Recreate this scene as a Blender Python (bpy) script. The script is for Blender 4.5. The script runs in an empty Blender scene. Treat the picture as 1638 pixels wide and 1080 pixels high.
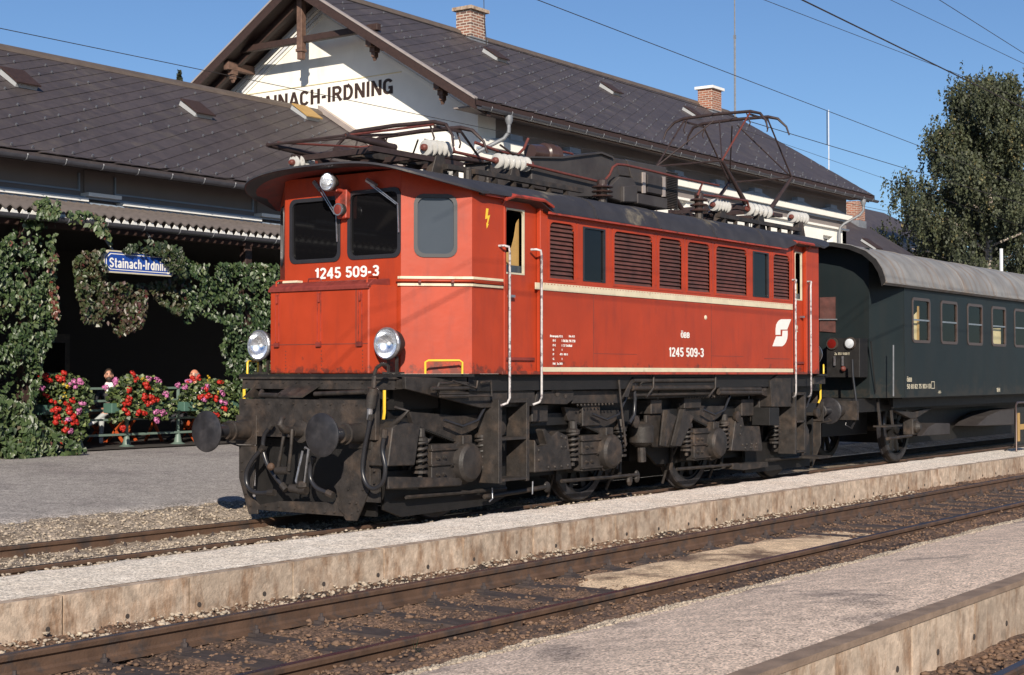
import bpy, bmesh, math, random
import numpy as np
from mathutils import Vector, Matrix
random.seed(7); rng = np.random.default_rng(7)
SC = bpy.context.scene
COL = SC.collection
R = math.radians
# ------------------------------------------------------------------ camera
FPX = 2450.0; W0 = 1638.0; H0 = 1080.0
YAW = math.atan((2560 - 819) / FPX); PIT = math.atan((598 - 540) / FPX)
CAM = Vector((-12.08, -11.95, 1.70))
cC, cS = math.cos(YAW), math.sin(YAW)
vF = Vector((cC * math.cos(PIT), cS * math.cos(PIT), math.sin(PIT)))
vR = Vector((cS, -cC, 0)); vU = vR.cross(vF)
cam = bpy.data.cameras.new('camera'); co = bpy.data.objects.new('camera', cam); COL.objects.link(co)
co.matrix_world = Matrix(((vR.x, vU.x, -vF.x, CAM.x), (vR.y, vU.y, -vF.y, CAM.y), (vR.z, vU.z, -vF.z, CAM.z), (0, 0, 0, 1)))
cam.sensor_width = 36; cam.lens = 36 * FPX / W0; cam.clip_start = .1; cam.clip_end = 3000
SC.camera = co
# ------------------------------------------------------------------ light
SUND = Vector((1, .78, -.58)).normalized()          # travel direction of sunlight
wd = bpy.data.worlds.new('World'); SC.world = wd; wd.use_nodes = True
nt = wd.node_tree; bg = nt.nodes['Background']; sky = nt.nodes.new('ShaderNodeTexSky')
sky.sky_type = 'NISHITA'; sky.sun_disc = False; sky.sun_elevation = math.asin(-SUND.z)
sky.sun_rotation = math.atan2(-SUND.x, -SUND.y)
sky.altitude = 640; sky.air_density = 1.0; sky.dust_density = .3; sky.ozone_density = 2.2
tint = nt.nodes.new('ShaderNodeVectorMath'); tint.operation = 'MULTIPLY'; tint.inputs[1].default_value = (.80, .97, 1.20); nt.links.new(sky.outputs[0], tint.inputs[0]); nt.links.new(tint.outputs[0], bg.inputs[0]); bg.inputs[1].default_value = .068
sl = bpy.data.lights.new('sun', 'SUN'); sl.energy = 5.0; sl.angle = R(.55); sl.color = (1, .90, .76)
so = bpy.data.objects.new('sun', sl); COL.objects.link(so); so.rotation_euler = SUND.to_track_quat('-Z', 'Y').to_euler(); so.location = (-20, -20, 30)
SC.view_settings.view_transform = 'Standard'; SC.view_settings.look = 'None'; SC.view_settings.gamma = 1; SC.view_settings.exposure = 0.30
SC.render.engine = 'CYCLES'; SC.cycles.max_bounces = 6

# ------------------------------------------------------------------ helpers
def at(px, py, X=None, Y=None, Z=None):
    "the point of the plane X=, Y= or Z= met by the line of sight through photo pixel px,py"
    d = vF + vR * ((px - 819) / FPX) + vU * ((540 - py) / FPX)
    i, v = (0, X) if X is not None else (1, Y) if Y is not None else (2, Z)
    return CAM + d * ((v - CAM[i]) / d[i])
WM = {}
SPLIT = {'end_cap', 'gutter_bracket', 'cover_strip', 'roof_seam', 'step_frame', 'spring_cap', 'walkway_post', 'lit_moulding', 'panel_moulding', 'tie_hole', 'stem', 'panel_seam', 'step_hanger'}
TINY = {'sill_rivet', 'toothed_edge', 'sand_box_rivet', 'deck_bolt', 'rivet_row', 'bolt', 'beam_rivet'}
def setp(o, parent):
    if parent is not None:
        o.parent = parent; o.matrix_parent_inverse = WM[parent.name].inverted()
def thing(name, label, cat, loc=(0, 0, 0), group=None):
    o = bpy.data.objects.new(name, None); COL.objects.link(o); o.location = loc; o.empty_display_size = .1
    WM[o.name] = Matrix.Translation(Vector(loc)); tag(o, label, cat, group); return o
def tag(o, label=None, cat=None, group=None, kind=None):
    if label: o['label'] = label
    if cat: o['category'] = cat
    if group: o['group'] = group
    if kind: o['kind'] = kind
    return o
def place(name, me, parent=None, M=None):
    o = bpy.data.objects.new(name, me); COL.objects.link(o)
    M = M or Matrix.Identity(4); WM[o.name] = M
    setp(o, parent); o.matrix_basis = M; return o
def copy_tree(o, parent=None, label=None):
    c = o.copy(); COL.objects.link(c)
    WM[c.name] = WM[o.name]
    c.parent = parent
    if label: c['label'] = label
    for ch in o.children: copy_tree(ch, c)
    return c
class MB:
    def __init__(s, T=None): s.v = []; s.f = []; s.T = T
    def add(s, vs, fs):
        b = len(s.v)
        for p in vs:
            p = Vector(p); s.v.append(s.T @ p if s.T is not None else p)
        s.f += [tuple(b + i for i in f) for f in fs]; return s
    def box(s, x0, x1, y0, y1, z0, z1):
        return s.add([(x, y, z) for x in (x0, x1) for y in (y0, y1) for z in (z0, z1)],
                     [(0, 1, 3, 2), (4, 6, 7, 5), (0, 4, 5, 1), (2, 3, 7, 6), (0, 2, 6, 4), (1, 5, 7, 3)])
    def bar(s, a, b, w, h, up=(0, 0, 1)):
        a = Vector(a); b = Vector(b); d = (b - a).normalized(); up = Vector(up)
        if abs(d.dot(up)) > .98: up = Vector((0, 1, 0))
        r = d.cross(up).normalized() * w / 2; u = r.cross(d).normalized() * h / 2
        return s.add([a - r - u, a + r - u, a + r + u, a - r + u, b - r - u, b + r - u, b + r + u, b - r + u],
                     [(0, 1, 2, 3), (7, 6, 5, 4), (0, 4, 5, 1), (1, 5, 6, 2), (2, 6, 7, 3), (3, 7, 4, 0)])
    def tube(s, pts, r, n=8, cap=True):
        pts = [Vector(p) for p in pts]; rs = r if isinstance(r, (list, tuple)) else [r] * len(pts)
        rings = []; up = None
        for i, p in enumerate(pts):
            d = (pts[min(i + 1, len(pts) - 1)] - pts[max(i - 1, 0)]).normalized()
            if up is None: up = Vector((0, 0, 1)) if abs(d.z) < .9 else Vector((1, 0, 0))
            a = d.cross(up); 
            if a.length < 1e-5: a = d.cross(Vector((1, 0, .3)))
            a.normalize(); b = a.cross(d).normalized(); up = b
            rings.append([p + (a * math.cos(t) + b * math.sin(t)) * rs[i] for t in [2 * math.pi * k / n for k in range(n)]])
        vs = [q for g in rings for q in g]; fs = []
        for i in range(len(rings) - 1):
            for k in range(n):
                fs.append((i * n + k, i * n + (k + 1) % n, (i + 1) * n + (k + 1) % n, (i + 1) * n + k))
        if cap: fs += [tuple(range(n))[::-1], tuple((len(rings) - 1) * n + k for k in range(n))]
        return s.add(vs, fs)
    def lathe(s, o, ax, prof, n=20, cap=True):
        "prof: list of (distance along ax, radius)"
        o = Vector(o); ax = Vector(ax).normalized()
        a = ax.cross(Vector((0, 0, 1)) if abs(ax.z) < .9 else Vector((1, 0, 0))).normalized(); b = ax.cross(a)
        vs = []; fs = []
        for t, r in prof:
            for k in range(n):
                w = 2 * math.pi * k / n; vs.append(o + ax * t + (a * math.cos(w) + b * math.sin(w)) * r)
        for i in range(len(prof) - 1):
            for k in range(n): fs.append((i * n + k, i * n + (k + 1) % n, (i + 1) * n + (k + 1) % n, (i + 1) * n + k))
        if cap: fs += [tuple(range(n))[::-1], tuple((len(prof) - 1) * n + k for k in range(n))]
        return s.add(vs, fs)
    def prism(s, poly, d):
        "planar polygon of 3D points swept by vector d"
        poly = [Vector(p) for p in poly]; d = Vector(d); n = len(poly)
        return s.add(poly + [p + d for p in poly], [tuple(range(n)), tuple(range(2 * n - 1, n - 1, -1))] + [(i, (i + 1) % n, n + (i + 1) % n, n + i) for i in range(n)])
    def ring(s, outer, inner, d):
        "closed loops of equal length swept by d, giving a frame"
        outer = [Vector(p) for p in outer]; inner = [Vector(p) for p in inner]; d = Vector(d); n = len(outer)
        vs = outer + inner + [p + d for p in outer] + [p + d for p in inner]; fs = []
        for i in range(n):
            j = (i + 1) % n
            fs += [(i, j, n + j, n + i), (2 * n + i, 3 * n + i, 3 * n + j, 2 * n + j), (i, 2 * n + i, 2 * n + j, j), (n + i, n + j, 3 * n + j, 3 * n + i)]
        return s.add(vs, fs)
    def loft(s, secs, closed=True, cap=True):
        n = len(secs[0]); vs = [p for c in secs for p in c]; fs = []
        for i in range(len(secs) - 1):
            for k in range(n if closed else n - 1):
                fs.append((i * n + k, i * n + (k + 1) % n, (i + 1) * n + (k + 1) % n, (i + 1) * n + k))
        if cap: fs += [tuple(range(n))[::-1], tuple((len(secs) - 1) * n + k for k in range(n))]
        return s.add(vs, fs)
    def ball(s, c, rx, ry=None, rz=None, n=10, m=7):
        ry = ry or rx; rz = rz or rx; c = Vector(c)
        vs = [c + Vector((0, 0, -rz))]; fs = []
        for i in range(1, m):
            t = math.pi * i / m - math.pi / 2
            for k in range(n):
                w = 2 * math.pi * k / n; vs.append(c + Vector((rx * math.cos(t) * math.cos(w), ry * math.cos(t) * math.sin(w), rz * math.sin(t))))
        vs.append(c + Vector((0, 0, rz))); L = len(vs) - 1
        for k in range(n): fs.append((0, 1 + (k + 1) % n, 1 + k)); fs.append((L, L - n + k, L - n + (k + 1) % n))
        for i in range(m - 2):
            for k in range(n): fs.append((1 + i * n + k, 1 + i * n + (k + 1) % n, 1 + (i + 1) * n + (k + 1) % n, 1 + (i + 1) * n + k))
        return s.add(vs, fs)
    def mesh(s, name, mat, smooth=0, bevel=0):
        me = bpy.data.meshes.new(name); me.from_pydata([tuple(p) for p in s.v], [], s.f)
        if len(s.f) < 30000:
            bm = bmesh.new(); bm.from_mesh(me)
            bmesh.ops.recalc_face_normals(bm, faces=bm.faces)
            if bevel:
                es = [e for e in bm.edges if len(e.link_faces) == 2 and e.calc_face_angle(0) > .5]
                bmesh.ops.bevel(bm, geom=es, offset=bevel, segments=1, affect='EDGES', clamp_overlap=True)
            if smooth:
                for f in bm.faces: f.smooth = True
                for e in bm.edges:
                    if len(e.link_faces) == 2 and e.calc_face_angle(0) > smooth: e.smooth = False
            bm.to_mesh(me); bm.free()
        me.materials.append(mat); return me
    def pieces(s):
        n = len(s.v); p = list(range(n))
        def f(a):
            while p[a] != a: p[a] = p[p[a]]; a = p[a]
            return a
        for fc in s.f:
            for q in fc[1:]: p[f(q)] = f(fc[0])
        g = {}
        for i in range(n): g.setdefault(f(i), []).append(i)
        gs = list(g.values()); bb = [([min(s.v[i][k] for i in q) - .012 for k in range(3)], [max(s.v[i][k] for i in q) + .012 for k in range(3)]) for q in gs]
        m = len(gs); r = list(range(m))
        def h(a):
            while r[a] != a: a = r[a]
            return a
        for i in range(m):
            for j in range(i):
                if all(bb[i][0][k] <= bb[j][1][k] and bb[j][0][k] <= bb[i][1][k] for k in range(3)): r[h(i)] = h(j)
        out = {}
        for i in range(m): out.setdefault(h(i), []).extend(gs[i])
        res = []
        for idx in out.values():
            mp = {v: k for k, v in enumerate(idx)}; q = MB(); q.v = [s.v[i] for i in idx]; q.f = [tuple(mp[i] for i in fc) for fc in s.f if fc[0] in mp]; res.append(q)
        return res
    def build(s, name, mat, parent=None, smooth=0, bevel=0):
        if name in SPLIT:
            first = None
            for q in s.pieces():
                o = place(name, q.mesh(name, mat, smooth, bevel), parent); first = first or o
            return first
        o = place(name, s.mesh(name, mat, smooth, bevel), parent)
        if name in TINY: o['kind'] = 'stuff'
        return o
def arcpts(x0, x1, y0, y1, r, k=4, corners=(1, 1, 1, 1)):
    "rounded rectangle (u,v) counter-clockwise from lower left; square corners keep the same point count"
    out = []
    for (cx, cy, a0), on in zip(((x0, y0, 180), (x1, y0, 270), (x1, y1, 0), (x0, y1, 90)), corners):
        sx = 1 if cx == x0 else -1; sy = 1 if cy == y0 else -1; rr = r if on else 1e-4
        for i in range(k + 1):
            t = R(a0 + 90 * i / k); out.append((cx + sx * rr + rr * math.cos(t), cy + sy * rr + rr * math.sin(t)))
    return out
def sqpts(x0, x1, y0, y1, k=4):
    return arcpts(x0, x1, y0, y1, 1e-4, k)
def frameM(o, u, v):
    "matrix mapping (a,b,c) to o + a*u + b*v + c*(u x v)"
    u = Vector(u).normalized(); v = Vector(v).normalized(); w = u.cross(v)
    return Matrix(((u.x, v.x, w.x, o[0]), (u.y, v.y, w.y, o[1]), (u.z, v.z, w.z, o[2]), (0, 0, 0, 1)))
def holed(mb, u0, u1, v0, v1, holes, th):
    "panel in local uv with rectangular holes, thickness th towards -w"
    us = sorted({u0, u1} | {h[i] for h in holes for i in (0, 1)}); vs = sorted({v0, v1} | {h[i] for h in holes for i in (2, 3)})
    us = [a for a in us if u0 <= a <= u1]; vs = [a for a in vs if v0 <= a <= v1]
    nu, nv = len(us), len(vs)
    solid = [[not any(h[0] - 1e-6 <= (us[i] + us[i + 1]) / 2 <= h[1] + 1e-6 and h[2] <= (vs[j] + vs[j + 1]) / 2 <= h[3] for h in holes) for j in range(nv - 1)] for i in range(nu - 1)]
    V = [(u, v, 0) for u in us for v in vs] + [(u, v, -th) for u in us for v in vs]; N = nu * nv; F = []
    S = lambda i, j: 0 <= i < nu - 1 and 0 <= j < nv - 1 and solid[i][j]
    for i in range(nu - 1):
        for j in range(nv - 1):
            if not solid[i][j]: continue
            a, b, c, d = i * nv + j, (i + 1) * nv + j, (i + 1) * nv + j + 1, i * nv + j + 1
            F += [(a, b, c, d), (d + N, c + N, b + N, a + N)]
            for (p, q, ii, jj) in ((a, b, i, j - 1), (b, c, i + 1, j), (c, d, i, j + 1), (d, a, i - 1, j)):
                if not S(ii, jj): F.append((p, p + N, q + N, q))
    return mb.add(V, F)
def _arc(cx, cy, rx, ry, a0, a1, n=9):
    return [(cx + rx * math.cos(R(a0 + (a1 - a0) * i / n)), cy + ry * math.sin(R(a0 + (a1 - a0) * i / n))) for i in range(n + 1)]
def _glyphs():
    "grotesque capitals, numerals and lower case as centre lines; cap height 1, stroke width .17"
    G = {}; b, t, l, r = .085, .915, .085, .515; m = (l + r) / 2; w = (r - l) / 2
    G['1'] = (.36, [[(.25, .0), (.25, 1)], [(.25, .86), (.03, .74)]])
    G['2'] = (.60, [_arc(m, .70, w, .215, 165, -25, 9) + [(.11, .085)], [(.03, b), (.57, b)]])
    G['3'] = (.60, [_arc(m, .72, w - .01, .195, 160, -75, 9)[:-1] + [(m + .02, .53)], [(m - .06, .53), (m + .02, .53)] + _arc(m, .30, w, .215, 75, -165, 10)[1:]])
    G['4'] = (.62, [[(.43, .0), (.43, 1)], [(.43, .93), (.06, .31)], [(.0, .29), (.60, .29)]])
    G['5'] = (.60, [[(.54, t), (.16, t)], [(.16, .98), (.13, .50)], [(.13, .52)] + _arc(m, .33, w, .245, 125, -160, 10)])
    G['6'] = (.60, [_arc(m, .31, w, .225, 0, 360, 14), [(l, .31), (l, .66)] + _arc(m, .69, w, .225, 180, 20, 8)])
    G['7'] = (.56, [[(.02, t), (.52, t), (.2, 0)]])
    G['8'] = (.60, [_arc(m, .29, w, .205, 0, 360, 14), _arc(m, .71, w - .02, .205, 0, 360, 14)])
    G['9'] = (.60, [_arc(m, .69, w, .225, 0, 360, 14), [(r, .69), (r, .34)] + _arc(m, .31, w, .225, 0, -160, 8)])
    G['0'] = (.60, [_arc(m, .66, w, .255, 0, 180, 9) + _arc(m, .34, w, .255, 180, 360, 9) + [(r, .66)]])
    G['O'] = G['0']; G['-'] = (.32, [[(.02, .40), (.30, .40)]]); G[' '] = (.26, []); G['.'] = (.2, [[(.1, 0), (.1, .16)]]); G['x'] = (.5, [[(.02, 0), (.46, .6)], [(.02, .6), (.46, 0)]])
    G['S'] = (.62, [_arc(m, .70, w, .215, 15, 200, 8) + [(m, .50)] + _arc(m, .30, w, .215, 20, -165, 9)])
    G['T'] = (.58, [[(.0, t), (.58, t)], [(.29, 0), (.29, t)]]); G['A'] = (.66, [[(.05, 0), (.33, 1)], [(.61, 0), (.33, 1)], [(.14, .27), (.52, .27)]])
    G['I'] = (.22, [[(.11, 0), (.11, 1)]]); G['N'] = (.66, [[(.10, 0), (.10, 1)], [(.56, 0), (.56, 1)], [(.12, .94), (.54, .06)]])
    G['C'] = (.62, [_arc(m, .68, w, .235, 20, 180, 8) + _arc(m, .32, w, .235, 180, 340, 8)])
    G['G'] = (.64, [_arc(m, .68, w, .235, 20, 180, 8) + _arc(m, .32, w, .235, 180, 350, 8) + [(r, .36)], [(r + .0, .0), (r, .44)], [(.33, .42), (.60, .42)]])
    G['H'] = (.64, [[(.10, 0), (.10, 1)], [(.54, 0), (.54, 1)], [(.1, .51), (.54, .51)]])
    G['R'] = (.64, [[(.10, 0), (.10, 1)], [(.1, t), (.34, t)] + _arc(.34, .70, .19, .215, 90, -90, 7) + [(.1, .485)], [(.32, .47), (.57, 0)]])
    G['P'] = (.60, [[(.10, 0), (.10, 1)], [(.1, t), (.34, t)] + _arc(.34, .69, .18, .225, 90, -90, 7) + [(.1, .465)]])
    G['D'] = (.64, [[(.10, 0), (.10, 1)], [(.1, t), (.28, t)] + _arc(.28, .5, .26, .415, 90, -90, 9) + [(.1, b)]])
    G['B'] = (.62, [[(.10, 0), (.10, 1)], [(.1, t), (.32, t)] + _arc(.32, .715, .18, .2, 90, -90, 6) + [(.1, .515)], [(.32, .515)] + _arc(.32, .30, .20, .215, 90, -90, 6) + [(.1, b)]])
    G['\u00d6'] = (.60, G['0'][1] + [[(.17, 1.13), (.17, 1.28)], [(.43, 1.13), (.43, 1.28)]])
    G['E'] = (.54, [[(.10, 0), (.10, 1)], [(.1, t), (.5, t)], [(.1, .5), (.46, .5)], [(.1, b), (.5, b)]]); G['U'] = (.62, [[(l, 1), (l, .3)] + _arc(m, .3, w, .215, 180, 360, 9) + [(r, 1)]])
    X = .655
    G['V'] = (.64, [[(.04, 1), (.32, 0), (.60, 1)]])
    G['t'] = (.34, [[(.15, .95), (.15, .14), (.20, .075), (.32, .075)], [(.0, X), (.32, X)]]); G['i'] = (.22, [[(.11, 0), (.11, .74)], [(.11, .85), (.11, 1)]]); G['l'] = (.22, [[(.11, 0), (.11, 1)]])
    G['a'] = (.54, [[(.07, .56)] + _arc(.26, .47, .17, .19, 130, 0, 6) + [(.43, 0)], _arc(.235, .20, .16, .13, 60, 320, 9), [(.26, .36), (.43, .36)]])
    G['n'] = (.55, [[(.10, 0), (.10, .73)], [(.10, .45)] + _arc(.27, .46, .17, .2, 170, 0, 8) + [(.44, 0)]]); G['h'] = (.55, [[(.10, 0), (.10, 1)], [(.10, .45)] + _arc(.27, .46, .17, .2, 170, 0, 8) + [(.44, 0)]])
    G['c'] = (.50, [_arc(.27, .365, .19, .29, 40, 320, 12)]); G['e'] = (.54, [[(.08, .37), (.45, .37)] + _arc(.27, .365, .19, .29, 0, 310, 12)]); G['o'] = (.54, [_arc(.27, .365, .19, .29, 0, 360, 14)])
    G['r'] = (.38, [[(.10, 0), (.10, .73)], [(.10, .45)] + _arc(.29, .46, .17, .2, 170, 90, 5)]); G['d'] = (.56, [[(.46, 0), (.46, 1)], _arc(.27, .365, .19, .29, 0, 360, 14)])
    G['g'] = (.56, [[(.46, .73), (.46, -.02)] + _arc(.27, -.03, .19, .19, 0, -150, 7), _arc(.27, .365, .19, .29, 0, 360, 14)]); G['m'] = (.82, [[(.10, 0), (.10, .73)], [(.10, .45)] + _arc(.26, .46, .15, .2, 170, 0, 7) + [(.41, 0)], [(.41, .45)] + _arc(.56, .46, .15, .2, 170, 0, 7) + [(.71, 0)]])
    G['s'] = (.48, [_arc(.23, .51, .15, .145, 30, 220, 6) + _arc(.24, .21, .16, .135, 60, -150, 6)]); G['u'] = (.55, [[(.1, .73), (.1, .26)] + _arc(.27, .26, .17, .19, 180, 360, 8), [(.44, .73), (.44, 0)]]); G['w'] = (.7, [[(.04, .73), (.2, .02), (.35, .7), (.5, .02), (.66, .73)]]); G['z'] = (.48, [[(.03, .65), (.42, .65), (.05, .08), (.45, .08)]])
    return G
GLY = _glyphs()
def text(s, o, u, v, width, height, mat, parent, name='lettering', depth=.004, bold=.0, vadj=1):
    "lettering whose cap height is `height` and total width `width`, lower left at o"
    sw = .15 + bold * .9; adv = .085; tot = sum(GLY[c][0] for c in s) + adv * (len(s) - 1); k = width / tot
    u = Vector(u).normalized(); v = Vector(v).normalized(); w = u.cross(v); o = Vector(o)
    mb = MB(); x = 0; lay = 0
    for c in s:
        gw, strokes = GLY[c]
        for st in strokes:
            lay += 1; off = depth * (.9 + .1 * (lay % 3)) ; n = len(st); L = []; Rr = []
            for i, p in enumerate(st):
                def nrm(a, b):
                    dx, dy = b[0] - a[0], b[1] - a[1]; q = math.hypot(dx, dy) or 1; return (-dy / q, dx / q)
                closed = n > 8 and math.hypot(st[0][0] - st[-1][0], st[0][1] - st[-1][1]) < 1e-3
                n1 = nrm(st[i - 1], p) if i > 0 else (nrm(st[-2], st[-1]) if closed else nrm(p, st[1])); n2 = nrm(p, st[i + 1]) if i < n - 1 else (nrm(st[0], st[1]) if closed else n1)
                mx, my = n1[0] + n2[0], n1[1] + n2[1]; q = math.hypot(mx, my) or 1; mx /= q; my /= q
                cs = max(.5, mx * n1[0] + my * n1[1]); h = sw / 2 / cs
                L.append((p[0] + mx * h, p[1] + my * h)); Rr.append((p[0] - mx * h, p[1] - my * h))
            T3 = lambda p, e: o + u * ((x + p[0]) * k) + v * (p[1] * height) + w * e
            vs = [T3(p, off) for p in L] + [T3(p, off) for p in Rr] + [T3(p, 0) for p in L] + [T3(p, 0) for p in Rr]
            fs = []
            for i in range(n - 1): fs += [(n + i, n + i + 1, i + 1, i), (i, i + 1, 2 * n + i + 1, 2 * n + i), (n + i, 3 * n + i, 3 * n + i + 1, n + i + 1)]
            mb.add(vs, fs)
        x += gw + adv
    me = bpy.data.meshes.new(name); me.from_pydata([tuple(p) for p in mb.v], [], mb.f); me.materials.append(mat)
    return place(name, me, parent)

# ------------------------------------------------------------------ materials
def mat(name, col, rough=.6, metal=0., var=.15, scale=6., bump=.0, bscale=40., col2=None, thr=(.45, .6), s2=2., spec=.5, stretch=None, emit=None, alpha=1, rnd=0, detail=6, streak=None, coat=0, grain=None, gv=(.55, 1.5)):
    m = bpy.data.materials.new(name); m.use_nodes = True; n = m.node_tree.nodes; l = m.node_tree.links
    b = n['Principled BSDF']; b.inputs['Roughness'].default_value = rough; b.inputs['Metallic'].default_value = metal
    b.inputs['Specular IOR Level'].default_value = spec; b.inputs['Coat Weight'].default_value = coat
    tc = n.new('ShaderNodeTexCoord'); g = n.new('ShaderNodeNewGeometry')
    mp = n.new('ShaderNodeMapping'); l.new(g.outputs['Position'], mp.inputs[0])
    if stretch: mp.inputs['Scale'].default_value = stretch
    nz = n.new('ShaderNodeTexNoise'); nz.inputs['Scale'].default_value = scale; nz.inputs['Detail'].default_value = detail
    l.new(mp.outputs[0], nz.inputs['Vector'])
    mr = n.new('ShaderNodeMapRange'); mr.inputs[1].default_value = .25; mr.inputs[2].default_value = .75
    mr.inputs[3].default_value = 1 - var; mr.inputs[4].default_value = 1 + var; l.new(nz.outputs[0], mr.inputs[0])
    c = n.new('ShaderNodeRGB'); c.outputs[0].default_value = (*col, 1); out = c.outputs[0]
    if col2:
        n2 = n.new('ShaderNodeTexNoise'); n2.inputs['Scale'].default_value = s2; n2.inputs['Detail'].default_value = 8; n2.inputs['Roughness'].default_value = .65
        if streak:
            m2 = n.new('ShaderNodeMapping'); m2.inputs['Scale'].default_value = streak; l.new(g.outputs['Position'], m2.inputs[0]); l.new(m2.outputs[0], n2.inputs['Vector'])
        else: l.new(mp.outputs[0], n2.inputs['Vector'])
        r2 = n.new('ShaderNodeMapRange'); r2.inputs[1].default_value = thr[0]; r2.inputs[2].default_value = thr[1]; l.new(n2.outputs[0], r2.inputs[0])
        mx = n.new('ShaderNodeMix'); mx.data_type = 'RGBA'; l.new(r2.outputs[0], mx.inputs[0]); l.new(out, mx.inputs[6]); mx.inputs[7].default_value = (*col2, 1); out = mx.outputs[2]
    vm = n.new('ShaderNodeVectorMath'); vm.operation = 'SCALE'; l.new(out, vm.inputs[0]); l.new(mr.outputs[0], vm.inputs['Scale']); out = vm.outputs[0]
    if grain:
        vo = n.new('ShaderNodeTexVoronoi'); vo.inputs['Scale'].default_value = grain; l.new(g.outputs['Position'], vo.inputs['Vector'])
        sp = n.new('ShaderNodeSeparateColor'); l.new(vo.outputs['Color'], sp.inputs[0]); r4 = n.new('ShaderNodeMapRange'); r4.inputs[3].default_value = gv[0]; r4.inputs[4].default_value = gv[1]; l.new(sp.outputs[0], r4.inputs[0])
        v4 = n.new('ShaderNodeVectorMath'); v4.operation = 'SCALE'; l.new(out, v4.inputs[0]); l.new(r4.outputs[0], v4.inputs['Scale']); out = v4.outputs[0]
    if rnd:
        oi = n.new('ShaderNodeObjectInfo'); r3 = n.new('ShaderNodeMapRange'); r3.inputs[3].default_value = 1 - rnd; r3.inputs[4].default_value = 1 + rnd; l.new(oi.outputs['Random'], r3.inputs[0])
        v3 = n.new('ShaderNodeVectorMath'); v3.operation = 'SCALE'; l.new(out, v3.inputs[0]); l.new(r3.outputs[0], v3.inputs['Scale']); out = v3.outputs[0]
    l.new(out, b.inputs['Base Color'])
    rr = n.new('ShaderNodeMapRange'); rr.inputs[3].default_value = max(0, rough - .08); rr.inputs[4].default_value = min(1, rough + .08); l.new(nz.outputs[0], rr.inputs[0]); l.new(rr.outputs[0], b.inputs['Roughness'])
    if bump:
        nb = n.new('ShaderNodeTexNoise'); nb.inputs['Scale'].default_value = bscale; nb.inputs['Detail'].default_value = 5; l.new(mp.outputs[0], nb.inputs['Vector'])
        bp = n.new('ShaderNodeBump'); bp.inputs['Strength'].default_value = bump; bp.inputs['Distance'].default_value = .01; l.new(nb.outputs[0], bp.inputs['Height']); l.new(bp.outputs[0], b.inputs['Normal'])
    if emit: b.inputs['Emission Color'].default_value = (*emit, 1); b.inputs['Emission Strength'].default_value = 1
    return m
def glassmat(name, tint, rough=.03, transmit=.0):
    m = mat(name, tint, rough, 0, .05, 3, spec=.28); m.node_tree.nodes['Principled BSDF'].inputs['Roughness'].default_value = rough
    for l in list(m.node_tree.links):
        if l.to_socket.name == 'Roughness': m.node_tree.links.remove(l)
    return m
def leafmat(name, cols, rough=.4, trans=.0):
    m = bpy.data.materials.new(name); m.use_nodes = True; n = m.node_tree.nodes; l = m.node_tree.links; b = n['Principled BSDF']
    a = n.new('ShaderNodeAttribute'); a.attribute_name = 'tone'
    cr = n.new('ShaderNodeValToRGB'); cr.color_ramp.interpolation = 'LINEAR'
    e = cr.color_ramp.elements
    e[0].position = cols[0][0]; e[0].color = (*cols[0][1], 1); e[1].position = cols[-1][0]; e[1].color = (*cols[-1][1], 1)
    for p, c in cols[1:-1]: q = e.new(p); q.color = (*c, 1)
    l.new(a.outputs['Fac'], cr.inputs[0]); l.new(cr.outputs[0], b.inputs['Base Color']); b.inputs['Roughness'].default_value = rough
    return m
M = {}
M['red'] = mat('red_loco_paint', (.375, .043, .014), .45, var=.12, scale=2.2, bump=.32, bscale=5, col2=(.30, .038, .017), thr=(.5, .72), s2=2.2, streak=(3, 3, .6), spec=.35)
M['red2'] = mat('red_loco_paint_dirty', (.36, .048, .028), .5, var=.2, scale=9, bump=.1, bscale=20, col2=(.10, .03, .022), thr=(.5, .68), s2=6)
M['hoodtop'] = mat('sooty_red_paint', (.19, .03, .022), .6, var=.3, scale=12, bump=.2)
M['darkred'] = mat('brown_red_louvre_paint', (.125, .048, .040), .55, var=.25, scale=8, col2=(.06, .035, .032), thr=(.4, .75), s2=3)
M['under'] = mat('underframe_grime', (.027, .0225, .0205), .6, var=.5, scale=9, bump=.35, bscale=45, col2=(.072, .050, .037), thr=(.50, .74), s2=3.5)
M['underd'] = mat('underframe_black', (.010, .009, .009), .6, var=.3, scale=9, bump=.3, bscale=45)
M['buffer'] = mat('buffer_steel_greased', (.030, .029, .033), .38, .2, var=.35, scale=7, col2=(.06, .056, .06), thr=(.5, .7), s2=5)
M['hose'] = mat('black_rubber_hose', (.022, .022, .026), .3, var=.2)
M['steel'] = mat('worn_bright_steel', (.42, .42, .45), .32, .8, var=.25, scale=20)
M['roof'] = mat('loco_roof_tar_grey', (.034, .032, .037), .62, var=.25, scale=4, bump=.25, bscale=25, col2=(.20, .17, .12), thr=(.60, .70), s2=.9, stretch=None)
M['roofbox'] = mat('roof_case_grey_paint', (.048, .042, .041), .6, var=.18, scale=5, bump=.1, col2=(.036, .03, .03), thr=(.45, .6), s2=2)
M['panto'] = mat('pantograph_rust_paint', (.035, .021, .020), .6, var=.3, scale=14)
M['pantor'] = mat('busbar_rust_red', (.13, .035, .026), .5, var=.25, scale=14)
M['porc'] = mat('white_porcelain', (.46, .455, .44), .18, var=.12, scale=14, col2=(.30, .27, .25), thr=(.58, .7), s2=9, spec=.7)
M['porcb'] = mat('brown_porcelain', (.055, .032, .028), .25, var=.2)
M['cream'] = mat('cream_stripe_paint', (.66, .58, .42), .5, var=.1, scale=6, col2=(.30, .23, .16), thr=(.6, .75), s2=4)
M['white'] = mat('white_lettering_paint', (.80, .79, .76), .5, var=.04)
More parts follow.
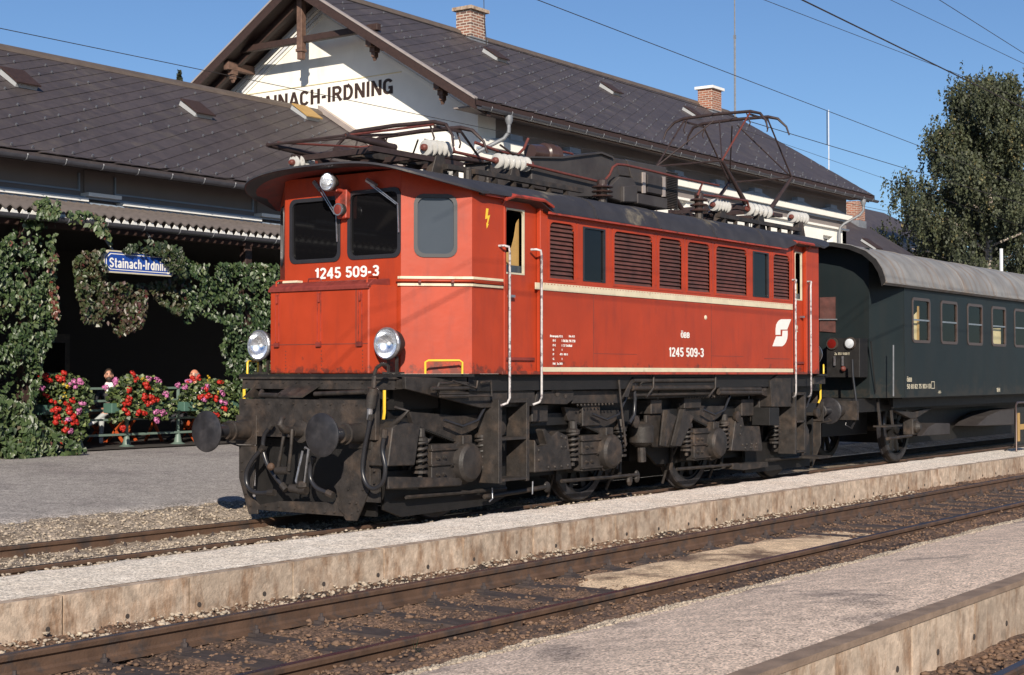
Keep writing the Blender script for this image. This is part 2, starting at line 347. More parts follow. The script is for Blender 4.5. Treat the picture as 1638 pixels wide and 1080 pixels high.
M['handrail'] = mat('chipped_handrail_paint', (.48, .46, .46), .4, var=.2, scale=20, col2=(.18, .15, .16), thr=(.52, .58), s2=14)
M['yellow'] = mat('yellow_paint', (.78, .52, .045), .45, var=.08)
M['rubber'] = mat('window_rubber', (.022, .022, .027), .45, var=.1)
M['glass'] = glassmat('dark_cab_glass', (.005, .005, .006))
M['glassb'] = glassmat('cab_glass_reflection_tint', (.055, .065, .08), .08)  # pale tint stands in for sky reflected in the pane
M['lens'] = glassmat('headlamp_lens', (.55, .58, .62), .1)
M['chrome'] = mat('headlamp_reflector', (.86, .88, .92), .22, .9, var=.06)
M['redlens'] = glassmat('red_lens', (.13, .010, .008), .1)
M['ochre'] = mat('ochre_cab_lining', (.42, .26, .09), .6, var=.1)
M['rail'] = mat('rail_rust_side', (.095, .054, .034), .7, var=.3, scale=7, bump=.3, bscale=60, col2=(.055, .040, .034), thr=(.5, .62), s2=5)
M['railtop'] = mat('rail_head_worn', (.045, .042, .055), .35, .6, var=.3, scale=6, col2=(.10, .06, .045), thr=(.5, .65), s2=3)
M['fast'] = mat('rail_fastening_iron', (.055, .042, .040), .7, var=.3, bump=.3)
M['sleeper'] = mat('oily_wooden_sleeper', (.050, .036, .032), .85, var=.45, scale=8, bump=.4, bscale=40, stretch=(4, 1, 1))
M['ballast'] = mat('brown_ballast', (.165, .098, .062), .95, var=.45, scale=38, bump=1, bscale=55, col2=(.045, .028, .022), thr=(.45, .62), s2=1.6, grain=55, gv=(.4, 1.7))
M['ballastg'] = mat('grey_ballast', (.30, .245, .19), .95, var=.5, scale=45, bump=1, bscale=60, col2=(.16, .12, .085), thr=(.45, .62), s2=2, grain=50, gv=(.35, 1.9))
M['stoneb'] = mat('ballast_stone', (.155, .095, .062), .9, var=.5, scale=16, bump=.4, col2=(.40, .30, .20), thr=(.64, .70), s2=9)
M['stoneg'] = mat('pale_ballast_stone', (.36, .30, .235), .9, var=.45, scale=16, bump=.4, col2=(.50, .44, .34), thr=(.60, .68), s2=14)
M['gravel'] = mat('pale_platform_gravel', (.84, .73, .60), .95, var=.2, scale=9, bump=.9, bscale=90, col2=(.90, .81, .69), thr=(.4, .65), s2=1.2, grain=75, gv=(.5, 1.4))
M['gravelb'] = mat('pinkish_platform_grit', (.68, .53, .42), .95, var=.22, scale=6, bump=.9, bscale=100, col2=(.16, .13, .12), thr=(.57, .70), s2=.9, grain=85, gv=(.45, 1.55))
M['sand'] = mat('spilt_yellow_sand', (.70, .52, .34), .95, var=.25, scale=6, bump=.6, bscale=80, col2=(.16, .10, .065), thr=(.50, .60), s2=.8, grain=80, gv=(.6, 1.35))
M['asph'] = mat('grey_grit_asphalt', (.345, .315, .295), .9, var=.2, scale=5, bump=.7, bscale=90, col2=(.22, .195, .19), thr=(.50, .72), s2=.5, grain=60, gv=(.5, 1.5))
M['conc'] = mat('stained_concrete', (.44, .345, .265), .88, var=.3, scale=9, bump=.5, bscale=50, col2=(.26, .165, .105), thr=(.46, .66), s2=3.2, streak=(2.6, 2.6, .9), rnd=.12, grain=30, gv=(.86, 1.12))
M['concd'] = mat('concrete_coping', (.24, .17, .125), .9, var=.3, scale=8, bump=.5, bscale=60)
M['gap'] = mat('dark_joint', (.05, .04, .035), .9)
M['plaster'] = mat('cream_plaster', (.86, .835, .77), .8, var=.05, scale=2, bump=.1, bscale=80, col2=(.70, .66, .58), thr=(.60, .80), s2=.9, streak=(1.5, 1.5, .5))
M['plasters'] = mat('grey_beige_plaster', (.22, .19, .18), .85, var=.06, scale=3, bump=.25, bscale=120)  # this grey is also laid on the main house where shade falls
M['trim'] = mat('white_blue_trim', (.62, .64, .68), .75, var=.05, scale=4)
M['trimb'] = mat('slate_blue_trim', (.26, .31, .38), .75, var=.08, scale=4)
M['wood'] = mat('brown_stained_timber', (.040, .021, .017), .65, var=.3, scale=6, bump=.3, bscale=30, stretch=(3, 3, 3))
M['woodw'] = mat('weathered_timber', (.13, .075, .055), .7, var=.35, scale=9, bump=.3)
M['tile'] = mat('dark_fibre_cement_tile', (.060, .048, .049), .58, var=.16, scale=7, bump=.15, bscale=60, rnd=.16, col2=(.085, .070, .060), thr=(.52, .72), s2=1.4, grain=2.1, gv=(.88, 1.14))
M['ridge'] = mat('ridge_capping', (.11, .085, .07), .6, var=.15, scale=4)
M['verge'] = mat('pale_verge_metal', (.42, .36, .33), .5, .3, var=.1)
M['hook'] = mat('snow_hook_zinc', (.30, .31, .34), .35, .7, var=.1)
M['zinc'] = mat('zinc_pipe', (.22, .23, .25), .55, .3, var=.2, scale=10)
M['gutter'] = mat('brown_grey_gutter', (.085, .085, .10), .45, .3, var=.2, scale=8)
M['dark'] = mat('loggia_shade_black', (.012, .010, .010), .8, var=.2)  # near-black colour stands in for the deep shade of the loggia
M['darkf'] = mat('loggia_floor', (.035, .03, .027), .9, var=.3, scale=8)  # shade of the loggia put into the floor colour as well
M['corr'] = mat('fibre_cement_corrugated', (.12, .10, .092), .8, var=.2, scale=5, bump=.3)
M['corrw'] = mat('pale_corrugated_edge', (.70, .69, .66), .7, var=.06)
M['signblue'] = mat('blue_enamel', (.012, .055, .30), .25, var=.05, spec=.6)
M['green'] = mat('grey_green_rail_paint', (.13, .185, .155), .5, var=.15, scale=10)
M['greend'] = mat('green_planter', (.06, .13, .10), .6, var=.15)
M['orange'] = mat('orange_red_bench_frame', (.42, .075, .02), .5, var=.15)
M['plank'] = mat('brown_bench_planks', (.16, .075, .045), .6, var=.2)
M['plankw'] = mat('pale_table_top', (.68, .62, .52), .6, var=.1)
M['coach'] = mat('dark_green_coach_paint', (.010, .016, .018), .5, var=.12, scale=1.5, bump=.06, bscale=5, col2=(.015, .018, .018), thr=(.45, .7), s2=1.5, streak=(2, 2, .4), spec=.3)
M['coachr'] = mat('coach_roof_grey', (.225, .22, .215), .6, var=.25, scale=3, bump=.1, bscale=10, col2=(.19, .13, .085), thr=(.50, .68), s2=1.9, streak=(3, .25, .25))
M['coachf'] = mat('bronze_window_frame', (.12, .085, .075), .4, .5, var=.15)
M['coachi'] = mat('coach_interior', (.022, .015, .012), .7, var=.2)
M['curtain'] = mat('cream_curtain', (.72, .62, .38), .7, var=.08)
M['letc'] = mat('cream_lettering', (.55, .50, .38), .6, var=.05)
M['skin'] = mat('skin', (.48, .24, .165), .5, var=.06)
M['skinr'] = mat('ruddy_skin', (.56, .24, .16), .45, var=.06)
M['hair'] = mat('dark_hair', (.035, .022, .016), .6, var=.2, scale=60, bump=.4, bscale=150)
M['hairg'] = mat('grey_hair', (.20, .17, .16), .6, var=.2, scale=60, bump=.4, bscale=150)
M['jacket'] = mat('dark_jacket', (.022, .022, .028), .8, var=.2, bump=.2)
M['shirt'] = mat('white_shirt', (.72, .72, .74), .7, var=.05)
M['vest'] = mat('brown_grey_vest', (.085, .065, .055), .8, var=.2)
M['trous'] = mat('pale_grey_trousers', (.36, .38, .38), .8, var=.12, scale=9, bump=.3)
M['brick'] = mat('brick', (.34, .125, .075), .85, var=.3)
M['bark'] = mat('birch_bark', (.42, .36, .31), .8, var=.3, scale=8, col2=(.05, .04, .035), thr=(.5, .58), s2=7)
M['stem'] = mat('vine_stem', (.06, .045, .03), .8)
M['paper'] = mat('white_paper', (.8, .8, .8), .8)
M['wallf'] = mat('far_white_wall', (.74, .72, .66), .8, var=.04)
M['eavef'] = mat('far_eave_boards', (.36, .37, .38), .8, var=.06)
M['winf'] = glassmat('house_window_glass', (.03, .035, .04), .05)
VINE = leafmat('vine_leaf', [(0, (.008, .018, .006)), (.3, (.026, .048, .015)), (.6, (.055, .085, .030)), (.8, (.11, .135, .055)), (.9, (.06, .028, .022)), (1, (.11, .028, .016))], .42)
VINED = leafmat('vine_leaf_autumn', [(0, (.012, .020, .008)), (.4, (.040, .060, .020)), (.6, (.055, .048, .024)), (.8, (.060, .024, .022)), (1, (.10, .022, .017))], .42)
BIRCH = leafmat('birch_leaf', [(0, (.018, .022, .012)), (.45, (.042, .052, .024)), (.8, (.068, .076, .034)), (.93, (.12, .105, .045)), (1, (.18, .14, .05))], .65)
GERA = leafmat('geranium_leaf', [(0, (.010, .020, .006)), (.5, (.045, .070, .020)), (.85, (.15, .19, .06)), (1, (.22, .22, .10))], .5)
FR = mat('red_petals', (.42, .018, .010), .5, var=.25, scale=60); FP = mat('pink_petals', (.50, .15, .33), .5, var=.2, scale=60); FY = mat('yellow_petals', (.72, .48, .03), .5, var=.2, scale=60)
def grime(m, z0, z1, col):
    n = m.node_tree.nodes; l = m.node_tree.links; b = n['Principled BSDF']; src = b.inputs['Base Color'].links[0].from_socket
    g = n.new('ShaderNodeNewGeometry'); sp = n.new('ShaderNodeSeparateXYZ'); l.new(g.outputs['Position'], sp.inputs[0])
    r = n.new('ShaderNodeMapRange'); r.inputs[1].default_value = z0; r.inputs[2].default_value = z1; r.inputs[3].default_value = .30; r.inputs[4].default_value = 0; l.new(sp.outputs[2], r.inputs[0])
    q = n.new('ShaderNodeTexNoise'); q.inputs['Scale'].default_value = 7; q.inputs['Detail'].default_value = 9; q.inputs['Roughness'].default_value = .7; l.new(g.outputs['Position'], q.inputs['Vector'])
    a = n.new('ShaderNodeMath'); a.operation = 'ADD'; l.new(q.outputs[0], a.inputs[0]); l.new(r.outputs[0], a.inputs[1])
    t = n.new('ShaderNodeMapRange'); t.inputs[1].default_value = .70; t.inputs[2].default_value = .80; t.inputs[4].default_value = .75; l.new(a.outputs[0], t.inputs[0])
    x = n.new('ShaderNodeMix'); x.data_type = 'RGBA'; l.new(t.outputs[0], x.inputs[0]); l.new(src, x.inputs[6]); x.inputs[7].default_value = (*col, 1); l.new(x.outputs[2], b.inputs['Base Color'])
grime(M['red'], 1.70, 1.95, (.07, .028, .022)); grime(M['coach'], 1.25, 1.9, (.030, .027, .023)); grime(M['conc'], -.15, .16, (.16, .11, .075))
def brickify(m, c1, c2, mortar, sx, sy):
    n = m.node_tree.nodes; l = m.node_tree.links; b = n['Principled BSDF']
    g = n.new('ShaderNodeNewGeometry'); sp = n.new('ShaderNodeSeparateXYZ'); l.new(g.outputs['Position'], sp.inputs[0])
    ad = n.new('ShaderNodeMath'); ad.operation = 'ADD'; l.new(sp.outputs[0], ad.inputs[0]); l.new(sp.outputs[1], ad.inputs[1])
    cb = n.new('ShaderNodeCombineXYZ'); l.new(ad.outputs[0], cb.inputs[0]); l.new(sp.outputs[2], cb.inputs[1])
    br = n.new('ShaderNodeTexBrick'); br.inputs['Color1'].default_value = (*c1, 1); br.inputs['Color2'].default_value = (*c2, 1); br.inputs['Mortar'].default_value = (*mortar, 1)
    br.inputs['Scale'].default_value = 1; br.inputs['Brick Width'].default_value = sx; br.inputs['Row Height'].default_value = sy; br.inputs['Mortar Size'].default_value = .012
    l.new(cb.outputs[0], br.inputs[0]); l.new(br.outputs['Color'], b.inputs['Base Color'])
brickify(M['brick'], (.36, .13, .075), (.22, .085, .055), (.42, .36, .30), .25, .085)
M['brick2'] = mat('old_brick', (.3, .12, .08), .85); brickify(M['brick2'], (.30, .13, .085), (.12, .07, .06), (.50, .45, .38), .25, .085)

# ------------------------------------------------------------------ ground, ballast, platforms
from mathutils import noise as mn
def hfield(name, xs, ys, zf, m, jit=.0, kind='structure', smooth=True):
    V = [(x + random.uniform(-jit, jit), y, zf(x, y)) for x in xs for y in ys]; ny = len(ys)
    F = [(i * ny + j, (i + 1) * ny + j, (i + 1) * ny + j + 1, i * ny + j + 1) for i in range(len(xs) - 1) for j in range(ny - 1)]
    me = bpy.data.meshes.new(name); me.from_pydata(V, [], F); me.materials.append(m)
    if smooth: me.polygons.foreach_set('use_smooth', [True] * len(F))
    o = place(name, me); tag(o, kind=kind); return o
def fr(a, b, st): return [a + st * i for i in range(int(round((b - a) / st)) + 1)]
def nz(x, y, s, k=0): return mn.noise(Vector((x * s, y * s, k)))
def lerp(pts, y):
    for (a, za), (b, zb) in zip(pts, pts[1:]):
        if y <= b: return za + (zb - za) * max(0, (y - a) / (b - a))
    return pts[-1][1]
g = MB().add([(-1500, -1500, -.32), (1500, -1500, -.32), (1500, 1500, -.32), (-1500, 1500, -.32)], [(0, 1, 2, 3)]).build('ground', M['ballastg']); tag(g, kind='structure')
XS = fr(-12, 14, .09) + fr(14.4, 75, .6)
zA = lambda x, y: lerp([(-7.2, .10), (-6.8, .10), (-6.5, .075), (-6.2, .06), (-6.05, -.02), (-5.7, -.050), (-4.9, -.050), (-4.3, -.02), (-3.95, .02), (-3.6, .05)], y) + (.030 * nz(x, y, 3) + .028 * nz(x, y, 11) + .02 * nz(x, y, 25)) * (1 if x < 14 else .4)
hfield('near_ballast_bed', XS, fr(-7.2, -3.6, .09), zA, M['ballast'])
zB = lambda x, y: lerp([(-3.0, .2), (-2.72, .18), (-2.3, -.0), (-1.5, -.05), (-.75, -.035), (-.5, -.08), (.7, -.13), (1.0, -.10), (1.4, -.05), (2.0, .055), (2.3, .08), (2.7, .04)], y) + (.02 * nz(x, y, 3) + .025 * nz(x, y, 11) + .018 * nz(x, y, 25)) * (1 if x < 14 else .4)
hfield('station_ballast_bed', XS, fr(-3.0, 2.7, .1), zB, M['ballastg'])
zC = lambda x, y: lerp([(-12.5, -.03), (-9.9, -.04), (-9.0, .0), (-8.6, .03)], y) + .03 * nz(x, y, 4) + .02 * nz(x, y, 14)
hfield('front_ballast_bed', fr(-12, 20, .12) + fr(21, 75, 1), fr(-12.5, -8.6, .12), zC, M['ballast'])
# pale gravel strip between the tracks
zG = lambda x, y: .285 + .006 * nz(x, y, 5) + lerp([(-3.9, 0), (-2.86, 0), (-2.72, -.015), (-2.6, -.14)], y + .06 * nz(x, 0, 2.5)) + (.022 if y < -3.6 else 0) * nz(x, 0, 1.3) * 0
hfield('gravel_platform', XS, [-3.80, -3.72] + fr(-3.64, -2.62, .085), zG, M['gravel'])
# wider grit platform nearest the camera
zP = lambda x, y: lerp([(-8.76, .335), (-8.2, .33), (-7.1, .20), (-6.85, .14), (-6.7, .02)], y + .07 * nz(x, 1, 1.8)) + .006 * nz(x, y, 3)
hfield('grit_platform', fr(-12, 20, .14) + fr(21, 75, 1), [-8.76, -8.6, -8.2, -7.8, -7.4] + fr(-7.2, -6.7, .06), zP, M['gravelb'])
# station asphalt, falling gently towards the track, with a broken edge
zS = lambda x, y: lerp([(2.15, -.02), (2.25, .09), (2.4, .115), (9.0, .30), (30, .32)], y + .05 * nz(x, 2, 2.2) + .03 * nz(x, 2, 7)) + (.012 * nz(x, y, 6) if y < 3 else .004 * nz(x, y, 2))
hfield('station_platform', fr(-30, 18, .16) + fr(19, 80, 1), [2.1, 2.16, 2.22, 2.28, 2.34, 2.4, 2.5, 2.7, 3, 3.5, 4, 5, 6, 7, 8, 9, 9.6, 11, 16.4, 30], zS, M['asph'])
M['sandf'] = M['sand']
def zsand(x, y): return -.012 + .012 * nz(x, y, 3) - max(0, abs(y + 5.35) - .40 + .22 * nz(x, y, 1.3)) * .25 - max(0, -.9 - x) * .06 - max(0, x - 2.2) * .022
hfield('spilt_sand', fr(-2.2, 5.0, .12), fr(-6.0, -4.7, .1), zsand, M['sandf'], kind='stuff')

ICO = None
def stones(name, n, xr, yr, zf, sz, m, bias=1.6, sink=.3):
    global ICO
    if ICO is None:
        bm = bmesh.new(); bmesh.ops.create_icosphere(bm, subdivisions=1, radius=1)
        bm.verts.ensure_lookup_table(); ICO = (np.array([v.co[:] for v in bm.verts]), np.array([[v.index for v in f.verts] for f in bm.faces])); bm.free()
    V0, F0 = ICO
    x = xr[0] + (xr[1] - xr[0]) * rng.random(n) ** bias; y = yr[0] + (yr[1] - yr[0]) * rng.random(n)
    s = sz[0] + (sz[1] - sz[0]) * rng.random(n) ** 2.2
    V = V0[None] * (1 + .75 * (rng.random((n, len(V0), 1)) - .5)) * s[:, None, None] * np.stack([.8 + .6 * rng.random(n), .7 + .5 * rng.random(n), .45 + .4 * rng.random(n)], 1)[:, None]
    a = rng.random(n) * 6.28; ca, sa = np.cos(a)[:, None], np.sin(a)[:, None]
    X = V[..., 0] * ca - V[..., 1] * sa; Y = V[..., 0] * sa + V[..., 1] * ca
    z = np.array([zf(float(p), float(q)) for p, q in zip(x, y)])
    P = np.stack([X + x[:, None], Y + y[:, None], V[..., 2] + (z + s * (.5 - sink))[:, None]], -1).reshape(-1, 3)
    F = (F0[None] + (np.arange(n) * len(V0))[:, None, None]).reshape(-1, 3)
    me = bpy.data.meshes.new(name); me.vertices.add(len(P)); me.vertices.foreach_set('co', P.ravel())
    me.loops.add(F.size); me.loops.foreach_set('vertex_index', F.ravel()); me.polygons.add(len(F)); me.polygons.foreach_set('loop_start', np.arange(0, F.size, 3)); me.polygons.foreach_set('loop_total', np.full(len(F), 3))
    me.update(); me.validate(); me.materials.append(m); o = place(name, me); tag(o, kind='stuff'); return o
stones('ballast_stones', 26000, (-8, 13), (-6.95, -3.8), zA, (.005, .020), M['stoneb'], 1.4)
stones('large_ballast_stones', 110, (-7, 8), (-6.0, -4.2), zA, (.015, .034), M['stoneb'], 1.2)
stones('pale_ballast_stones', 2600, (-8, 9), (-4.25, -3.88), lambda x, y: zA(x, y) + .01, (.005, .022), M['stoneg'], 1.2)
stones('grey_ballast_stones', 26000, (-8, 7), (-2.6, 2.2), zB, (.007, .024), M['stoneg'], 1.2)
stones('front_ballast_stones', 5000, (-6, 3), (-9.9, -8.86), zC, (.006, .026), M['stoneb'], 1.2)
stones('loose_grit', 9000, (-7, 10), (-7.12, -6.72), lambda x, y: zP(x, y), (.006, .016), M['stoneg'], 1.1)

# concrete edge walls: every cast block its own piece
def edge_wall(name, label, Yf, ztop, z0, x0, x1, th, sign, L):
    t = thing(name, label, 'platform wall', (x0, Yf, z0)); x = x0; k = 0
    while x < x1:
        l = L * random.choice((1, 1, 1, .98, 1.02)); l = l if k not in (9, 13) else L * .35
        a, b = x + .009, x + l - .009; y0, y1 = (Yf, Yf + th)
        j = random.uniform(-.004, .004)
        me = MB(Matrix.Translation((-a, -Yf, -z0))).box(a, b, y0, y1, z0, ztop).mesh('block', M['conc'], 0, 0)
        place('block', me, t, Matrix.Translation((a, Yf + j, z0 + random.uniform(-.004, .0))))
        x += l; k += 1
    MB().box(x0, x1, Yf + .03, Yf + th - .02, z0 - .1, ztop - .03).build('joint_filler', M['gap'], t)
    h = MB(); x = x0 + .3
    while x < min(x1, 16):
        h.lathe((x, Yf - .004, ztop - .205), (0, 1, 0), [(0, .018), (.005, .018)], 8); x += L * .98 * .62
    h.build('tie_hole', M['gap'], t)
    return t
w1 = edge_wall('platform_wall', 'stained tan concrete edge wall of the narrow gravel platform beside the locomotive', -3.90, .285, -.15, -10, 60, .11, 1, 1.06)
w2 = edge_wall('platform_wall', 'tall pale concrete edge wall with a kerb lip in the lower right corner', -8.84, .315, -.2, -10, 50, .10, 1, 1.02)
cop = MB()
x = -10
while x < 50:
    cop.box(x, x + 3.0, -8.85, -8.735, .317, .352); x += 3.008
cop.build('coping', M['concd'], w2)

# ------------------------------------------------------------------ tracks
def railprof(mir=1):
    h = [(-.0625, 0), (.0625, 0), (.0625, .012), (.016, .028), (.009, .045), (.009, .100), (.033, .115), (.035, .140), (.026, .150), (-.026, .150), (-.035, .140), (-.033, .115), (-.009, .100), (-.009, .045), (-.016, .028), (-.0625, .012)]
    return h
def rail(yc, zt, x0, x1, parent):
    pr = [(0, y + yc, z + zt - .150) for y, z in railprof()]
    xs = [x0, x1]
    o = MB().loft([[(x, y, z) for _, y, z in pr] for x in xs]).build('rail', M['rail'], parent)
    tp = MB().add([(x0, yc - .025, zt + .0008), (x1, yc - .025, zt + .0008), (x1, yc + .025, zt + .0008), (x0, yc + .025, zt + .0008)], [(0, 1, 2, 3)]).build('running_surface', M['railtop'], o)
    return o
def track(label, yc, zt, x0, x1, xs1, off=0, ys=.7535, far=False):
    t = thing('railway_track', label, 'track', ((x0 + 0), yc, zt - .2))
    for s in (-1, 1): rail(yc + s * ys, zt, x0, x1, t)
    me = MB().box(-.125, .125, -1.25, 1.25, -.14, 0).mesh('sleeper', M['sleeper'], 0, .012)
    cl = MB(); cl.box(-.085, .085, -.165, .165, 0, .014)
    for s in (-1, 1):
        cl.box(-.035, .035, s * .10 - .035, s * .10 + .035, .014, .034); cl.lathe((0, s * .105, .03), (0, 0, 1), [(0, .022), (.012, .024), (.03, .024), (.031, .012), (.055, .012)], 6)
    cme = cl.mesh('rail_fastening', M['fast'])
    x = x0 + off
    while x < xs1:
        place('sleeper', me, t, Matrix.Translation((x, yc, zt - .156)) @ Matrix.Rotation(random.uniform(-.01, .01), 4, 'Z'))
        for s in (-1, 1): place('rail_fastening', cme, t, Matrix.Translation((x, yc + s * ys, zt - .163)))
        x += .63
    return t
track('rusty track between the two raised platforms in the foreground', -5.35, .12, -9.5, 75, 26, .30)
track('track the red locomotive and green coach stand on', .15, 0, -9.5, 75, 14, .1)
track('track in the bottom right corner of which only one bluish rail shows', -10.1, .12, -9.5, 75, 4, .2)

# ------------------------------------------------------------------ roofs, buildings
def tiled_roof(parent, X0, X1, Ye, ze, Yr, zr, phi=R(30), lw=.60, lh=.30, near=300):
    "German-laid rectangular tiles on the slope from eave (Ye,ze) to ridge (Yr,zr)"
    L = X1 - X0; H = math.hypot(Yr - Ye, zr - ze); u = Vector((0, (Yr - Ye) / H, (zr - ze) / H)); e = Vector((1, 0, 0)); n = e.cross(u) if Yr > Ye else u.cross(e)
    o = Vector((X0, Ye, ze)); er, ur = math.cos(phi), math.sin(phi); tl = []
    for i in range(-60, int((L + H) / lw) + 60):
        for j in range(-90, 60):
            a = (i + (.5 if j % 2 else 0)) * lw; b = j * lh
            s = a * er - b * ur; t = a * ur + b * er
            if -.5 < s < L + .5 and -.4 < t < H + .4: tl.append((s, t))
    hw, hh = lw / 2 - .004, lh / 2
    def corners(s, t):
        out = []
        for (p, q) in ((-hw, -hh), (hw, -hh), (hw, hh + .03), (-hw, hh + .03)):
            S = s + p * er - q * ur; Tt = t + p * ur + q * er; out.append((S, Tt, .016 if q < 0 else .004))
        return out
    full, edge = [], []
    for s, t in tl:
        c = corners(s, t)
        if all(0 <= p[0] <= L and 0 <= p[1] <= H for p in c): full.append((s, t))
        elif any(0 <= p[0] <= L and 0 <= p[1] <= H for p in c): edge.append((s, t))
    d = lambda st: (o + e * st[0] + u * st[1] - CAM).length
    full.sort(key=d)
    Mo = Matrix(((e.x, u.x, n.x, o.x), (e.y, u.y, n.y, o.y), (e.z, u.z, n.z, o.z), (0, 0, 0, 1)))
    def tilemb(mb, c, T):
        top = [T @ Vector(p) for p in c]; bot = [T @ Vector((p[0], p[1], p[2] - .013)) for p in c]
        mb.add(top + bot, [(0, 1, 2, 3), (0, 4, 5, 1), (1, 5, 6, 2), (2, 6, 7, 3), (3, 7, 4, 0)])
    c0 = corners(0, 0); mb = MB(); tilemb(mb, c0, Matrix.Identity(4)); me = mb.mesh('roof_tile', M['tile'])
    for s, t in full[:near]: place('roof_tile', me, parent, Mo @ Matrix.Translation((s, t, random.uniform(0, .004))) @ Matrix.Rotation(random.gauss(0, .006), 4, 'Z'))
    mb = MB()
    for s, t in full[near:]: tilemb(mb, corners(s, t), Mo @ Matrix.Translation((0, 0, random.uniform(0, .002))))
    for s, t in edge:
        c = [(min(max(p[0], 0), L), min(max(p[1], 0), H), p[2]) for p in corners(s, t)]; tilemb(mb, c, Mo)
    o_ = mb.build('roof_tiling', M['tile'], parent); tag(o_, kind='stuff')
    hk = MB()
    for k, (s, t) in enumerate(full):
        if random.random() < .27: hk.T = Mo; hk.box(s - .012, s + .012, t - .03 - hh, t - hh + .01, .012, .06)
    for k in range(int(L / .45)): hk.box(k * .45, k * .45 + .03, .10, .13, .012, .06)
    h = hk.build('snow_hook', M['hook'], parent); tag(h, kind='stuff')
    return Mo, H
def skylight(Mo, s, t, parent, w=.55, h=.75, open_=False):
    f = MB(Mo); f.ring([(s - w / 2, t - h / 2, .02), (s + w / 2, t - h / 2, .02), (s + w / 2, t + h / 2, .02), (s - w / 2, t + h / 2, .02)],
                       [(s - w / 2 + .06, t - h / 2 + .06, .02), (s + w / 2 - .06, t - h / 2 + .06, .02), (s + w / 2 - .06, t + h / 2 - .06, .02), (s - w / 2 + .06, t + h / 2 - .06, .02)], (0, 0, .10))
    o = f.build('skylight', M['eavef'], parent)
    lid = MB(Mo)
    lid.prism([(s - w / 2 - .03, t - h / 2 - .05, .122), (s + w / 2 + .03, t - h / 2 - .05, .122), (s + w / 2 + .03, t + h / 2, .16), (s - w / 2 - .03, t + h / 2, .16)], (0, 0, .03))
    lid.build('lid', M['wood'] if not open_ else M['ochre'], o)
    return o
def roofframe(X0, Ye, ze, Yr, zr):
    H = math.hypot(Yr - Ye, zr - ze); u = Vector((0, (Yr - Ye) / H, (zr - ze) / H)); n = Vector((1, 0, 0)).cross(u)
    return Matrix(((1, u.x, n.x, X0), (0, u.y, n.y, Ye), (0, u.z, n.z, ze), (0, 0, 0, 1))), H
def gutter(parent, X0, X1, Y, z, r=.075, name='gutter', m='gutter', nb=None):
    sec = [(math.cos(t), math.sin(t)) for t in [math.pi + math.pi * k / 7 for k in range(8)]]
    pts = [(y * r, q * r) for y, q in sec] + [(y * r * .88, q * r * .88) for y, q in sec[::-1]]
    o = MB().loft([[(x, Y + a, z + b) for a, b in pts] for x in (X0, X1)]).build(name, M[m], parent, smooth=.6)
    br = MB(); x = X0 + .4
    while x < X1 - .1:
        br.tube([(x, Y + .10, z + .05), (x, Y + r + .006, z), (x, Y + r * .72 + .0, z - r * .74), (x, Y, z - r - .006), (x, Y - r * .72, z - r * .74), (x, Y - r - .008, z), (x, Y - r - .004, z + .025)], .009, 4); x += .85
    b = br.build('gutter_bracket', M['zinc'], o)
    return o
# ---- low wing
lw_ = thing('station_wing', 'low station wing with dark tiled roof, open canopy and blue-grey mouldings at the left', 'building', (0, 14, .32))
LX0, LX1 = -14, 18.42
MoL, HL = roofframe(LX0, 10.98, 5.70, 16, 8.72)
rs = MB(); rs.prism([(LX0, 10.98, 5.66), (LX0, 16, 8.68), (LX0, 21, 5.66), (LX0, 21, 5.56), (LX0, 16, 8.56), (LX0, 10.98, 5.58)], (LX1 - LX0, 0, 0))
rs.build('roof_deck', M['tile'], lw_)
tiled_roof(lw_, LX0, LX1, 10.98, 5.70, 16, 8.72)
MB().prism([(LX0, 15.80, 8.62), (LX0, 15.84, 8.70), (LX0, 16, 8.80), (LX0, 16.2, 8.70), (LX0, 16.2, 8.60)], (LX1 - LX0, 0, 0)).build('ridge_capping', M['ridge'], lw_)
MB().prism([(LX1 - .16, 10.98, 5.72), (LX1 - .16, 16, 8.75), (LX1 - .16, 16, 8.90), (LX1 - .16, 10.98, 5.86)], (.17, 0, 0)).build('gable_flashing', M['verge'], lw_)
MB().box(LX0, LX1, 11.02, 11.06, 5.52, 5.64).build('fascia', M['wood'], lw_)
gutter(lw_, LX0, LX1, 10.93, 5.60, .085)
def wallpt(px, py, **k): return at(px, py, **k)
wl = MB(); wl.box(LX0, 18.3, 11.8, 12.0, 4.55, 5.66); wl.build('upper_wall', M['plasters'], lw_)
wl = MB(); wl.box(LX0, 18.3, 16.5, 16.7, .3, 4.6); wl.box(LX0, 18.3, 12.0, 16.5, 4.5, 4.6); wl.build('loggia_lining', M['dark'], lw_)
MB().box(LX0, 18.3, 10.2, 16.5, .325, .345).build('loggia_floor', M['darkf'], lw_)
MB().box(LX0 - .2, LX0, 10.2, 21, .3, 5.6).build('end_wall', M['plasters'], lw_)
tr = MB()
for p0 in (-11.5, -6.85, -2.2, 2.45, 7.1, 11.75, 16.4):
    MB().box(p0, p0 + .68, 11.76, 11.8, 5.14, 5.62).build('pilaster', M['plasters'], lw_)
    tr.box(p0 - .06, p0 + .74, 11.56, 11.8, 5.10, 5.17); 
    tr.box(p0 + .80, p0 + 4.60, 11.57, 11.8, 4.99, 5.05)
tr.build('lit_moulding', M['white'], lw_)
tb = MB()
for p0 in (-11.5, -6.85, -2.2, 2.45, 7.1, 11.75):
    a, b = p0 + .74, p0 + 4.55
    tb.box(a, b, 11.765, 11.8, 5.20, 5.235); tb.box(a, a + .035, 11.765, 11.8, 5.235, 5.55); tb.box(b - .035, b, 11.765, 11.8, 5.235, 5.55)
tb.box(LX0, 18.3, 11.66, 11.8, 5.055, 5.098)
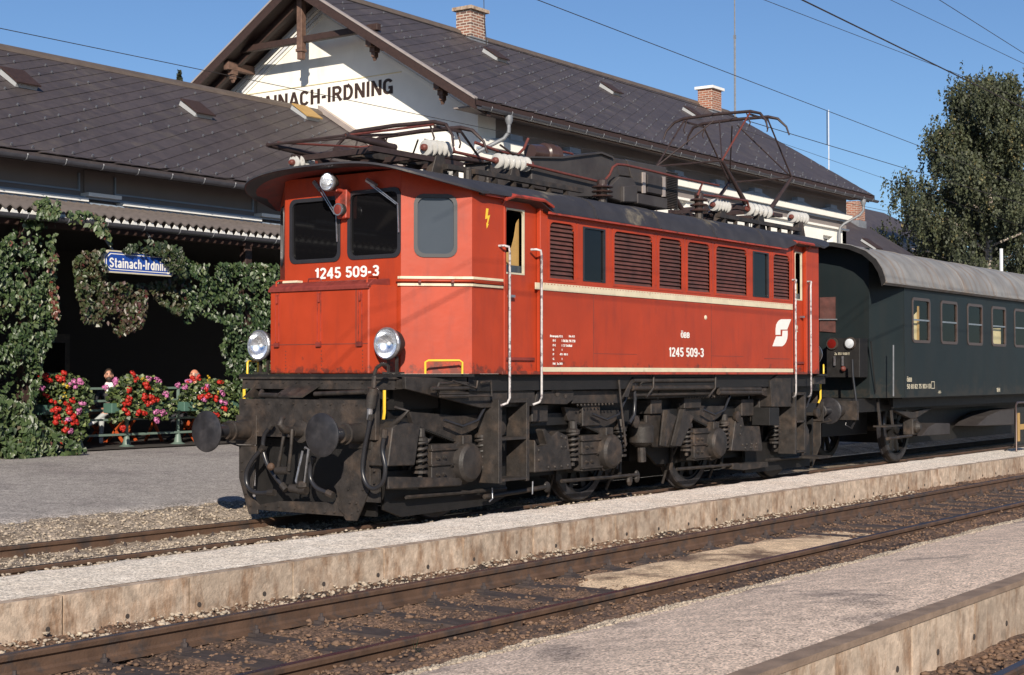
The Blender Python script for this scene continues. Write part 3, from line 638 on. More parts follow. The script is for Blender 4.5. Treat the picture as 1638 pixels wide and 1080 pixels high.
tb.box(LX0, 18.3, 11.62, 11.8, 4.90, 4.985); tb.build('panel_moulding', M['trimb'], lw_)
# canopy of corrugated sheets
n = int((18.2 - LX0) / .025); V = []; F = []
for i in range(n + 1):
    x = LX0 + i * .025; w = .032 * math.cos(2 * math.pi * x / .2)
    for (y, z) in ((9.84, 4.535), (11.78, 4.97)): V += [(x, y, z + w)]
    for (y, z) in ((9.84, 4.510), (11.78, 4.945)): V += [(x, y, z + w)]
for i in range(n):
    a = i * 4; b = a + 4; F += [(a, b, b + 1, a + 1), (a + 2, a + 3, b + 3, b + 2), (a, a + 2, b + 2, b), (a + 1, b + 1, b + 3, a + 3)]
mb = MB(); mb.add(V, F); mb.build('canopy_sheet', M['corr'], lw_, smooth=.6)
sc = MB(); x = LX0
while x < 18:
    sc.prism([(x + .1 - .085, 9.86, 4.40), (x + .1 + .085, 9.86, 4.40), (x + .1 + .02, 9.86, 4.475), (x + .1 - .02, 9.86, 4.475)], (0, .02, 0)) if 0 else sc.prism([(x + .02, 9.86, 4.42), (x + .18, 9.86, 4.42), (x + .125, 9.86, 4.505), (x + .075, 9.86, 4.505)], (0, .02, 0)); x += .2
o = sc.build('corrugation_filler', M['corrw'], lw_); tag(o, kind='stuff')
gutter(lw_, LX0, 18.2, 9.76, 4.40, .085)
for x in (-12, -8, -4, 0.2, 4.6, 9.9, 13.6, 17.6):
    MB().box(x - .09, x + .09, 10.15, 10.33, .3, 4.42).build('post', M['wood'], lw_, bevel=.01)
MB().box(LX0, 18.2, 10.14, 10.34, 4.26, 4.47).build('canopy_beam', M['wood'], lw_)
for px, py in ((30, 135), (312, 182)):
    p = MoL.inverted() @ at(px, py, Y=12.9 + (2.0 if 0 else 0)) if 0 else None
def onroof(px, py, Mo):
    "where the sight line meets the roof plane, in roof coordinates"
    d = at(px, py, Y=10.) - CAM; o = Mo.translation; nn = Vector((Mo[0][2], Mo[1][2], Mo[2][2])); t = (o - CAM).dot(nn) / d.dot(nn)
    return Mo.inverted() @ (CAM + d * t)
for (px, py, op) in ((28, 133, 0), (312, 181, 0), (487, 186, 1)):
    p = onroof(px, py, MoL); skylight(MoL, p.x, p.y, lw_, .52, .62, op)
# dark doors in the loggia's back wall
for x in (5.5, 9.2):
    d = MB().box(x, x + 1.3, 16.44, 16.5, .35, 2.6).build('door', M['under'], lw_); MB().box(x + .15, x + 1.15, 16.42, 16.44, 1.3, 2.4).build('pane', M['glass'], d)

# ---- tall main building
tb_ = thing('station_building', 'tall cream station house with timbered gable, dark tiled roof and the station name', 'building', (18.45, 16, .32))
TX0, TX1, GX, EX = 17.22, 42.0, 18.45, 41.35
YE, ZE, YR_, ZR = 9.95, 8.30, 16.0, 12.02; YB = 22.05
MB().prism([(TX0, YE, ZE - .03), (TX0, YR_, ZR - .03), (TX0, YB, ZE - .03), (TX0, YB, ZE - .15), (TX0, YR_, ZR - .16), (TX0, YE, ZE - .15)], (TX1 - TX0, 0, 0)).build('roof_deck', M['wood'], tb_)
MoT, HT = tiled_roof(tb_, TX0, TX1, YE, ZE, YR_, ZR, R(28), .62, .34)
MB().prism([(TX0, 15.8, ZR - .10), (TX0, 15.85, ZR), (TX0, 16, ZR + .09), (TX0, 16.2, ZR - .02), (TX0, 16.2, ZR - .12)], (TX1 - TX0, 0, 0)).build('ridge_capping', M['ridge'], tb_)
zr_ = lambda y: ZR - abs(y - 16) * (ZR - ZE) / (16 - YE)
for sy in (-1, 1):
    y1 = 16 + sy * 6.05
    MB().prism([(TX0 - .03, 16, ZR - .0), (TX0 - .03, y1, zr_(y1) - .0), (TX0 - .03, y1, zr_(y1) - .26), (TX0 - .03, 16, ZR - .27)], (.05, 0, 0)).build('barge_board', M['wood'], tb_)
    MB().prism([(TX0 - .05, 16, ZR + .045), (TX0 - .05, y1, zr_(y1) + .045), (TX0 - .05, y1, zr_(y1) - .01), (TX0 - .05, 16, ZR - .01)], (.14, 0, 0)).build('verge_flashing', M['verge'], tb_)
    MB().prism([(17.70, 16, ZR - .17), (17.70, y1, zr_(y1) - .17), (17.70, y1, zr_(y1) - .36), (17.70, 16, ZR - .38)], (.14, 0, 0)).build('rafter', M['wood'], tb_)
    MB().prism([(TX1 - .05, 16, ZR), (TX1 - .05, y1, zr_(y1)), (TX1 - .05, y1, zr_(y1) - .24), (TX1 - .05, 16, ZR - .27)], (.05, 0, 0)).build('barge_board', M['wood'], tb_)
    for k in range(4):      # crown moulding under the verge
        f = .30 + .11 * k; pr_ = .10 - .022 * k
        MB().prism([(GX - pr_, 16, ZR - f), (GX - pr_, 16 + sy * 5.2, zr_(16 + sy * 5.2) - f), (GX - pr_, 16 + sy * 5.2, zr_(16 + sy * 5.2) - f - .09), (GX - pr_, 16, ZR - f - .09)], (pr_ + .01, 0, 0)).build('gable_moulding', M['plaster'] if k % 2 else M['trim'], tb_)
gw = MB(); gw.prism([(GX, 10.8, .3), (GX, 21.2, .3), (GX, 21.2, zr_(21.2) - .16), (GX, 16, ZR - .16), (GX, 10.8, zr_(10.8) - .16)], (.35, 0, 0)); gw.build('gable_wall', M['plaster'], tb_)
MB().prism([(EX - .35, 10.8, .3), (EX - .35, 21.2, .3), (EX - .35, 21.2, zr_(21.2) - .16), (EX - .35, 16, ZR - .16), (EX - .35, 10.8, zr_(10.8) - .16)], (.35, 0, 0)).build('end_wall', M['plaster'], tb_)
MB().box(GX + .35, EX - .35, 20.9, 21.2, .3, 8.3).build('rear_wall', M['plaster'], tb_)
hx = [at(px, 280, Y=10.75).x for px in (817, 911, 1000, 1078, 1144, 1205, 1273, 1326)]
holes = [(x - .5 + .35, x + .5 + .35, 5.0, 6.95) for x in hx[:-1]] + [(hx[-1] - .42, hx[-1] + .42, 5.0, 6.70)]
lw2 = MB(frameM((0, 10.8, 0), (1, 0, 0), (0, 0, 1))); holed(lw2, GX + .002, EX, .3, 8.35, holes, .3)
lw2.build('long_wall', M['plaster'], tb_)
MB().box(GX + .3, EX - .02, 10.783, 10.797, 7.62, 8.33).build('eave_shade_sheet', M['plasters'], tb_)  # grey sheet painting in the eave's shade on the cream wall
MB().box(GX - .03, GX + .72, 10.765, 10.795, .3, 8.2).build('corner_pilaster', M['plaster'], tb_)
for (a, b, c, d_) in ((7.36, 7.56, .24, 'plaster'), (7.30, 7.36, .14, 'trimb'), (6.98, 7.05, .11, 'plaster')):
    MB().box(GX - .05, EX + .02, 10.8 - c, 10.799, a, b).build('cornice', M[d_], tb_)
MB().box(GX + .4, EX - .05, 10.775, 10.797, 7.05, 7.30).build('cornice_shade_sheet', M['plasters'], tb_)  # grey sheet painting in the shade that the cornice drops on the wall
for i, x in enumerate(hx):      # little hood over each window, with a keystone block
    h = MB(); h.prism([(x - 1.0, 10.6, 7.56), (x - .95, 10.6, 7.60), (x - .3, 10.6, 7.70), (x + .3, 10.6, 7.70), (x + .95, 10.6, 7.60), (x + 1.0, 10.6, 7.56)], (0, .2, 0)); h.box(x - .27, x + .27, 10.56, 10.79, 7.66, 7.80)
    h.build('window_hood', M['trimb'], tb_)
    hl = holes[i]
    w = MB(); w.ring([(hl[0], 10.97, hl[2]), (hl[1], 10.97, hl[2]), (hl[1], 10.97, hl[3]), (hl[0], 10.97, hl[3])], [(hl[0] + .08, 10.97, hl[2] + .08), (hl[1] - .08, 10.97, hl[2] + .08), (hl[1] - .08, 10.97, hl[3] - .08), (hl[0] + .08, 10.97, hl[3] - .08)], (0, .06, 0)); w.box((hl[0] + hl[1]) / 2 - .03, (hl[0] + hl[1]) / 2 + .03, 10.97, 11.03, hl[2] + .08, hl[3] - .08)
    f = w.build('window', M['white'], tb_); MB().box(hl[0] + .03, hl[1] - .03, 11.0, 11.01, hl[2] + .03, hl[3] - .03).build('pane', M['winf'], f)
# boxed eave, gutter
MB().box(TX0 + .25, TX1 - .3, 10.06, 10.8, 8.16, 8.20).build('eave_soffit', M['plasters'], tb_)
MB().box(TX0 + .05, TX1 - .05, 9.98, 10.06, 8.08, 8.26).build('eave_fascia', M['wood'], tb_)
gutter(tb_, TX0 + .1, TX1 + .12, 9.90, 8.13, .085)
MB().box(TX0 + .4, TX1 - .4, 10.0, 10.03, 8.03, 8.075).build('eave_lath', M['woodw'], tb_)
# timber work of the gable
kp = MB(); kp.box(17.52, 17.70, 15.91, 16.09, 10.30, ZR - .1); kp.box(17.50, 17.72, 15.89, 16.11, 10.22, 10.30); kp.box(17.53, 17.69, 15.92, 16.08, 10.02, 10.22); kp.build('king_post', M['woodw'], tb_, bevel=.01)
MB().box(17.58, 17.74, 13.35, 18.65, 10.47, 10.64).build('tie_beam', M['wood'], tb_, bevel=.008)
for (y, z) in ((18.55, 10.02), (13.45, 10.02), (11.25, 8.68), (20.75, 8.68)):
    p = MB(); p.box(17.35, GX, y - .09, y + .09, z, z + .22)
    p.box(17.50, 17.72, y - .085, y + .085, z - .12, z); p.box(17.54, 17.69, y - .06, y + .06, z - .24, z - .12)
    p.prism([(17.62 - .05, y - .05, z - .24), (17.62 + .05, y - .05, z - .24), (17.62, y - .05, z - .34)], (0, .1, 0)); p.build('purlin_end', M['woodw'], tb_, bevel=.006)
for (a, b) in (((GX - .03, 13.3, 9.515), (GX, 18.9, 9.56)),):
    MB().box(GX - .02, GX - .001, 13.25, 18.9, 9.505, 9.525).build('text_band_moulding', M['curtain'], tb_)
# station name painted on the gable
pe = at(629.5, 149, X=GX); ph = at(505, 166, X=GX)
yr0 = pe.y; hcap = .405
lt = text('STAINACH-IRDNING', (GX - .004, 18.97, 8.985), (0, -1, 0), (0, 0, 1), 18.97 - yr0, hcap, M['wood'], tb_, 'station_name', bold=.035)
# chimneys, aerials, downpipes
def chimney(x, y, z0, z1, w, d, m):
    c = MB().box(x - w / 2, x + w / 2, y - d / 2, y + d / 2, z0, z1).build('chimney', M[m], tb_, bevel=.006)
    MB().box(x - w / 2 - .09, x + w / 2 + .09, y - d / 2 - .09, y + d / 2 + .09, z1, z1 + .10).build('cap', M['conc'] if m == 'brick2' else M['white'], c)
    MB().box(x - w / 2 - .05, x + w / 2 + .05, y - d / 2 - .06, y + d / 2 + .03, z0, zr_(y - d / 2) + .10).build('flashing', M['zinc'], c)
    return c
chimney(24.75, 15.75, 11.6, 12.62, .75, .55, 'brick2'); chimney(39.7, 15.6, 11.5, 12.50, .78, .6, 'brick')
lr = MB().tube([(24.95, 15.3, 11.6), (24.95, 15.4, 12.6), (24.95, 15.42, 13.5)], .012, 5).build('lightning_rod', M['under'], tb_)
am = MB(); am.tube([(41.6, 15.5, 11.5), (41.6, 15.5, 14.9)], .045, 6); am.tube([(41.6, 15.5, 14.9), (41.6, 15.5, 15.6), (41.6, 15.5, 19.5)], [.03, .03, .02], 6); am.box(41.56, 41.64, 15.46, 15.54, 14.8, 14.95); am.build('aerial_mast', M['zinc'], tb_)
def downpipe(x, xs):
    y0 = 9.90
    MB().lathe((x, y0, 8.06), (0, 0, -1), [(0, .10), (.12, .10), (.22, .06)], 12).tube([(x, y0, 7.86), (x, y0, 7.66), (x - .04 * xs, y0 + .12, 7.50), (x - .45 * xs, 10.5, 7.17), (x - .52 * xs, 10.62, 7.05), (x - .52 * xs, 10.66, 6.8), (x - .52 * xs, 10.66, .4)], .05, 10).build('downpipe', M['zinc'], tb_, smooth=.8)
downpipe(at(814, 190, Y=9.9).x, 1); downpipe(at(1381, 330, Y=9.9).x, .8)
for (px, py) in ((790, 93), (975, 147), (1106, 184)):
    p = onroof(px, py, MoT); skylight(MoT, p.x, p.y, tb_, .5, .6)

# ---- far houses
def house(name, label, x0, x1, y0, y1, zw, zr, hip=3.5, wallm='wallf', eave=.6, split=None):
    t = thing(name, label, 'house', ((x0 + x1) / 2, (y0 + y1) / 2, 0)); ym = (y0 + y1) / 2
    MB().box(x0, x1, y0, y1, 0, zw).build('wall', M[wallm], t)
    a, b, c, d = (x0 - eave, y0 - eave), (x1 + eave, y0 - eave), (x1 + eave, y1 + eave), (x0 - eave, y1 + eave)
    r = MB(); r.add([(*a, zw), (*b, zw), (*c, zw), (*d, zw), (x0 + hip, ym, zr), (x1 - hip, ym, zr)], [(0, 1, 5, 4), (1, 2, 5), (2, 3, 4, 5), (3, 0, 4)])
    r.add([(*a, zw - .12), (*b, zw - .12), (*c, zw - .12), (*d, zw - .12)], [(0, 3, 2, 1)]); r.build('roof', M['tile'], t)
    MB().box(a[0] - .05, b[0] + .05, a[1] - .05, a[1] + .0, zw - .5, zw + .03).build('eave_board', M['eavef'], t)
    MB().box(a[0] - .05, a[0] + .0, a[1] - .05, d[1], zw - .5, zw + .03).build('eave_board', M['eavef'], t)
    return t
h1 = house('house', 'far white house with dark hipped roof and pale eaves behind the birch', 78, 106.5, 28.6, 38, 10.9, 14.2, 5.0)
for i in range(6):
    f = MB().box(80 + 4.4 * i, 81.2 + 4.4 * i, 28.53, 28.65, 6.6, 8.6).build('window', M['trim'], h1); MB().box(80.1 + 4.4 * i, 81.1 + 4.4 * i, 28.5, 28.53, 6.7, 8.5).build('pane', M['winf'], f)
h2 = thing('house', 'dark gabled roof with a tall brick chimney just right of the station house', 'house', (50, 15, 0))
MB().box(42.6, 56.2, 12.4, 21, 0, 5.6).build('wall', M['wallf'], h2)
MB().prism([(42.5, 11.2, 5.4), (42.5, 16.8, 9.0), (42.5, 22.4, 5.4), (42.5, 22.4, 5.25), (42.5, 16.8, 8.8), (42.5, 11.2, 5.2)], (14.3, 0, 0)).build('roof', M['tile'], h2)
c = MB().box(55.2, 56.0, 16.1, 16.8, 7.6, 9.75).build('chimney', M['brick'], h2); MB().box(55.15, 56.05, 16.05, 16.85, 7.6, 8.85).build('flashing', M['zinc'], c)
Mo2, _h = roofframe(42.5, 11.2, 5.41, 16.8, 9.02); p = onroof(1392, 394, Mo2); skylight(Mo2, p.x, p.y, h2, .6, .8)

# ------------------------------------------------------------------ the electric locomotive
def clearmat(name, tint, ior):
    m = bpy.data.materials.new(name); m.use_nodes = True; n_ = m.node_tree.nodes; l_ = m.node_tree.links
    tp = n_.new('ShaderNodeBsdfTransparent'); tp.inputs[0].default_value = (*tint, 1); gl = n_.new('ShaderNodeBsdfGlossy'); gl.inputs['Roughness'].default_value = .04
    lw = n_.new('ShaderNodeLayerWeight'); fz = n_.new('ShaderNodeMapRange'); l_.new(lw.outputs['Facing'], fz.inputs[0]); fz.interpolation_type = 'SMOOTHERSTEP'; fz.inputs[1].default_value = .2; fz.inputs[3].default_value = .03; fz.inputs[4].default_value = ior - 1; ms = n_.new('ShaderNodeMixShader')
    for a, b in ((fz.outputs[0], ms.inputs[0]), (tp.outputs[0], ms.inputs[1]), (gl.outputs[0], ms.inputs[2]), (ms.outputs[0], n_['Material Output'].inputs[0])): l_.new(a, b)
    return m
M['lensglass'] = clearmat('clear_lens', (.97, .98, 1), 1.45)
loco = thing('electric_locomotive', 'red four-axle electric locomotive numbered 1245 509-3 with raised rear pantograph', 'locomotive', (6.46, 0, 0))
RT = Matrix.Translation((6.58, 0, 0)) @ Matrix.Rotation(math.pi, 4, 'Z') @ Matrix.Translation((-6.58, 0, 0))
I4 = Matrix.Identity(4)
def cc(ox, oy, s): return lambda *p: [(ox + a / s, oy + b / s) for a, b in p]
c2 = cc(290, 560, 3.857); c3 = cc(600, 560, 3.857); c4 = cc(960, 560, 3.857); c5 = cc(1218, 500, 3.857)
def py_(pts, Y): return [at(x, y, Y=Y) for x, y in pts]
def px_(pts, X): return [at(x, y, X=X) for x, y in pts]
YS = -1.50
def P_(y):
    a = abs(y) / 1.6; return 4.09 - .30 * min(a, 1.02) ** 3.0
# --- body side, near side with louvres and windows
LV = [(3.42, 3.96), (4.92, 5.90), (6.09, 6.71), (6.89, 7.54), (7.74, 8.71), (9.63, 10.20)]
WN = [(4.17, 4.70), (8.92, 9.46)]
ZL0, ZL1 = 2.87, 3.56
sideholes = [(a, b, ZL0, ZL1) for a, b in LV + WN]
bs = MB(frameM((0, YS, 0), (1, 0, 0), (0, 0, 1))); holed(bs, 3.25, 10.33, 1.70, 3.66, sideholes, .05); bs.build('body_side', M['red'], loco)
MB().box(2.4, 10.7, 1.45, 1.50, 1.70, 3.70).build('body_side', M['red'], loco)
for a, b in LV:
    fr_ = MB(); k = 4
    o = sqpts(a - .035, b + .035, ZL0 - .03, ZL1 + .035); i = arcpts(a + .0, b - .0, ZL0, ZL1, .08, 4, (0, 0, 1, 1))
    fr_.ring([(u, YS - .006, v) for u, v in o], [(u, YS - .006, v) for u, v in i], (0, .03, 0))
    lv = fr_.build('louvre_frame', M['red'], loco)
    n = 13; dz = (ZL1 - ZL0) / n
    sm = MB(); w = b - a - .012
    sm.prism([(0, .0, -dz * .50), (0, -.006, -dz * .50), (0, .026, dz * .40), (0, .032, dz * .40)], (w, 0, 0))
    sme = sm.mesh('louvre_slat', M['darkred'])
    for q in range(n): place('louvre_slat', sme, lv, Matrix.Translation((a + .006, YS + .006, ZL0 + dz * (q + .5))))
    MB().box(a, b, YS + .036, YS + .044, ZL0, ZL1).build('louvre_backing', M['underd'], lv)
for a, b in WN:
    i = arcpts(a + .03, b - .03, ZL0 + .01, ZL1 - .02, .03); o = sqpts(a - .0, b + .0, ZL0 - .0, ZL1 + .0)
    wf = MB().ring([(u, YS - .008, v) for u, v in o], [(u, YS - .008, v) for u, v in i], (0, .03, 0)).build('window_frame', M['rubber'], loco)
    MB().box(a + .01, b - .01, YS + .018, YS + .024, ZL0, ZL1).build('pane', M['glass'], wf)
# pillars (cover strips), waist stripe, sill stripe, rivets
ps = MB()
for x in (3.29, 4.06, 4.80, 6.0, 6.80, 7.63, 8.82, 9.55, 10.28):
    ps.box(x - .03, x + .03, YS - .004, YS, 2.90, 3.60)
ps.build('cover_strip', M['red'], loco)
wsm = MB(); x = 3.27
while x < 10.2:
    wsm.box(x + .001, min(x + 1.17, 10.3), YS - .012, YS - .001, 2.715, 2.805); x += 1.172
wsm.build('waist_stripe', M['cream'], loco)
MB().box(3.10, 3.22, YS - .012, YS - .001, 2.72, 2.80).build('waist_stripe', M['cream'], loco)
MB().box(3.27, 10.33, YS - .010, YS - .001, 1.725, 1.78).build('sill_stripe', M['cream'], loco)
MB().box(3.25, 10.35, YS - .006, YS + .02, 1.69, 1.724).build('sill_stripe', M['red2'], loco, bevel=.003)
rv = MB()
for x in (4.43, 6.0, 7.6, 9.25):
    for z in fr(1.9, 2.68, .065): rv.box(x - .005, x + .005, YS - .004, YS, z - .005, z + .005)
for x in fr(3.3, 10.3, .07): rv.box(x - .006, x + .006, YS - .017, YS - .012, 2.788, 2.797); rv.box(x - .005, x + .005, YS - .004, YS, 3.60, 3.61)
o = rv.build('rivet', M['red2'], loco); tag(o, kind='stuff')
jn = MB()
for x in (4.42, 7.585): jn.box(x - .003, x + .003, YS - .0022, YS, 1.79, 2.71)
jn.box(4.42, 5.5, YS - .0022, YS, 1.955, 1.960); jn.box(7.6, 8.6, YS - .0022, YS, 1.955, 1.960); jn.box(9.3, 10.2, YS - .0024, YS, 1.93, 1.937); jn.build('panel_seam', M['darkred'], loco)
# --- lettering
SXA, SZ = Vector((1, 0, 0)), Vector((0, 0, 1))
def stext(s, px0, px1, pyb, pyt, m='white', bold=.02, Y=YS - .004, parent=loco, name='lettering'):
    a = at(px0, pyb, Y=Y); b = at(px1, pyb, Y=Y); t = at(px0, pyt, Y=Y)
    return text(s, a, SXA, SZ, b.x - a.x, t.z - a.z, M[m], parent, name, .003, bold)
stext('1245 509-3', 1070, 1125.5, 570.5, 555.5, bold=.03, name='running_number'); stext('ÖBB', 1089, 1103, 540.5, 531.5, bold=.03, name='railway_initials')
cA = cc(860, 500, 10.8)
def small(s, x0, x1, yb, yt): (a, b), (c, d) = cA((x0, yb), (x1, yt)); stext(s, a, c, b, d, bold=.02)
small('Bremsgew. 83 t', 215, 430, 425, 385); small('Hu A2', 540, 640, 428, 392)
small('R-E', 262, 312, 502, 464); small('t  Br.Unt. 94 2 90', 415, 648, 510, 464); small('P-E', 262, 312, 585, 545); small('t  ST Selzthal', 415, 592, 590, 548)
small('R', 262, 282, 660, 625); small('t', 415, 426, 660, 625); small('P', 262, 282, 740, 702); small('49  80 t', 382, 520, 740, 702); small('G', 262, 284, 820, 782); small('t', 415, 426, 820, 782); small('Hd  2x30t', 262, 428, 902, 864)
stext('2', 1272.5, 1276, 531, 520, 'letc', .0)
cB = cc(1060, 500, 6.3)
lg = MB()
for pl in ([(1295, 68), (1255, 172), (1188, 172), (1188, 225), (1140, 225), (1140, 165), (1146, 125), (1158, 97), (1175, 78), (1195, 68)], [(1108, 340), (1145, 240), (1206, 240), (1210, 183), (1260, 183), (1260, 225), (1255, 265), (1243, 300), (1225, 325), (1205, 340)]):
    lg.prism(py_(cB(*pl), YS - .004), (0, .003, 0))
lg.build('railway_emblem', M['white'], loco)
MB().lathe(at(1128.5, 508, Y=YS), (0, -1, 0), [(0, .035), (.01, .03), (.02, .012)], 10).build('plug', M['letc'], loco)
# small yellow high-voltage flash
def flash(px, py, Y, s, name='warning_flash'):
    o = at(px, py, Y=Y); q = [(.2, 1), (.75, 1), (.42, .52), (.85, .52), (.38, .16), (.55, .16), (.12, -.16), (.12, .18), (.27, .14), (.50, .42), (.05, .42)]
    q = [(.28, 1), (.62, 1), (.48, .60), (.85, .66), (.50, .14), (.66, .16), (.36, -.1), (.30, .22), (.42, .18), (.50, .46), (.14, .40)]
    MB().prism([(o.x + a * s * .62, Y, o.z + b * s) for a, b in q], (0, .003, 0)).build(name, M['yellow'], loco)
flash(775, 362, YS - .004, .21)

def both(T):            # right-handed and left-handed variants of an end
    return T
def end(T, front):
    E = lambda: MB(T)
    def part(mb, name, m, **k): return mb.build(name, M[m], loco, **k)
    XF, XC, A = 1.30, 1.84, .90
    dx = (lambda x: x) if front else (lambda x: 2.29 + (x - 2.42) * .57 / .85)
    # cab front wall with two windows
    u = frameM((XF, 0, 0), (0, -1, 0), (0, 0, 1))
    def wl(mb): mb.T = T @ u; return mb
    hol = [(-.80, -.03, 3.03, 3.76), (.12, .90 - .02, 3.04, 3.80)]
    part(holed(wl(MB()), -A, A, 1.70, 4.02, hol, .05), 'cab_front', 'red')
    for (a, b, c, d) in hol:
        r1 = wl(MB()).ring([(x, y, .012) for x, y in arcpts(a - .02, b + .02, c - .02, d + .02, .09)], [(x, y, .012) for x, y in arcpts(a + .025, b - .025, c + .025, d - .025, .075)], (0, 0, -.05))
        f = part(r1, 'cab_window', 'rubber', smooth=.5); wl(MB()).box(a, b, c, d, -.022, -.018).build('pane', M['glass'], f)
        wl(MB()).ring([(x, y, .001) for x, y in sqpts(a - .0, b + .0, c - .0, d + .0)], [(x, y, .001) for x, y in arcpts(a - .01, b + .01, c - .01, d + .01, .08)], (0, 0, -.02)).build('corner_fillet', M['red'], f)
    # slanted corner panels and short cab sides
    for s in (-1, 1):
        p0 = Vector((XF, s * A, 0)); p1 = Vector((XC, s * 1.5, 0)); L = (p1 - p0).length
        uu = (p1 - p0).normalized() if s < 0 else (p0 - p1).normalized(); org = p0 if s < 0 else p1
        F = frameM(org, uu, (0, 0, 1)); a, b = (.165, .62) if s < 0 else (L - .62, L - .165)
        mb = MB(T @ F); holed(mb, 0, L, 1.70, 3.80, [(a, b, 3.04, 3.72)], .04); mb.prism([(0, 3.795, -.002), (L, 3.795, -.002), (0, 4.0, -.002)] if s < 0 else [(0, 3.795, -.002), (L, 3.795, -.002), (L, 4.0, -.002)], (0, 0, -.03)); part(mb, 'cab_corner', 'red')
        mb = MB(T @ F).ring([(x, y, .012) for x, y in arcpts(a - .02, b + .02, 3.02, 3.74, .11)], [(x, y, .012) for x, y in arcpts(a + .022, b - .022, 3.062, 3.698, .09)], (0, 0, -.05)); f = part(mb, 'cab_window', 'rubber', smooth=.5)
        MB(T @ F).box(a, b, 3.04, 3.72, -.02, -.016).build('pane', M['glassb'] if front else M['glass'], f)
        MB(T @ F).ring([(x, y, .001) for x, y in sqpts(a, b, 3.04, 3.72)], [(x, y, .001) for x, y in arcpts(a - .01, b + .01, 3.03, 3.73, .10)], (0, 0, -.02)).build('corner_fillet', M['red'], f)
        # side wall with the cab door
        F = frameM((0, s * 1.5, 0), (1, 0, 0), (0, 0, 1)) if s < 0 else frameM((0, s * 1.5, 0), (-1, 0, 0), (0, 0, 1))
        q = lambda x0, x1: (dx(x0), dx(x1)) if s < 0 else (-dx(x1), -dx(x0))
        mb = MB(T @ F); x0, x1 = (1.84, dx(2.46)) if s < 0 else (-dx(2.46), -1.84); holed(mb, x0, x1, 1.70, 3.80, [], .04); part(mb, 'cab_side', 'red')
        x0, x1 = q(2.42, 3.27); d0, d1 = q(2.50, 3.20); w0, w1 = q(2.55, 2.95)
        dr = MB(T @ F); holed(dr, d0, d1, 1.72, 3.78, [(w0, w1, 2.88, 3.66)], .03)
        for p in dr.v: pass
        dr.T = None
        dr2 = MB(T @ F @ Matrix.Translation((0, 0, -.05))); holed(dr2, d0, d1, 1.72, 3.78, [(w0, w1, 2.88, 3.66)], .03); door = part(dr2, 'cab_door', 'red')
        mb = MB(T @ F); e0, e1 = q(3.20, 3.26); mb.box(e0, e1, 1.70, 3.80, -.05, .012); e0, e1 = q(2.455, 2.50); mb.box(e0, e1, 1.70, 3.80, -.05, .010); e0, e1 = q(2.42, 3.27); mb.box(e0, e1, 1.69, 1.735, -.05, .008); part(mb, 'door_frame', 'red', bevel=.006)
        MB(T @ F).ring([(x, y, -.045) for x, y in sqpts(w0, w1, 2.88, 3.66)], [(x, y, -.045) for x, y in arcpts(w0 + .018, w1 - .018, 2.90, 3.64, .05, 4, (0, 0, 1, 1))], (0, 0, -.03)).build('door_window_frame', M['letc'], door)
        # ochre lining seen through the open window, dropped pane on the sill
        pts = [(w0, 2.88), (w1, 2.88), (w1, 3.56), (w1 - .05, 3.50), (w1 - .09, 3.34), (w1 - .14, 3.22), (w1 - .20, 3.15), (w0, 3.13)] if s < 0 else [(w0, 2.88), (w1, 2.88), (w1, 3.13), (w0 + .27, 3.15), (w0 + .09, 3.34), (w0, 3.56)]
        MB(T @ F).prism([(x, y, -.13) for x, y in pts], (0, 0, -.01)).build('cab_lining', M['ochre'], door)
        MB(T @ F).box(w0, w1, 2.90, 2.99, -.10, -.09).build('dropped_pane', M['glassb'], door)
        MB(T @ F).box(d0, d1, 1.72, 3.78, -.55, -.54).build('inner_screen', M['underd'], door)
        v0, v1 = q(2.53, 3.13); MB(T @ F).box(v0, v1, 1.86, 1.895, -.048, -.02).build('door_kick_ledge', M['hoodtop'], door)
        h0, h1 = q(2.60, 2.68); MB(T @ F).box(h0, h1, 2.60, 2.63, -.048, .01).build('handle', M['steel'], door)
        # little curved roof over the door
        k0, k1 = q(2.36, 3.34); xm = (k0 + k1) / 2
        secs = []
        for x in (k0, k0 + .18, k1 - .18, k1):
            dz = -.0 if abs(x - xm) < .4 else -.055
            secs.append([(x, 3.83 + dz, .0), (x, 3.81 + dz, .10), (x, 3.785 + dz, .13), (x, 3.765 + dz, .12), (x, 3.79 + dz, .0)])
        part(MB(T @ F).loft(secs), 'door_canopy', 'red2')
        for xx in q(2.43, 3.24): part(MB(T @ F).tube([(xx, 3.79, .08), (xx, 3.74, .05), (xx, 3.68, .0)], .012, 6), 'rain_strip', 'red2')
        # long handrails beside the door
        for xx, xo in ((2.44 if front else 2.37, -.06), (3.10 if front else 2.94, -.06)):
            X_ = xx if s < 0 else -xx; o_ = .10
            part(MB(T @ F).tube([(X_ - (.08 if s < 0 else -.08), 3.19, .0), (X_ - (.07 if s < 0 else -.07), 3.19, o_ * .7), (X_ - (.02 if s < 0 else -.02), 3.18, o_), (X_, 3.12, o_), (X_, 1.42, o_), (X_ - (.02 if s < 0 else -.02), 1.36, o_ * .8), (X_ - (.07 if s < 0 else -.07), 1.33, .02)], .0145, 8), 'handrail', 'handrail', smooth=1)
    # waist rail of the cab: wraps the corner
    z = 2.76
    for zz, nm, m in ((2.79, 'waist_moulding', 'cream'), (2.71, 'waist_moulding', 'cream')):
        pth = [(XF - .012, -.87, zz), (XF - .012, -.90, zz), (XC - .0, -1.512, zz), (2.42, -1.512, zz)]
        mb = E()
        for a, b in zip(pth, pth[1:]): mb.bar(a, b, .022, .028)
        part(mb, nm, m)
    pth = [(XF - .03, -.86, 2.755), (XF - .035, -.915, 2.755), (XC - .02, -1.535, 2.755), (XC + .02, -1.545, 2.755), (2.36, -1.545, 2.755), (2.42, -1.52, 2.745)]
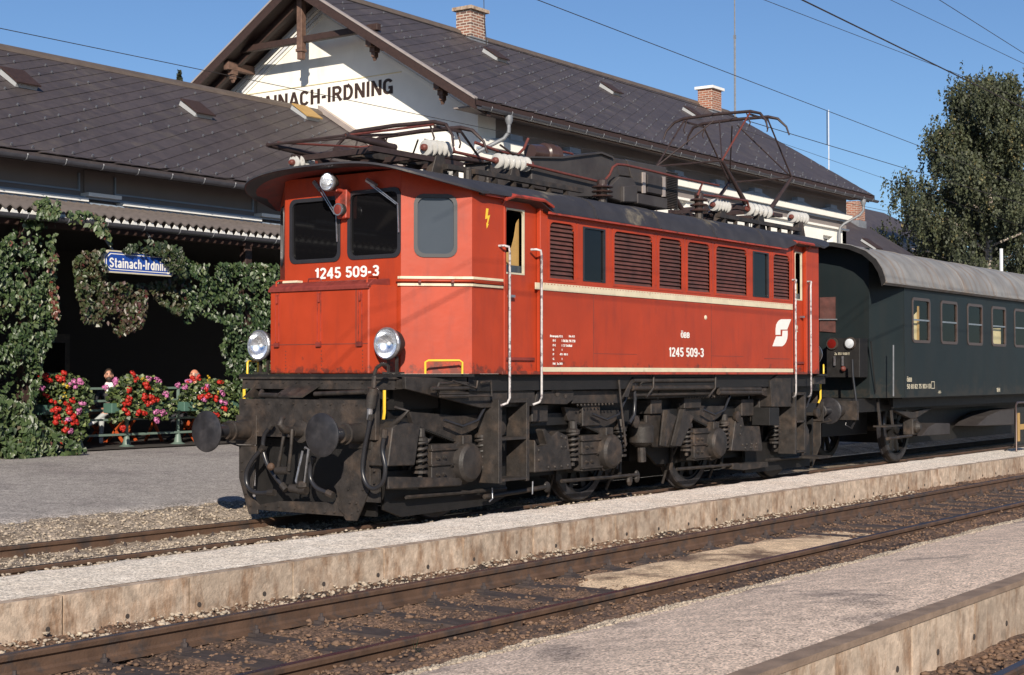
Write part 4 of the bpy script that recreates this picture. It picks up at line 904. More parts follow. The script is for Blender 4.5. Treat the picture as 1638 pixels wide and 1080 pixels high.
    part(E().tube(pth, .014, 6), 'waist_rail', 'red', smooth=1)
    for p in ((XF + .13, -1.06, 2.745), (XC - .17, -1.345, 2.745)): part(E().bar(p, (p[0] - .05, p[1] - .05, 2.745), .03, .03), 'rail_bracket', 'hoodtop')
    # roof brim
    xs_ = [x / 20 * 1.62 for x in range(-20, 21)]
    def edge(y): return .82 + (XC + .0 - .82) * min(1, abs(y) / 1.6) ** 8
    top, bot, ba, bb = [], [], [], []
    secs = []
    for y in xs_:
        z = P_(y); x = edge(y)
        secs.append([(x, y, z - .018), (x + .01, y, z + .006), (2.0, y, z + .012), (2.0, y, z - .02), (x + .04, y, z - .03)])
    part(E().loft(secs), 'cab_roof_brim', 'roof', smooth=.6)
    us = [[(edge(y) + .012, y, P_(y) - .024), (1.95, y, P_(y) - .045 if abs(y) < 1.45 else P_(y) - .03)] for y in xs_]
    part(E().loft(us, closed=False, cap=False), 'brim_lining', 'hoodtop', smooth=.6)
    if front: MB().bar((2.0, -1.58, 3.765), (2.42, -1.58, 3.76), .02, .05).build('rain_strip', M['red2'], loco)
    # bonnet in front of the cab
    hx = .93
    sec = lambda z, g=0: [(hx + g, -.74 + 0, z), (1.29, -.86, z), (1.29, .86, z), (hx + g, .78, z)]
    part(E().loft([sec(1.70), sec(2.70)]), 'bonnet', 'red', bevel=.012)
    part(E().prism([(hx - .02, -.75, 2.66), (hx - .02, -.75, 2.70), (hx + .06, -.75, 2.755), (1.295, -.75, 2.785), (1.295, -.75, 2.66)], (0, 1.54, 0)), 'bonnet_lid', 'hoodtop', bevel=.01)
    part(E().box(hx - .024, hx, -.75, .79, 2.655, 2.685), 'bonnet_lip', 'hoodtop')
    for i, y in enumerate((.66, .0, -.62)):
        hp = E(); hp.box(hx - .012, hx, y - .030, y - .022, 2.07, 2.64); hp.box(hx - .012, hx, y + .022, y + .030, 2.07, 2.64); hp.box(hx - .02, hx, y - .012, y + .012, 2.52, 2.62); h = part(hp, 'bonnet_hinge', 'red2')
        E().box(hx - .03, hx, y - .035, y + .035, 2.01, 2.06).build('catch', M['hoodtop'], h)
        rr = E()
        for z in (1.76, 1.80, 1.84, 1.88, 1.92, 1.96): rr.box(hx - .006, hx, y - .04 - .10 * (i == 0), y - .03 - .10 * (i == 0), z - .005, z + .005)
        part(rr, 'rivet_row', 'darkred')
    part(E().box(hx - .004, hx, -.73, .77, 2.035, 2.041), 'seam', 'darkred'); part(E().box(hx - .006, hx, -.56, -.553, 2.0, 2.68), 'seam', 'darkred')
    for s in (-1, 1):
        part(E().tube([(hx + .02, s * .70, 2.70), (hx + .02, s * .70, 2.775), (hx + .05, s * .69, 2.79), (XF - .12, s * .66, 2.80), (XF - .10, s * .64, 2.76)], .012, 6), 'grab_handle', 'red', smooth=1)
    part(E().tube([(hx + .10, .28, 2.74), (hx + .09, .25, 2.80), (hx + .09, .08, 2.80), (hx + .10, .05, 2.74)], .01, 6), 'lifting_handle', 'hoodtop')
    part(E().box(hx + .1, hx + .2, .45, .68, 2.765, 2.79), 'inspection_plate', 'cream')
    part(E().box(XF - .02, XF, -.97, -.87, 1.70, 2.72), 'corner_flange', 'red', bevel=.004) if 0 else None
    # number on the cab front
    text('1245 509-3', T @ Vector((XF - .004, .405, 2.815)), T.to_3x3() @ Vector((0, -1, 0)), (0, 0, 1), .985, .13, M['white'], loco, 'running_number', .003, .03)
    # wipers
    for (y0, z0, y1, z1) in ((.36, 4.0, .07, 3.56), (-.46, 3.96, -.86, 3.62)):
        w = E(); w.tube([(XF - .08, y0, z0 - .04), (XF - .07, (y0 * 2 + y1) / 3, (z0 * 2 + z1) / 3)], .028, 6)
        w.bar((XF - .06, y0 - .04, z0 - .10), (XF - .04, y1, z1), .010, .010); w.bar((XF - .06, y0 - .08, z0 - .10), (XF - .04, y1 - .03, z1), .010, .010); w.bar((XF - .03, y1 - .015, z1 + .01), (XF - .03, y1 - .03, z1 - .32), .012, .012)
        part(w, 'wiper', 'handrail' if 0 else 'steel')
    # headlamps
    def lamp(c, r, nm, deep=.16, m='under', lensm='lens', sc=1):
        b = part(E().lathe(c, (1, 0, 0), [(0, r * .98), (.012, r * 1.02), (.03, r), (deep * .6, r * .86), (deep, r * .5), (deep + .01, .005)], 24, cap=False), nm, m, smooth=.5)
        E().lathe(c, (1, 0, 0), [(-.014, r * .90), (-.018, r * .97), (-.004, r * 1.04), (.02, r * 1.04)], 28, cap=False).build('rim', M['steel'], b)
        E().lathe(c, (1, 0, 0), [(-.012, r * .92), (.02, r * .86), (.05, r * .74), (.08, r * .54), (.10, r * .30), (.108, .008)], 28, cap=False).build('reflector', M['chrome'], b, smooth=1.2)
        E().ball((c[0] + .04, c[1], c[2]), .022, .022, .022, 8, 6).build('bulb', M['white'], b)
        g = M['lensglass']
        if g is None:
            g = bpy.data.materials.new('clear_lens'); g.use_nodes = True; bb = g.node_tree.nodes['Principled BSDF']; bb.inputs['Transmission Weight'].default_value = 1; bb.inputs['Roughness'].default_value = .02; bb.inputs['IOR'].default_value = 1.25; bb.inputs['Base Color'].default_value = (.95, .97, 1, 1)
        E().lathe(c, (1, 0, 0), [(-.035, .01), (-.033, r * .35), (-.027, r * .65), (-.012, r * .90)], 28, cap=False).build('lens', g, b)
        return b
    for s in (-1, 1):
        b = lamp((.95 - .0, s * .985, 2.035), .175, 'headlamp', .22)
        br = E(); br.bar((1.05, s * .93, 1.71), (1.05, s * .93, 1.90), .035, .02); br.bar((1.05, s * 1.05, 1.71), (1.05, s * 1.05, 1.90), .035, .02); br.box(1.0, 1.1, s * 1.0 - .12, s * 1.0 + .12, 1.70, 1.72); br.build('lamp_bracket', M['under'], b)
    lamp((1.0, -.055, 3.905), .105, 'top_headlamp', .14)
    tp_ = E(); tp_.prism([(1.22, -.15, 3.84), (1.22, .05, 3.84), (1.22, .0, 3.50), (1.22, -.14, 3.50)], (.08, 0, 0)); tp_.box(1.1, 1.3, -.10, -.01, 3.80, 3.84); part(tp_, 'lamp_bracket', 'red2', bevel=.01)
    b = part(E().lathe((1.15, -.08, 3.60), (1, 0, 0), [(0, .068), (.01, .072), (.07, .072)], 18), 'tail_lamp', 'under', smooth=.6)
    E().lathe((1.14, -.08, 3.60), (1, 0, 0), [(0, .03), (.008, .058)], 18).build('lens', M['hoodtop'], b); E().lathe((1.145, -.08, 3.60), (1, 0, 0), [(0, .058), (0, .072), (.02, .074)], 18, cap=False).build('rim', M['steel'], b)
    # running board / deck
    DX = .86
    dk = E(); dk.prism([(DX, -1.22, 1.665), (DX, 1.22, 1.665), (1.86, 1.52, 1.665), (1.86, -1.52, 1.665)], (0, 0, .032)); part(dk, 'running_board', 'underd')
    fb = E(); fb.box(DX + .01, DX + .05, -1.17, 1.17, 1.53, 1.662); fb.box(DX - .02, DX + .05, -1.20, 1.20, 1.640, 1.664); fb.box(DX + .0, DX + .05, -1.17, 1.17, 1.525, 1.54)
    for s in (-1, 1): fb.bar((DX + .03, s * 1.17, 1.595), (1.86, s * 1.40, 1.595), .03, .13)
    part(fb, 'deck_fascia', 'under')
    bl = E()
    for y in fr(-1.1, 1.1, .2): bl.lathe((DX + .01, y, 1.60), (-1, 0, 0), [(0, .014), (.012, .012)], 6)
    part(bl, 'deck_bolt', 'under')
    for s in (-1, 1):       # yellow grab loops on the deck corner
        a = Vector((1.32, s * 1.24, 1.70)); b = Vector((1.66, s * 1.50, 1.70)) if s < 0 else Vector((1.66, s * 1.50, 1.70))
        if s > 0: a, b = Vector((.98, 1.20, 1.70)), Vector((1.30, 1.34, 1.70))
        part(E().tube([a, a + Vector((0, 0, .13)), a + (b - a) * .08 + Vector((0, 0, .15)), b - (b - a) * .08 + Vector((0, 0, .15)), b + Vector((0, 0, .13)), b], .013, 6), 'yellow_grab_loop', 'yellow', smooth=1)
        part(E().tube([(.80, s * 1.02 - (.05 if s < 0 else 0), 1.20), (.78, s * 1.05 - (.05 if s < 0 else 0), 1.28), (.78, s * 1.05 - (.05 if s < 0 else 0), 1.52)], .018, 6), 'coupling_lever', 'yellow', smooth=1)
    # buffer beam and plough plate
    BX = .65
    bb = E()
    bb.box(BX, BX + .03, -1.08, 1.0, .98, 1.41)
    pb = part(bb, 'buffer_beam', 'under')
    pl = E()
    for pts in ([(-1.02, .98), (-1.02, .30), (-.80, .10), (-.72, .10), (-.72, .0), (-.86, .0), (-.60, .10), (-.60, .98)],):
        pass
    lowp = px_(c2((355, 590), (462, 590), (440, 800), (425, 900), (450, 945), (480, 955), (600, 930), (880, 940), (935, 940), (960, 905), (955, 870), (935, 845), (985, 790), (1000, 690), (1050, 640), (1165, 620), (1165, 850), (1095, 1020), (1080, 1055), (1015, 1052), (1000, 1025), (470, 985), (470, 1012), (415, 1012), (355, 790)), BX)
    # front guard: left side, right side and bottom joined
    left = px_(c2((355, 590), (462, 590), (445, 800), (432, 900), (470, 960), (470, 1012), (415, 1012), (355, 790)), BX)
    botm = px_(c2((432, 905), (480, 955), (600, 932), (940, 940), (1020, 1028), (470, 986)), BX)
    rght = px_(c2((1165, 610), (1165, 850), (1095, 1020), (1080, 1055), (1015, 1052), (1000, 1025), (930, 945), (962, 905), (955, 865), (940, 842), (985, 790), (1003, 690), (1050, 640), (1100, 610)), BX)
    for q in (left, botm, rght): part(E().prism(q, (.025, 0, 0)), 'rail_guard', 'under', bevel=.004)
    part(E().box(BX + .22, BX + .26, -.9, .95, .12, .95), 'backing_plate', 'underd')
    for x, y in c2((372, 690), (372, 745), (398, 885), (425, 960), (520, 960), (600, 965), (700, 975), (810, 990), (885, 1000), (945, 1000), (1040, 940), (1080, 945), (1050, 1010), (1090, 990), (1120, 860), (1190, 690), (1190, 745), (1190, 820), (1030, 860)):
        p = at(x, y, X=BX - .004)
        RV.append(T @ p)
    for y in fr(-1.0, .9, .19):
        for z in (1.03, 1.36): RV.append(T @ Vector((BX, y, z)))
    # step plate at right hand of beam, uprights behind
    part(E().box(BX - .05, BX + .02, -1.13, -1.0, .98, 1.56), 'beam_end_plate', 'under', bevel=.004)
    part(E().box(BX + .02, BX + .05, -1.12, -.93, .30, .98), 'guard_wing', 'under')
    for s in (-1, 1):
        g = E().prism([(BX + .02, s * .95, 1.42), (BX + .35, s * .95, 1.65), (BX + .75, s * .95, 1.65), (BX + .75, s * .95, 1.42)], (0, .02, 0)) ; part(g, 'gusset', 'under')
    part(E().prism([(BX - .02, .42, 1.43), (BX - .02, -.02, 1.43), (BX + .30, -.08, 1.60), (BX + .30, .36, 1.60)], (.0, 0, .02)), 'foot_plate', 'under')
    part(E().tube([(BX + .05, .68, 1.50), (BX + .0, .66, 1.455), (BX + .0, .35, 1.45)], .03, 8), 'pipe', 'under', smooth=1)
    part(E().tube([(BX + .1, -.10, 1.47), (BX + .05, -.9, 1.50)], .028, 8), 'pipe', 'under', smooth=1)
    part(E().box(BX + .4, 1.86, -1.0, 1.0, 1.30, 1.52), 'headstock', 'underd')
    # buffers
    for s in (-1, 1):
        b = part(E().lathe((BX, s * .875, 1.05), (-1, 0, 0), [(0, .135), (.02, .135), (.022, .115), (.24, .105), (.25, .118), (.27, .118), (.275, .10), (.34, .098)], 24), 'buffer', 'under', smooth=.6)
        E().lathe((BX - .34, s * .875, 1.05), (-1, 0, 0), [(0, .072), (.26, .068), (.27, .095)], 16).build('plunger', M['hose'], b, smooth=.6)
        n = 40; secs = []
        for (t, r, sc) in ((.60, .20, 1), (.615, .232, 1), (.632, .235, 1), (.643, .215, 1), (.650, .12, 1), (.653, .01, 1)):
            secs.append([(BX - t, s * .875 + r * math.cos(w), 1.05 + r * 1.0 * math.sin(w)) for w in [2 * math.pi * k / n for k in range(n)]])
        E().loft(secs).build('buffer_plate', M['buffer'], b, smooth=.8)
        E().box(BX - .014, BX, s * .875 - .17, s * .875 + .17, .88, 1.22).build('flange', M['under'], b, bevel=.004)
    # coupling hook, screw link, spare shackle
    hk = E(); hk.lathe((BX, .0, 1.05), (-1, 0, 0), [(0, .13), (.03, .13), (.04, .07), (.16, .06)], 14)
    ch = part(hk, 'draw_hook', 'under', smooth=.6)
    E().tube([(BX - .15, 0, 1.06), (BX - .30, 0, 1.08), (BX - .36, 0, 1.14), (BX - .33, 0, 1.20), (BX - .28, 0, 1.21)], [.045, .045, .04, .03, .015], 8).build('hook', M['under'], ch, smooth=1)
    for s in (-1, 1):
        E().tube([(BX - .22, s * .055, 1.08), (BX - .25, s * .07, .90), (BX - .20, s * .085 + .10, .62)], [.024, .018, .024], 8).build('shackle_arm', M['under'], ch, smooth=1)
    E().tube([(BX - .20, .02, .62), (BX - .20, .20, .61)], .045, 10).build('turnbuckle', M['under'], ch, smooth=1)
    E().ball((BX - .23, .26, .655), .045).build('knob', M['ochre'] if 0 else M['rail'], ch)
    E().tube([(BX - .10, -.14, .86), (BX - .13, -.17, .88), (BX - .13, -.22, .86), (BX - .16, -.19, .50), (BX - .16, -.11, .44), (BX - .16, -.06, .50), (BX - .13, -.13, .84)], .014, 6).build('link', M['steel'], ch, smooth=1)
    E().tube([(BX - .14, .04, .42), (BX - .14, -.2, .40)], .05, 8).build('coupling_nut', M['under'], ch, smooth=1)
    E().ball((BX - .16, -.14, .46), .05, .08, .05, 8, 5).build('nut', M['under'], ch)
    # brake hoses
    def hose(pts, r=.024, m='hose'):
        P = [Vector(p) for p in pts]; out = []
        for i in range(len(P) - 1):
            p0, p1, p2, p3 = P[max(i - 1, 0)], P[i], P[i + 1], P[min(i + 2, len(P) - 1)]
            for k in range(5):
                t = k / 5; out.append(.5 * ((2 * p1) + (p2 - p0) * t + (2 * p0 - 5 * p1 + 4 * p2 - p3) * t * t + (3 * p1 - p0 - 3 * p2 + p3) * t ** 3))
        out.append(P[-1]); h = part(E().tube(out, r, 9), 'brake_hose', m, smooth=1)
        E().tube([P[-1], P[-1] + (P[-1] - P[-2]).normalized() * .09], r * 1.5, 8).build('coupling_head', M['under'], h); E().tube([P[0] + (P[0] - P[1]).normalized() * .06, P[0]], r * 1.4, 8).build('tap', M['under'], h)
    H = lambda X, *pts: [at(x, y, X=X) for x, y in c2(*pts)]
    hose(H(.55, (545, 480), (512, 530), (505, 610), (530, 700), (575, 775), (620, 830)), .026)
    hose(H(.52, (490, 620), (440, 680), (402, 760), (410, 840), (460, 880), (540, 880)), .027)
    hose(H(.52, (808, 690), (795, 740), (800, 800), (835, 850), (900, 880)), .026)
    hose([at(x, y, X=.50) for x, y in c2((1165, 430), (1145, 530), (1125, 640), (1118, 750), (1145, 830), (1195, 855), (1245, 810), (1258, 720), (1240, 620), (1250, 540))], .024)
    a, b, d = [at(x, y, X=.50) for x, y in c2((1185, 235), (1165, 355), (1158, 430))]
    part(E().tube([a, b], .058, 12), 'jumper_plug', 'under', smooth=.6); part(E().tube([b, d], [.035, .028], 10), 'jumper_collar', 'steel', smooth=.6)
    part(E().tube([at(x, y, X=.55) for x, y in c2((1190, 150), (1205, 110), (1240, 85), (1265, 90))], .02, 6), 'jumper_bracket', 'under')
    part(E().tube([a, at(*c2((1190, 160))[0], X=.52)], .025, 6), 'jumper_bracket', 'under')
    part(E().tube([at(x, y, X=.75) for x, y in c2((1245, 530), (1275, 480), (1330, 440), (1400, 375), (1320, 355))], [.025, .03, .03, .025, .02], 8), 'angle_cock', 'under', smooth=1)
    part(E().tube([(BX - .0, -.36 + 1.5, .93), (BX - .0, 1.20, .90), (BX, 1.0, .86), (BX, .75, .87)], .010, 5), 'shunter_handle', 'under')
    # sideways footstep
    part(E().box(1.25, 1.75, 1.05, 1.45, .30, .335), 'shunter_step', 'under'); part(E().bar((1.5, 1.05, .33), (1.3, .8, .6), .05, .03), 'step_stay', 'under')
    # step column under the door, both sides
    for s in (-1, 1):
        st = E()
        y0, y1 = sorted((s * 1.47, s * 1.17))
        st.box(dx(2.40), dx(2.40) + .07, y0, y1, .42, 1.40); st.box(dx(3.03) - .06, dx(3.03), y0, y1, .42, 1.40)
        stp = part(st, 'step_frame', 'under', bevel=.004)
        for z in (.44, .92, 1.36): E().box(dx(2.47), dx(2.97), y0, y1, z, z + .03).build('step', M['under'], stp)
        E().prism([(dx(2.47), s * 1.3, .47), (dx(2.62), s * 1.3, .47), (dx(2.47), s * 1.3, .80)], (0, .015, 0)).build('step_gusset', M['under'], stp)
RV = []
end(I4, True); end(RT, False)
rb = MB()
for p in RV:
    s = -1 if p.x < 6 else 1; rb.lathe(p, (s, 0, 0), [(0, .018), (.012, .013)], 6)
o = rb.build('beam_rivet', M['under'], loco); tag(o, kind='stuff')
# --- roof over the machine room
secs = []
pr = [(-1.585, 3.665), (-1.56, 3.70), (-1.53, 3.80), (-1.46, 3.885), (-1.34, 3.945), (-1.15, 3.99), (-.8, 4.04), (-.4, 4.075), (0, 4.085)]
pr = pr + [(-y, z) for y, z in pr[-2::-1]]
pc = [(-1.62, P_(1.62) - .015)] + [(y, P_(y) + .006) for y in (-1.60, -1.5, -1.4, -1.3, -1.15, -.8, -.4, 0)]; pc = pc + [(-y, z) for y, z in pc[-2::-1]]
for x, q in ((1.97, pc), (2.30, pc), (3.05, pc), (3.36, pr), (9.94, pr), (10.28, pc), (10.88, pc), (11.19, pc)):
    secs.append([(x, y, z) for y, z in q] + [(x, y, z - .05) for y, z in ((1.45, q[1][1]), (-1.45, q[1][1]))])
MB().loft(secs).build('roof', M['roof'], loco, smooth=.7)
MB().bar((3.3, -1.57, 3.655), (10.0, -1.57, 3.655), .02, .03).build('roof_rain_strip', M['red2'], loco)
MB().box(3.25, 10.35, -1.498, -1.46, 3.655, 3.72).build('cantrail', M['red'], loco)
rj = MB()
for x in (4.4, 6.0, 7.6, 9.2):
    q = pr[:9]; 
    for (a, b), (c, d) in zip(q, q[1:]): rj.bar((x, a - .004, b + .004), (x, c - .002, d + .006), .03, .012)
rj.build('roof_seam', M['roof'], loco)
# --- underframe and bogies
MB().box(1.9, 11.25, -1.40, 1.40, 1.50, 1.698).build('main_frame', M['underd'], loco)
MB().box(1.9, 11.0, -1.0, 1.0, .95, 1.5).build('transformer_tank', M['underd'], loco)
def plate(name, pts, Y, th=.03, m='under', bevel=.004, par=loco): return MB().prism(py_(pts, Y), (0, th, 0)).build(name, M[m], par, bevel=bevel)
plate('side_sill', c3((185, 165), (520, 175), (735, 235), (985, 255), (985, 345), (655, 357), (190, 240)), -1.36, .05)
plate('frame_bracket', c3((985, 330), (1000, 255), (1085, 255), (1120, 215), (1160, 197), (1205, 215), (1228, 260), (1222, 305), (1185, 335)), -1.34, .06)
plate('side_sill', c3((1225, 250), (1520, 248), (1520, 327), (1215, 330)), -1.30, .05)
MB().box(5.0, 10.2, -1.25, -1.18, 1.36, 1.50).build('side_sill', M['under'], loco)
rr = MB()
for x in fr(4.35, 5.2, .085): rr.lathe((x, -1.30, 1.30), (0, -1, 0), [(0, .018), (.014, .012)], 6)
for x in fr(7.2, 8.6, .085): rr.lathe((x, -1.30, 1.36), (0, -1, 0), [(0, .018), (.014, .012)], 6)
rr.build('sill_rivet', M['under'], loco)
hs = MB()
for (x, y, r) in ((1125, 265, 18), (1175, 285, 10)): p = at(*c3((x, y))[0], Y=-1.345); hs.lathe(p, (0, -1, 0), [(0, r / 380), (.003, r / 380)], 12)
hs.build('bracket_hole', M['gap'], loco)
# equaliser beams, springs, axle boxes with round covers, wheels
AX = [2.08, 5.20, 8.20, 11.10]
def spring(x, z0, z1, Y, r=.075, turns=5):
    b = MB().tube([(x, Y, z0 - .10), (x, Y, z1 + .12)], .028, 8).build('spring_bolt', M['under'], loco)
    n = turns * 12; MB().tube([(x + r * math.cos(k / 12 * 6.283), Y + r * math.sin(k / 12 * 6.283), z0 + (z1 - z0) * k / n) for k in range(n + 1)], .0185, 6).build('coil_spring', M['under'], b, smooth=1)
    MB().lathe((x, Y, z1), (0, 0, 1), [(0, r + .015), (.03, r + .015), (.05, r * .8), (.14, r * .7)], 12).lathe((x, Y, z0 - .03), (0, 0, 1), [(0, r + .015), (.03, r + .015)], 12).build('spring_cap', M['under'], b)
def wheel(x, par, spokes=True):
    for s in (-1, 1):
        w = MB(); Y = s * .72
        w.lathe((x, Y - .07, .675), (0, 1, 0), [(0, .655), (.02, .675), (.11, .675), (.115, .70), (.14, .70), (.14, .56), (0, .56), (0, .655)], 40, cap=False)
        t = w.build('wheel_tyre', M['buffer'], par, smooth=.6)
        c = MB(); c.lathe((x, Y - .09, .675), (0, 1, 0), [(0, .10), (.02, .14), (.16, .14)], 16)
        for k in range(10):
            a = k * .6283; c.bar((x + .12 * math.cos(a), Y, .675 + .12 * math.sin(a)), (x + .58 * math.cos(a), Y, .675 + .58 * math.sin(a)), .10, .05, (0, 1, 0))
        c.lathe((x, Y - .045, .675), (0, 1, 0), [(0, .52), (0, .57), (.09, .57), (.09, .52), (0, .52)], 32, cap=False)
        c.build('wheel_centre', M['underd'], t)
    MB().tube([(x, -.7, .675), (x, .7, .675)], .09, 12).build('axle', M['under'], par)
for i, x in enumerate(AX):
    wheel(x, loco)
    for s in (-1, 1):
        Y = s * 1.10; yo = s * 1.34
        hb = MB(); ya, yb = sorted((s * .98, s * 1.22)); hb.box(x - .62, x - .17, ya, yb, .44, .90)
        for z in (.48, .67, .84): hb.box(x - .64, x - .15, min(yb if s > 0 else ya, ya if s < 0 else yb) - .03, max(ya if s < 0 else yb, yb if s > 0 else ya) + .03, z - .012, z + .012)
        ab = hb.build('axle_box', M['under'], loco, bevel=.008)
        MB().lathe((x, s * .98, .675), (0, s, 0), [(0, .24), (.16, .24), (.17, .26), (.21, .26), (.22, .235), (.32, .225), (.355, .19), (.37, .10), (.375, .02)], 26).build('axle_box_cover', M['under'], ab, smooth=.5)
        MB().box(x - .09, x + .09, *sorted((s * 1.02, s * 1.26)), .88, .99).build('oil_box', M['under'], ab, bevel=.01)
        bl = MB()
        for (bx, bz) in ((-.52, .56), (-.40, .56), (-.52, .75), (-.40, .75), (-.27, .66)): bl.lathe((x + bx, s * 1.22, bz), (0, s, 0), [(0, .026), (.02, .024), (.021, .012), (.04, .012)], 6)
        bl.build('bolt', M['under'], ab)
        for sx in (-.78, .38):
            if i == 3 and sx > 0: continue
            spring(x + sx, .62, .95, s * 1.18)
# equaliser levers with toothed lower edge
for x in AX[:3]:
    eq = MB().prism([(x - .95, -1.16, 1.28), (x - .1, -1.16, 1.22), (x + .45, -1.16, 1.22), (x + .45, -1.16, 1.12), (x - .08, -1.16, .92), (x - .16, -1.16, .92), (x - .85, -1.16, 1.10)], (0, .06, 0)).build('equaliser', M['under'], loco, bevel=.004)
    th_ = MB()
    for k in range(16): t = k / 16; th_.box(x - .80 + .64 * t, x - .785 + .64 * t, -1.20, -1.16, 1.085 - .17 * t, 1.11 - .17 * t)
    th_.build('toothed_edge', M['underd'], eq)
MB().box(.75, 5.95, -1.10, -1.06, 1.05, 1.20).build('bogie_frame', M['underd'], loco)
MB().box(6.6, 12.1, -1.10, -1.06, 1.05, 1.20).build('bogie_frame', M['underd'], loco)
MB().box(.75, 12.1, 1.06, 1.10, .95, 1.20).build('bogie_frame', M['underd'], loco)
for a, b in ((.75, 5.95), (6.6, 12.1)):
    MB().box(a + .2, b - .2, -.6, .6, .45, .9).build('traction_motor', M['underd'], loco)
# sand boxes, fenders, reservoirs as in the photo
def box_px(name, pts, Y, th, m='under', bevel=.01): return plate(name, pts, Y, th, m, bevel)
box_px('sand_box', c3((78, 718), (108, 480), (158, 440), (282, 458), (246, 712)), -1.30, .28)
box_px('sand_box', c3((985, 552), (1008, 600), (1062, 585), (1035, 492), (1052, 485), (1090, 535), (1130, 500), (1190, 530), (1215, 735), (985, 757)), -1.26, .12)
box_px('sand_box', c4((810, 622), (838, 420), (880, 415), (890, 470), (985, 470), (1002, 600), (1000, 625)), -1.28, .2)
box_px('bogie_side', c4((285, 402), (405, 392), (540, 440), (560, 520), (470, 600), (330, 600), (285, 520)), -1.18, .05)
bolt = MB()
for (x, y) in ((1010, 620), (1010, 680), (1070, 725), (1110, 722), (1150, 718), (1190, 712), (1150, 535), (1175, 545), (1150, 600), (1175, 600)): bolt.lathe(at(*c3((x, y))[0], Y=-1.26), (0, -1, 0), [(0, .022), (.015, .015)], 6)
for (x, y) in ((880, 585), (905, 583), (935, 580), (965, 578), (895, 605), (930, 603), (960, 600), (865, 520), (868, 470)): bolt.lathe(at(*c4((x, y))[0], Y=-1.28), (0, -1, 0), [(0, .022), (.015, .015)], 6)
bolt.build('sand_box_rivet', M['under'], loco)
box_px('lower_rail', c3((78, 782), (545, 790), (535, 838), (85, 860)), -1.26, .05)
# upright reservoir
p = at(*c4((272, 450))[0], Y=-1.2); q = at(*c4((272, 600))[0], Y=-1.2)
MB().lathe((p.x, -1.15, q.z), (0, 0, 1), [(0, .05), (.03, .12), (.07, .17), (p.z - q.z - .05, .175), (p.z - q.z - .02, .15), (p.z - q.z + .02, .03)], 20).build('air_reservoir', M['under'], loco, smooth=.6)
MB().tube([(p.x, -1.15, q.z), (p.x + .02, -1.15, q.z - .20)], .06, 10).build('reservoir_foot', M['under'], loco)
for a, b, c, d in (((395, 370), (475, 410), (410, 595), (372, 590)), ((495, 365), (580, 410), (500, 595), (440, 590))):
    u0, u1, u2, u3 = [at(x, y, Y=-1.30) for x, y in c4(a, b, c, d)]
    MB().prism([u0, u1, u2, u3], (0, .03, 0)).build('slanting_channel', M['under'], loco, bevel=.006)
    MB().prism([u0, u0 + Vector((.05, 0, .0)), u3 + Vector((.05, 0, 0)), u3], (0, -.06, 0)).build('channel_web', M['under'], loco)
# hoist lever, rods, pipes along the sill
def rod(name, pts, Y, r, m='under'): return MB().tube([at(x, y, Y=Y) for x, y in pts], r, 8).build(name, M[m], loco, smooth=1)
rod('hand_lever', c4((115, 185), (125, 290), (158, 590)), -1.42, .016)
rod('hose', c4((205, 170), (215, 300), (210, 400), (180, 450)), -1.38, .025, 'hose')
rod('brake_rod', c3((675, 905), (880, 875), (1050, 845)), -1.15, .03)
MB().ball(at(*c3((1060, 845))[0], Y=-1.15), .07, .03, .07).build('rod_end', M['under'], loco)
rod('stirrup', c3((722, 850), (725, 915), (705, 935)), -1.2, .01, 'steel'); rod('stirrup', c3((972, 810), (970, 890)), -1.2, .01, 'steel')
for y in (188, 235): rod('air_pipe', c4((200, y), (700, y - 4)), -1.40, .035)
rod('air_pipe', c4((300, 188), (250, 195), (238, 215), (255, 238), (300, 238)), -1.40, .03)
rod('air_pipe', c4((215, 278), (690, 268)), -1.36, .02); rod('air_pipe', c4((730, 240), (990, 240)), -1.38, .03); rod('air_pipe', c4((730, 262), (990, 262)), -1.38, .035)
for x in (330, 712): rod('pipe_clip', c4((x, 140), (x - 2, 235), (x - 45, 290)), -1.44, .016)
for a in (((185, 200), (210, 165), (175, 290), (140, 290)),): plate('pipe_bracket', c4(*a), -1.42, .02)
rod('tool_rack', c3((395, 205), (575, 205), (575, 268), (390, 270), (380, 240), (395, 205)), -1.45, .014); rod('tool_rack', c3((350, 238), (575, 235)), -1.46, .022); rod('tool_rack', c3((480, 190), (625, 235), (632, 190)), -1.46, .012); rod('tool_rack', c3((655, 200), (715, 190), (720, 285)), -1.46, .014); rod('tool_rack', c3((400, 285), (715, 282)), -1.46, .014)
# bracket casting and boxes near the rear steps
plate('frame_bracket', c4((985, 270), (1010, 215), (1050, 185), (1080, 215), (1080, 270), (1050, 295)), -1.36, .08)
hs = MB()
for (x, y, r) in ((1015, 230, 20), (1055, 248, 11)): hs.lathe(at(*c4((x, y))[0], Y=-1.363), (0, -1, 0), [(0, r / 330), (.003, r / 330)], 12)
hs.build('bracket_hole', M['gap'], loco)
plate('resistor_case', c4((1090, 155), (1195, 150), (1195, 350), (1060, 350), (1050, 190)), -1.42, .35)
plate('small_case', c4((1045, 355), (1105, 355), (1105, 465), (1045, 465)), -1.42, .3, 'hoodtop' if 0 else 'underd')
plate('brake_cylinder', c4((820, 705), (1035, 690), (1040, 720), (890, 742), (820, 735)), -1.15, .2)
for (x, y) in ((225, 780), (180, 800)): MB().ball(at(*c4((x, y))[0], Y=-1.1), .06, .04, .09, 8, 5).build('brake_lug', M['under'], loco)
for x in (AX[1] + .62, AX[2] + .62, AX[0] + .7):
    MB().prism([(x, -.8, .30), (x + .08, -.8, .30), (x + .10, -.8, .62), (x - .02, -.8, .66)], (0, .14, 0)).build('brake_block', M['under'], loco)
    MB().bar((x + .05, -.95, .4), (x + .15, -.95, 1.1), .05, .03).build('brake_hanger', M['under'], loco)

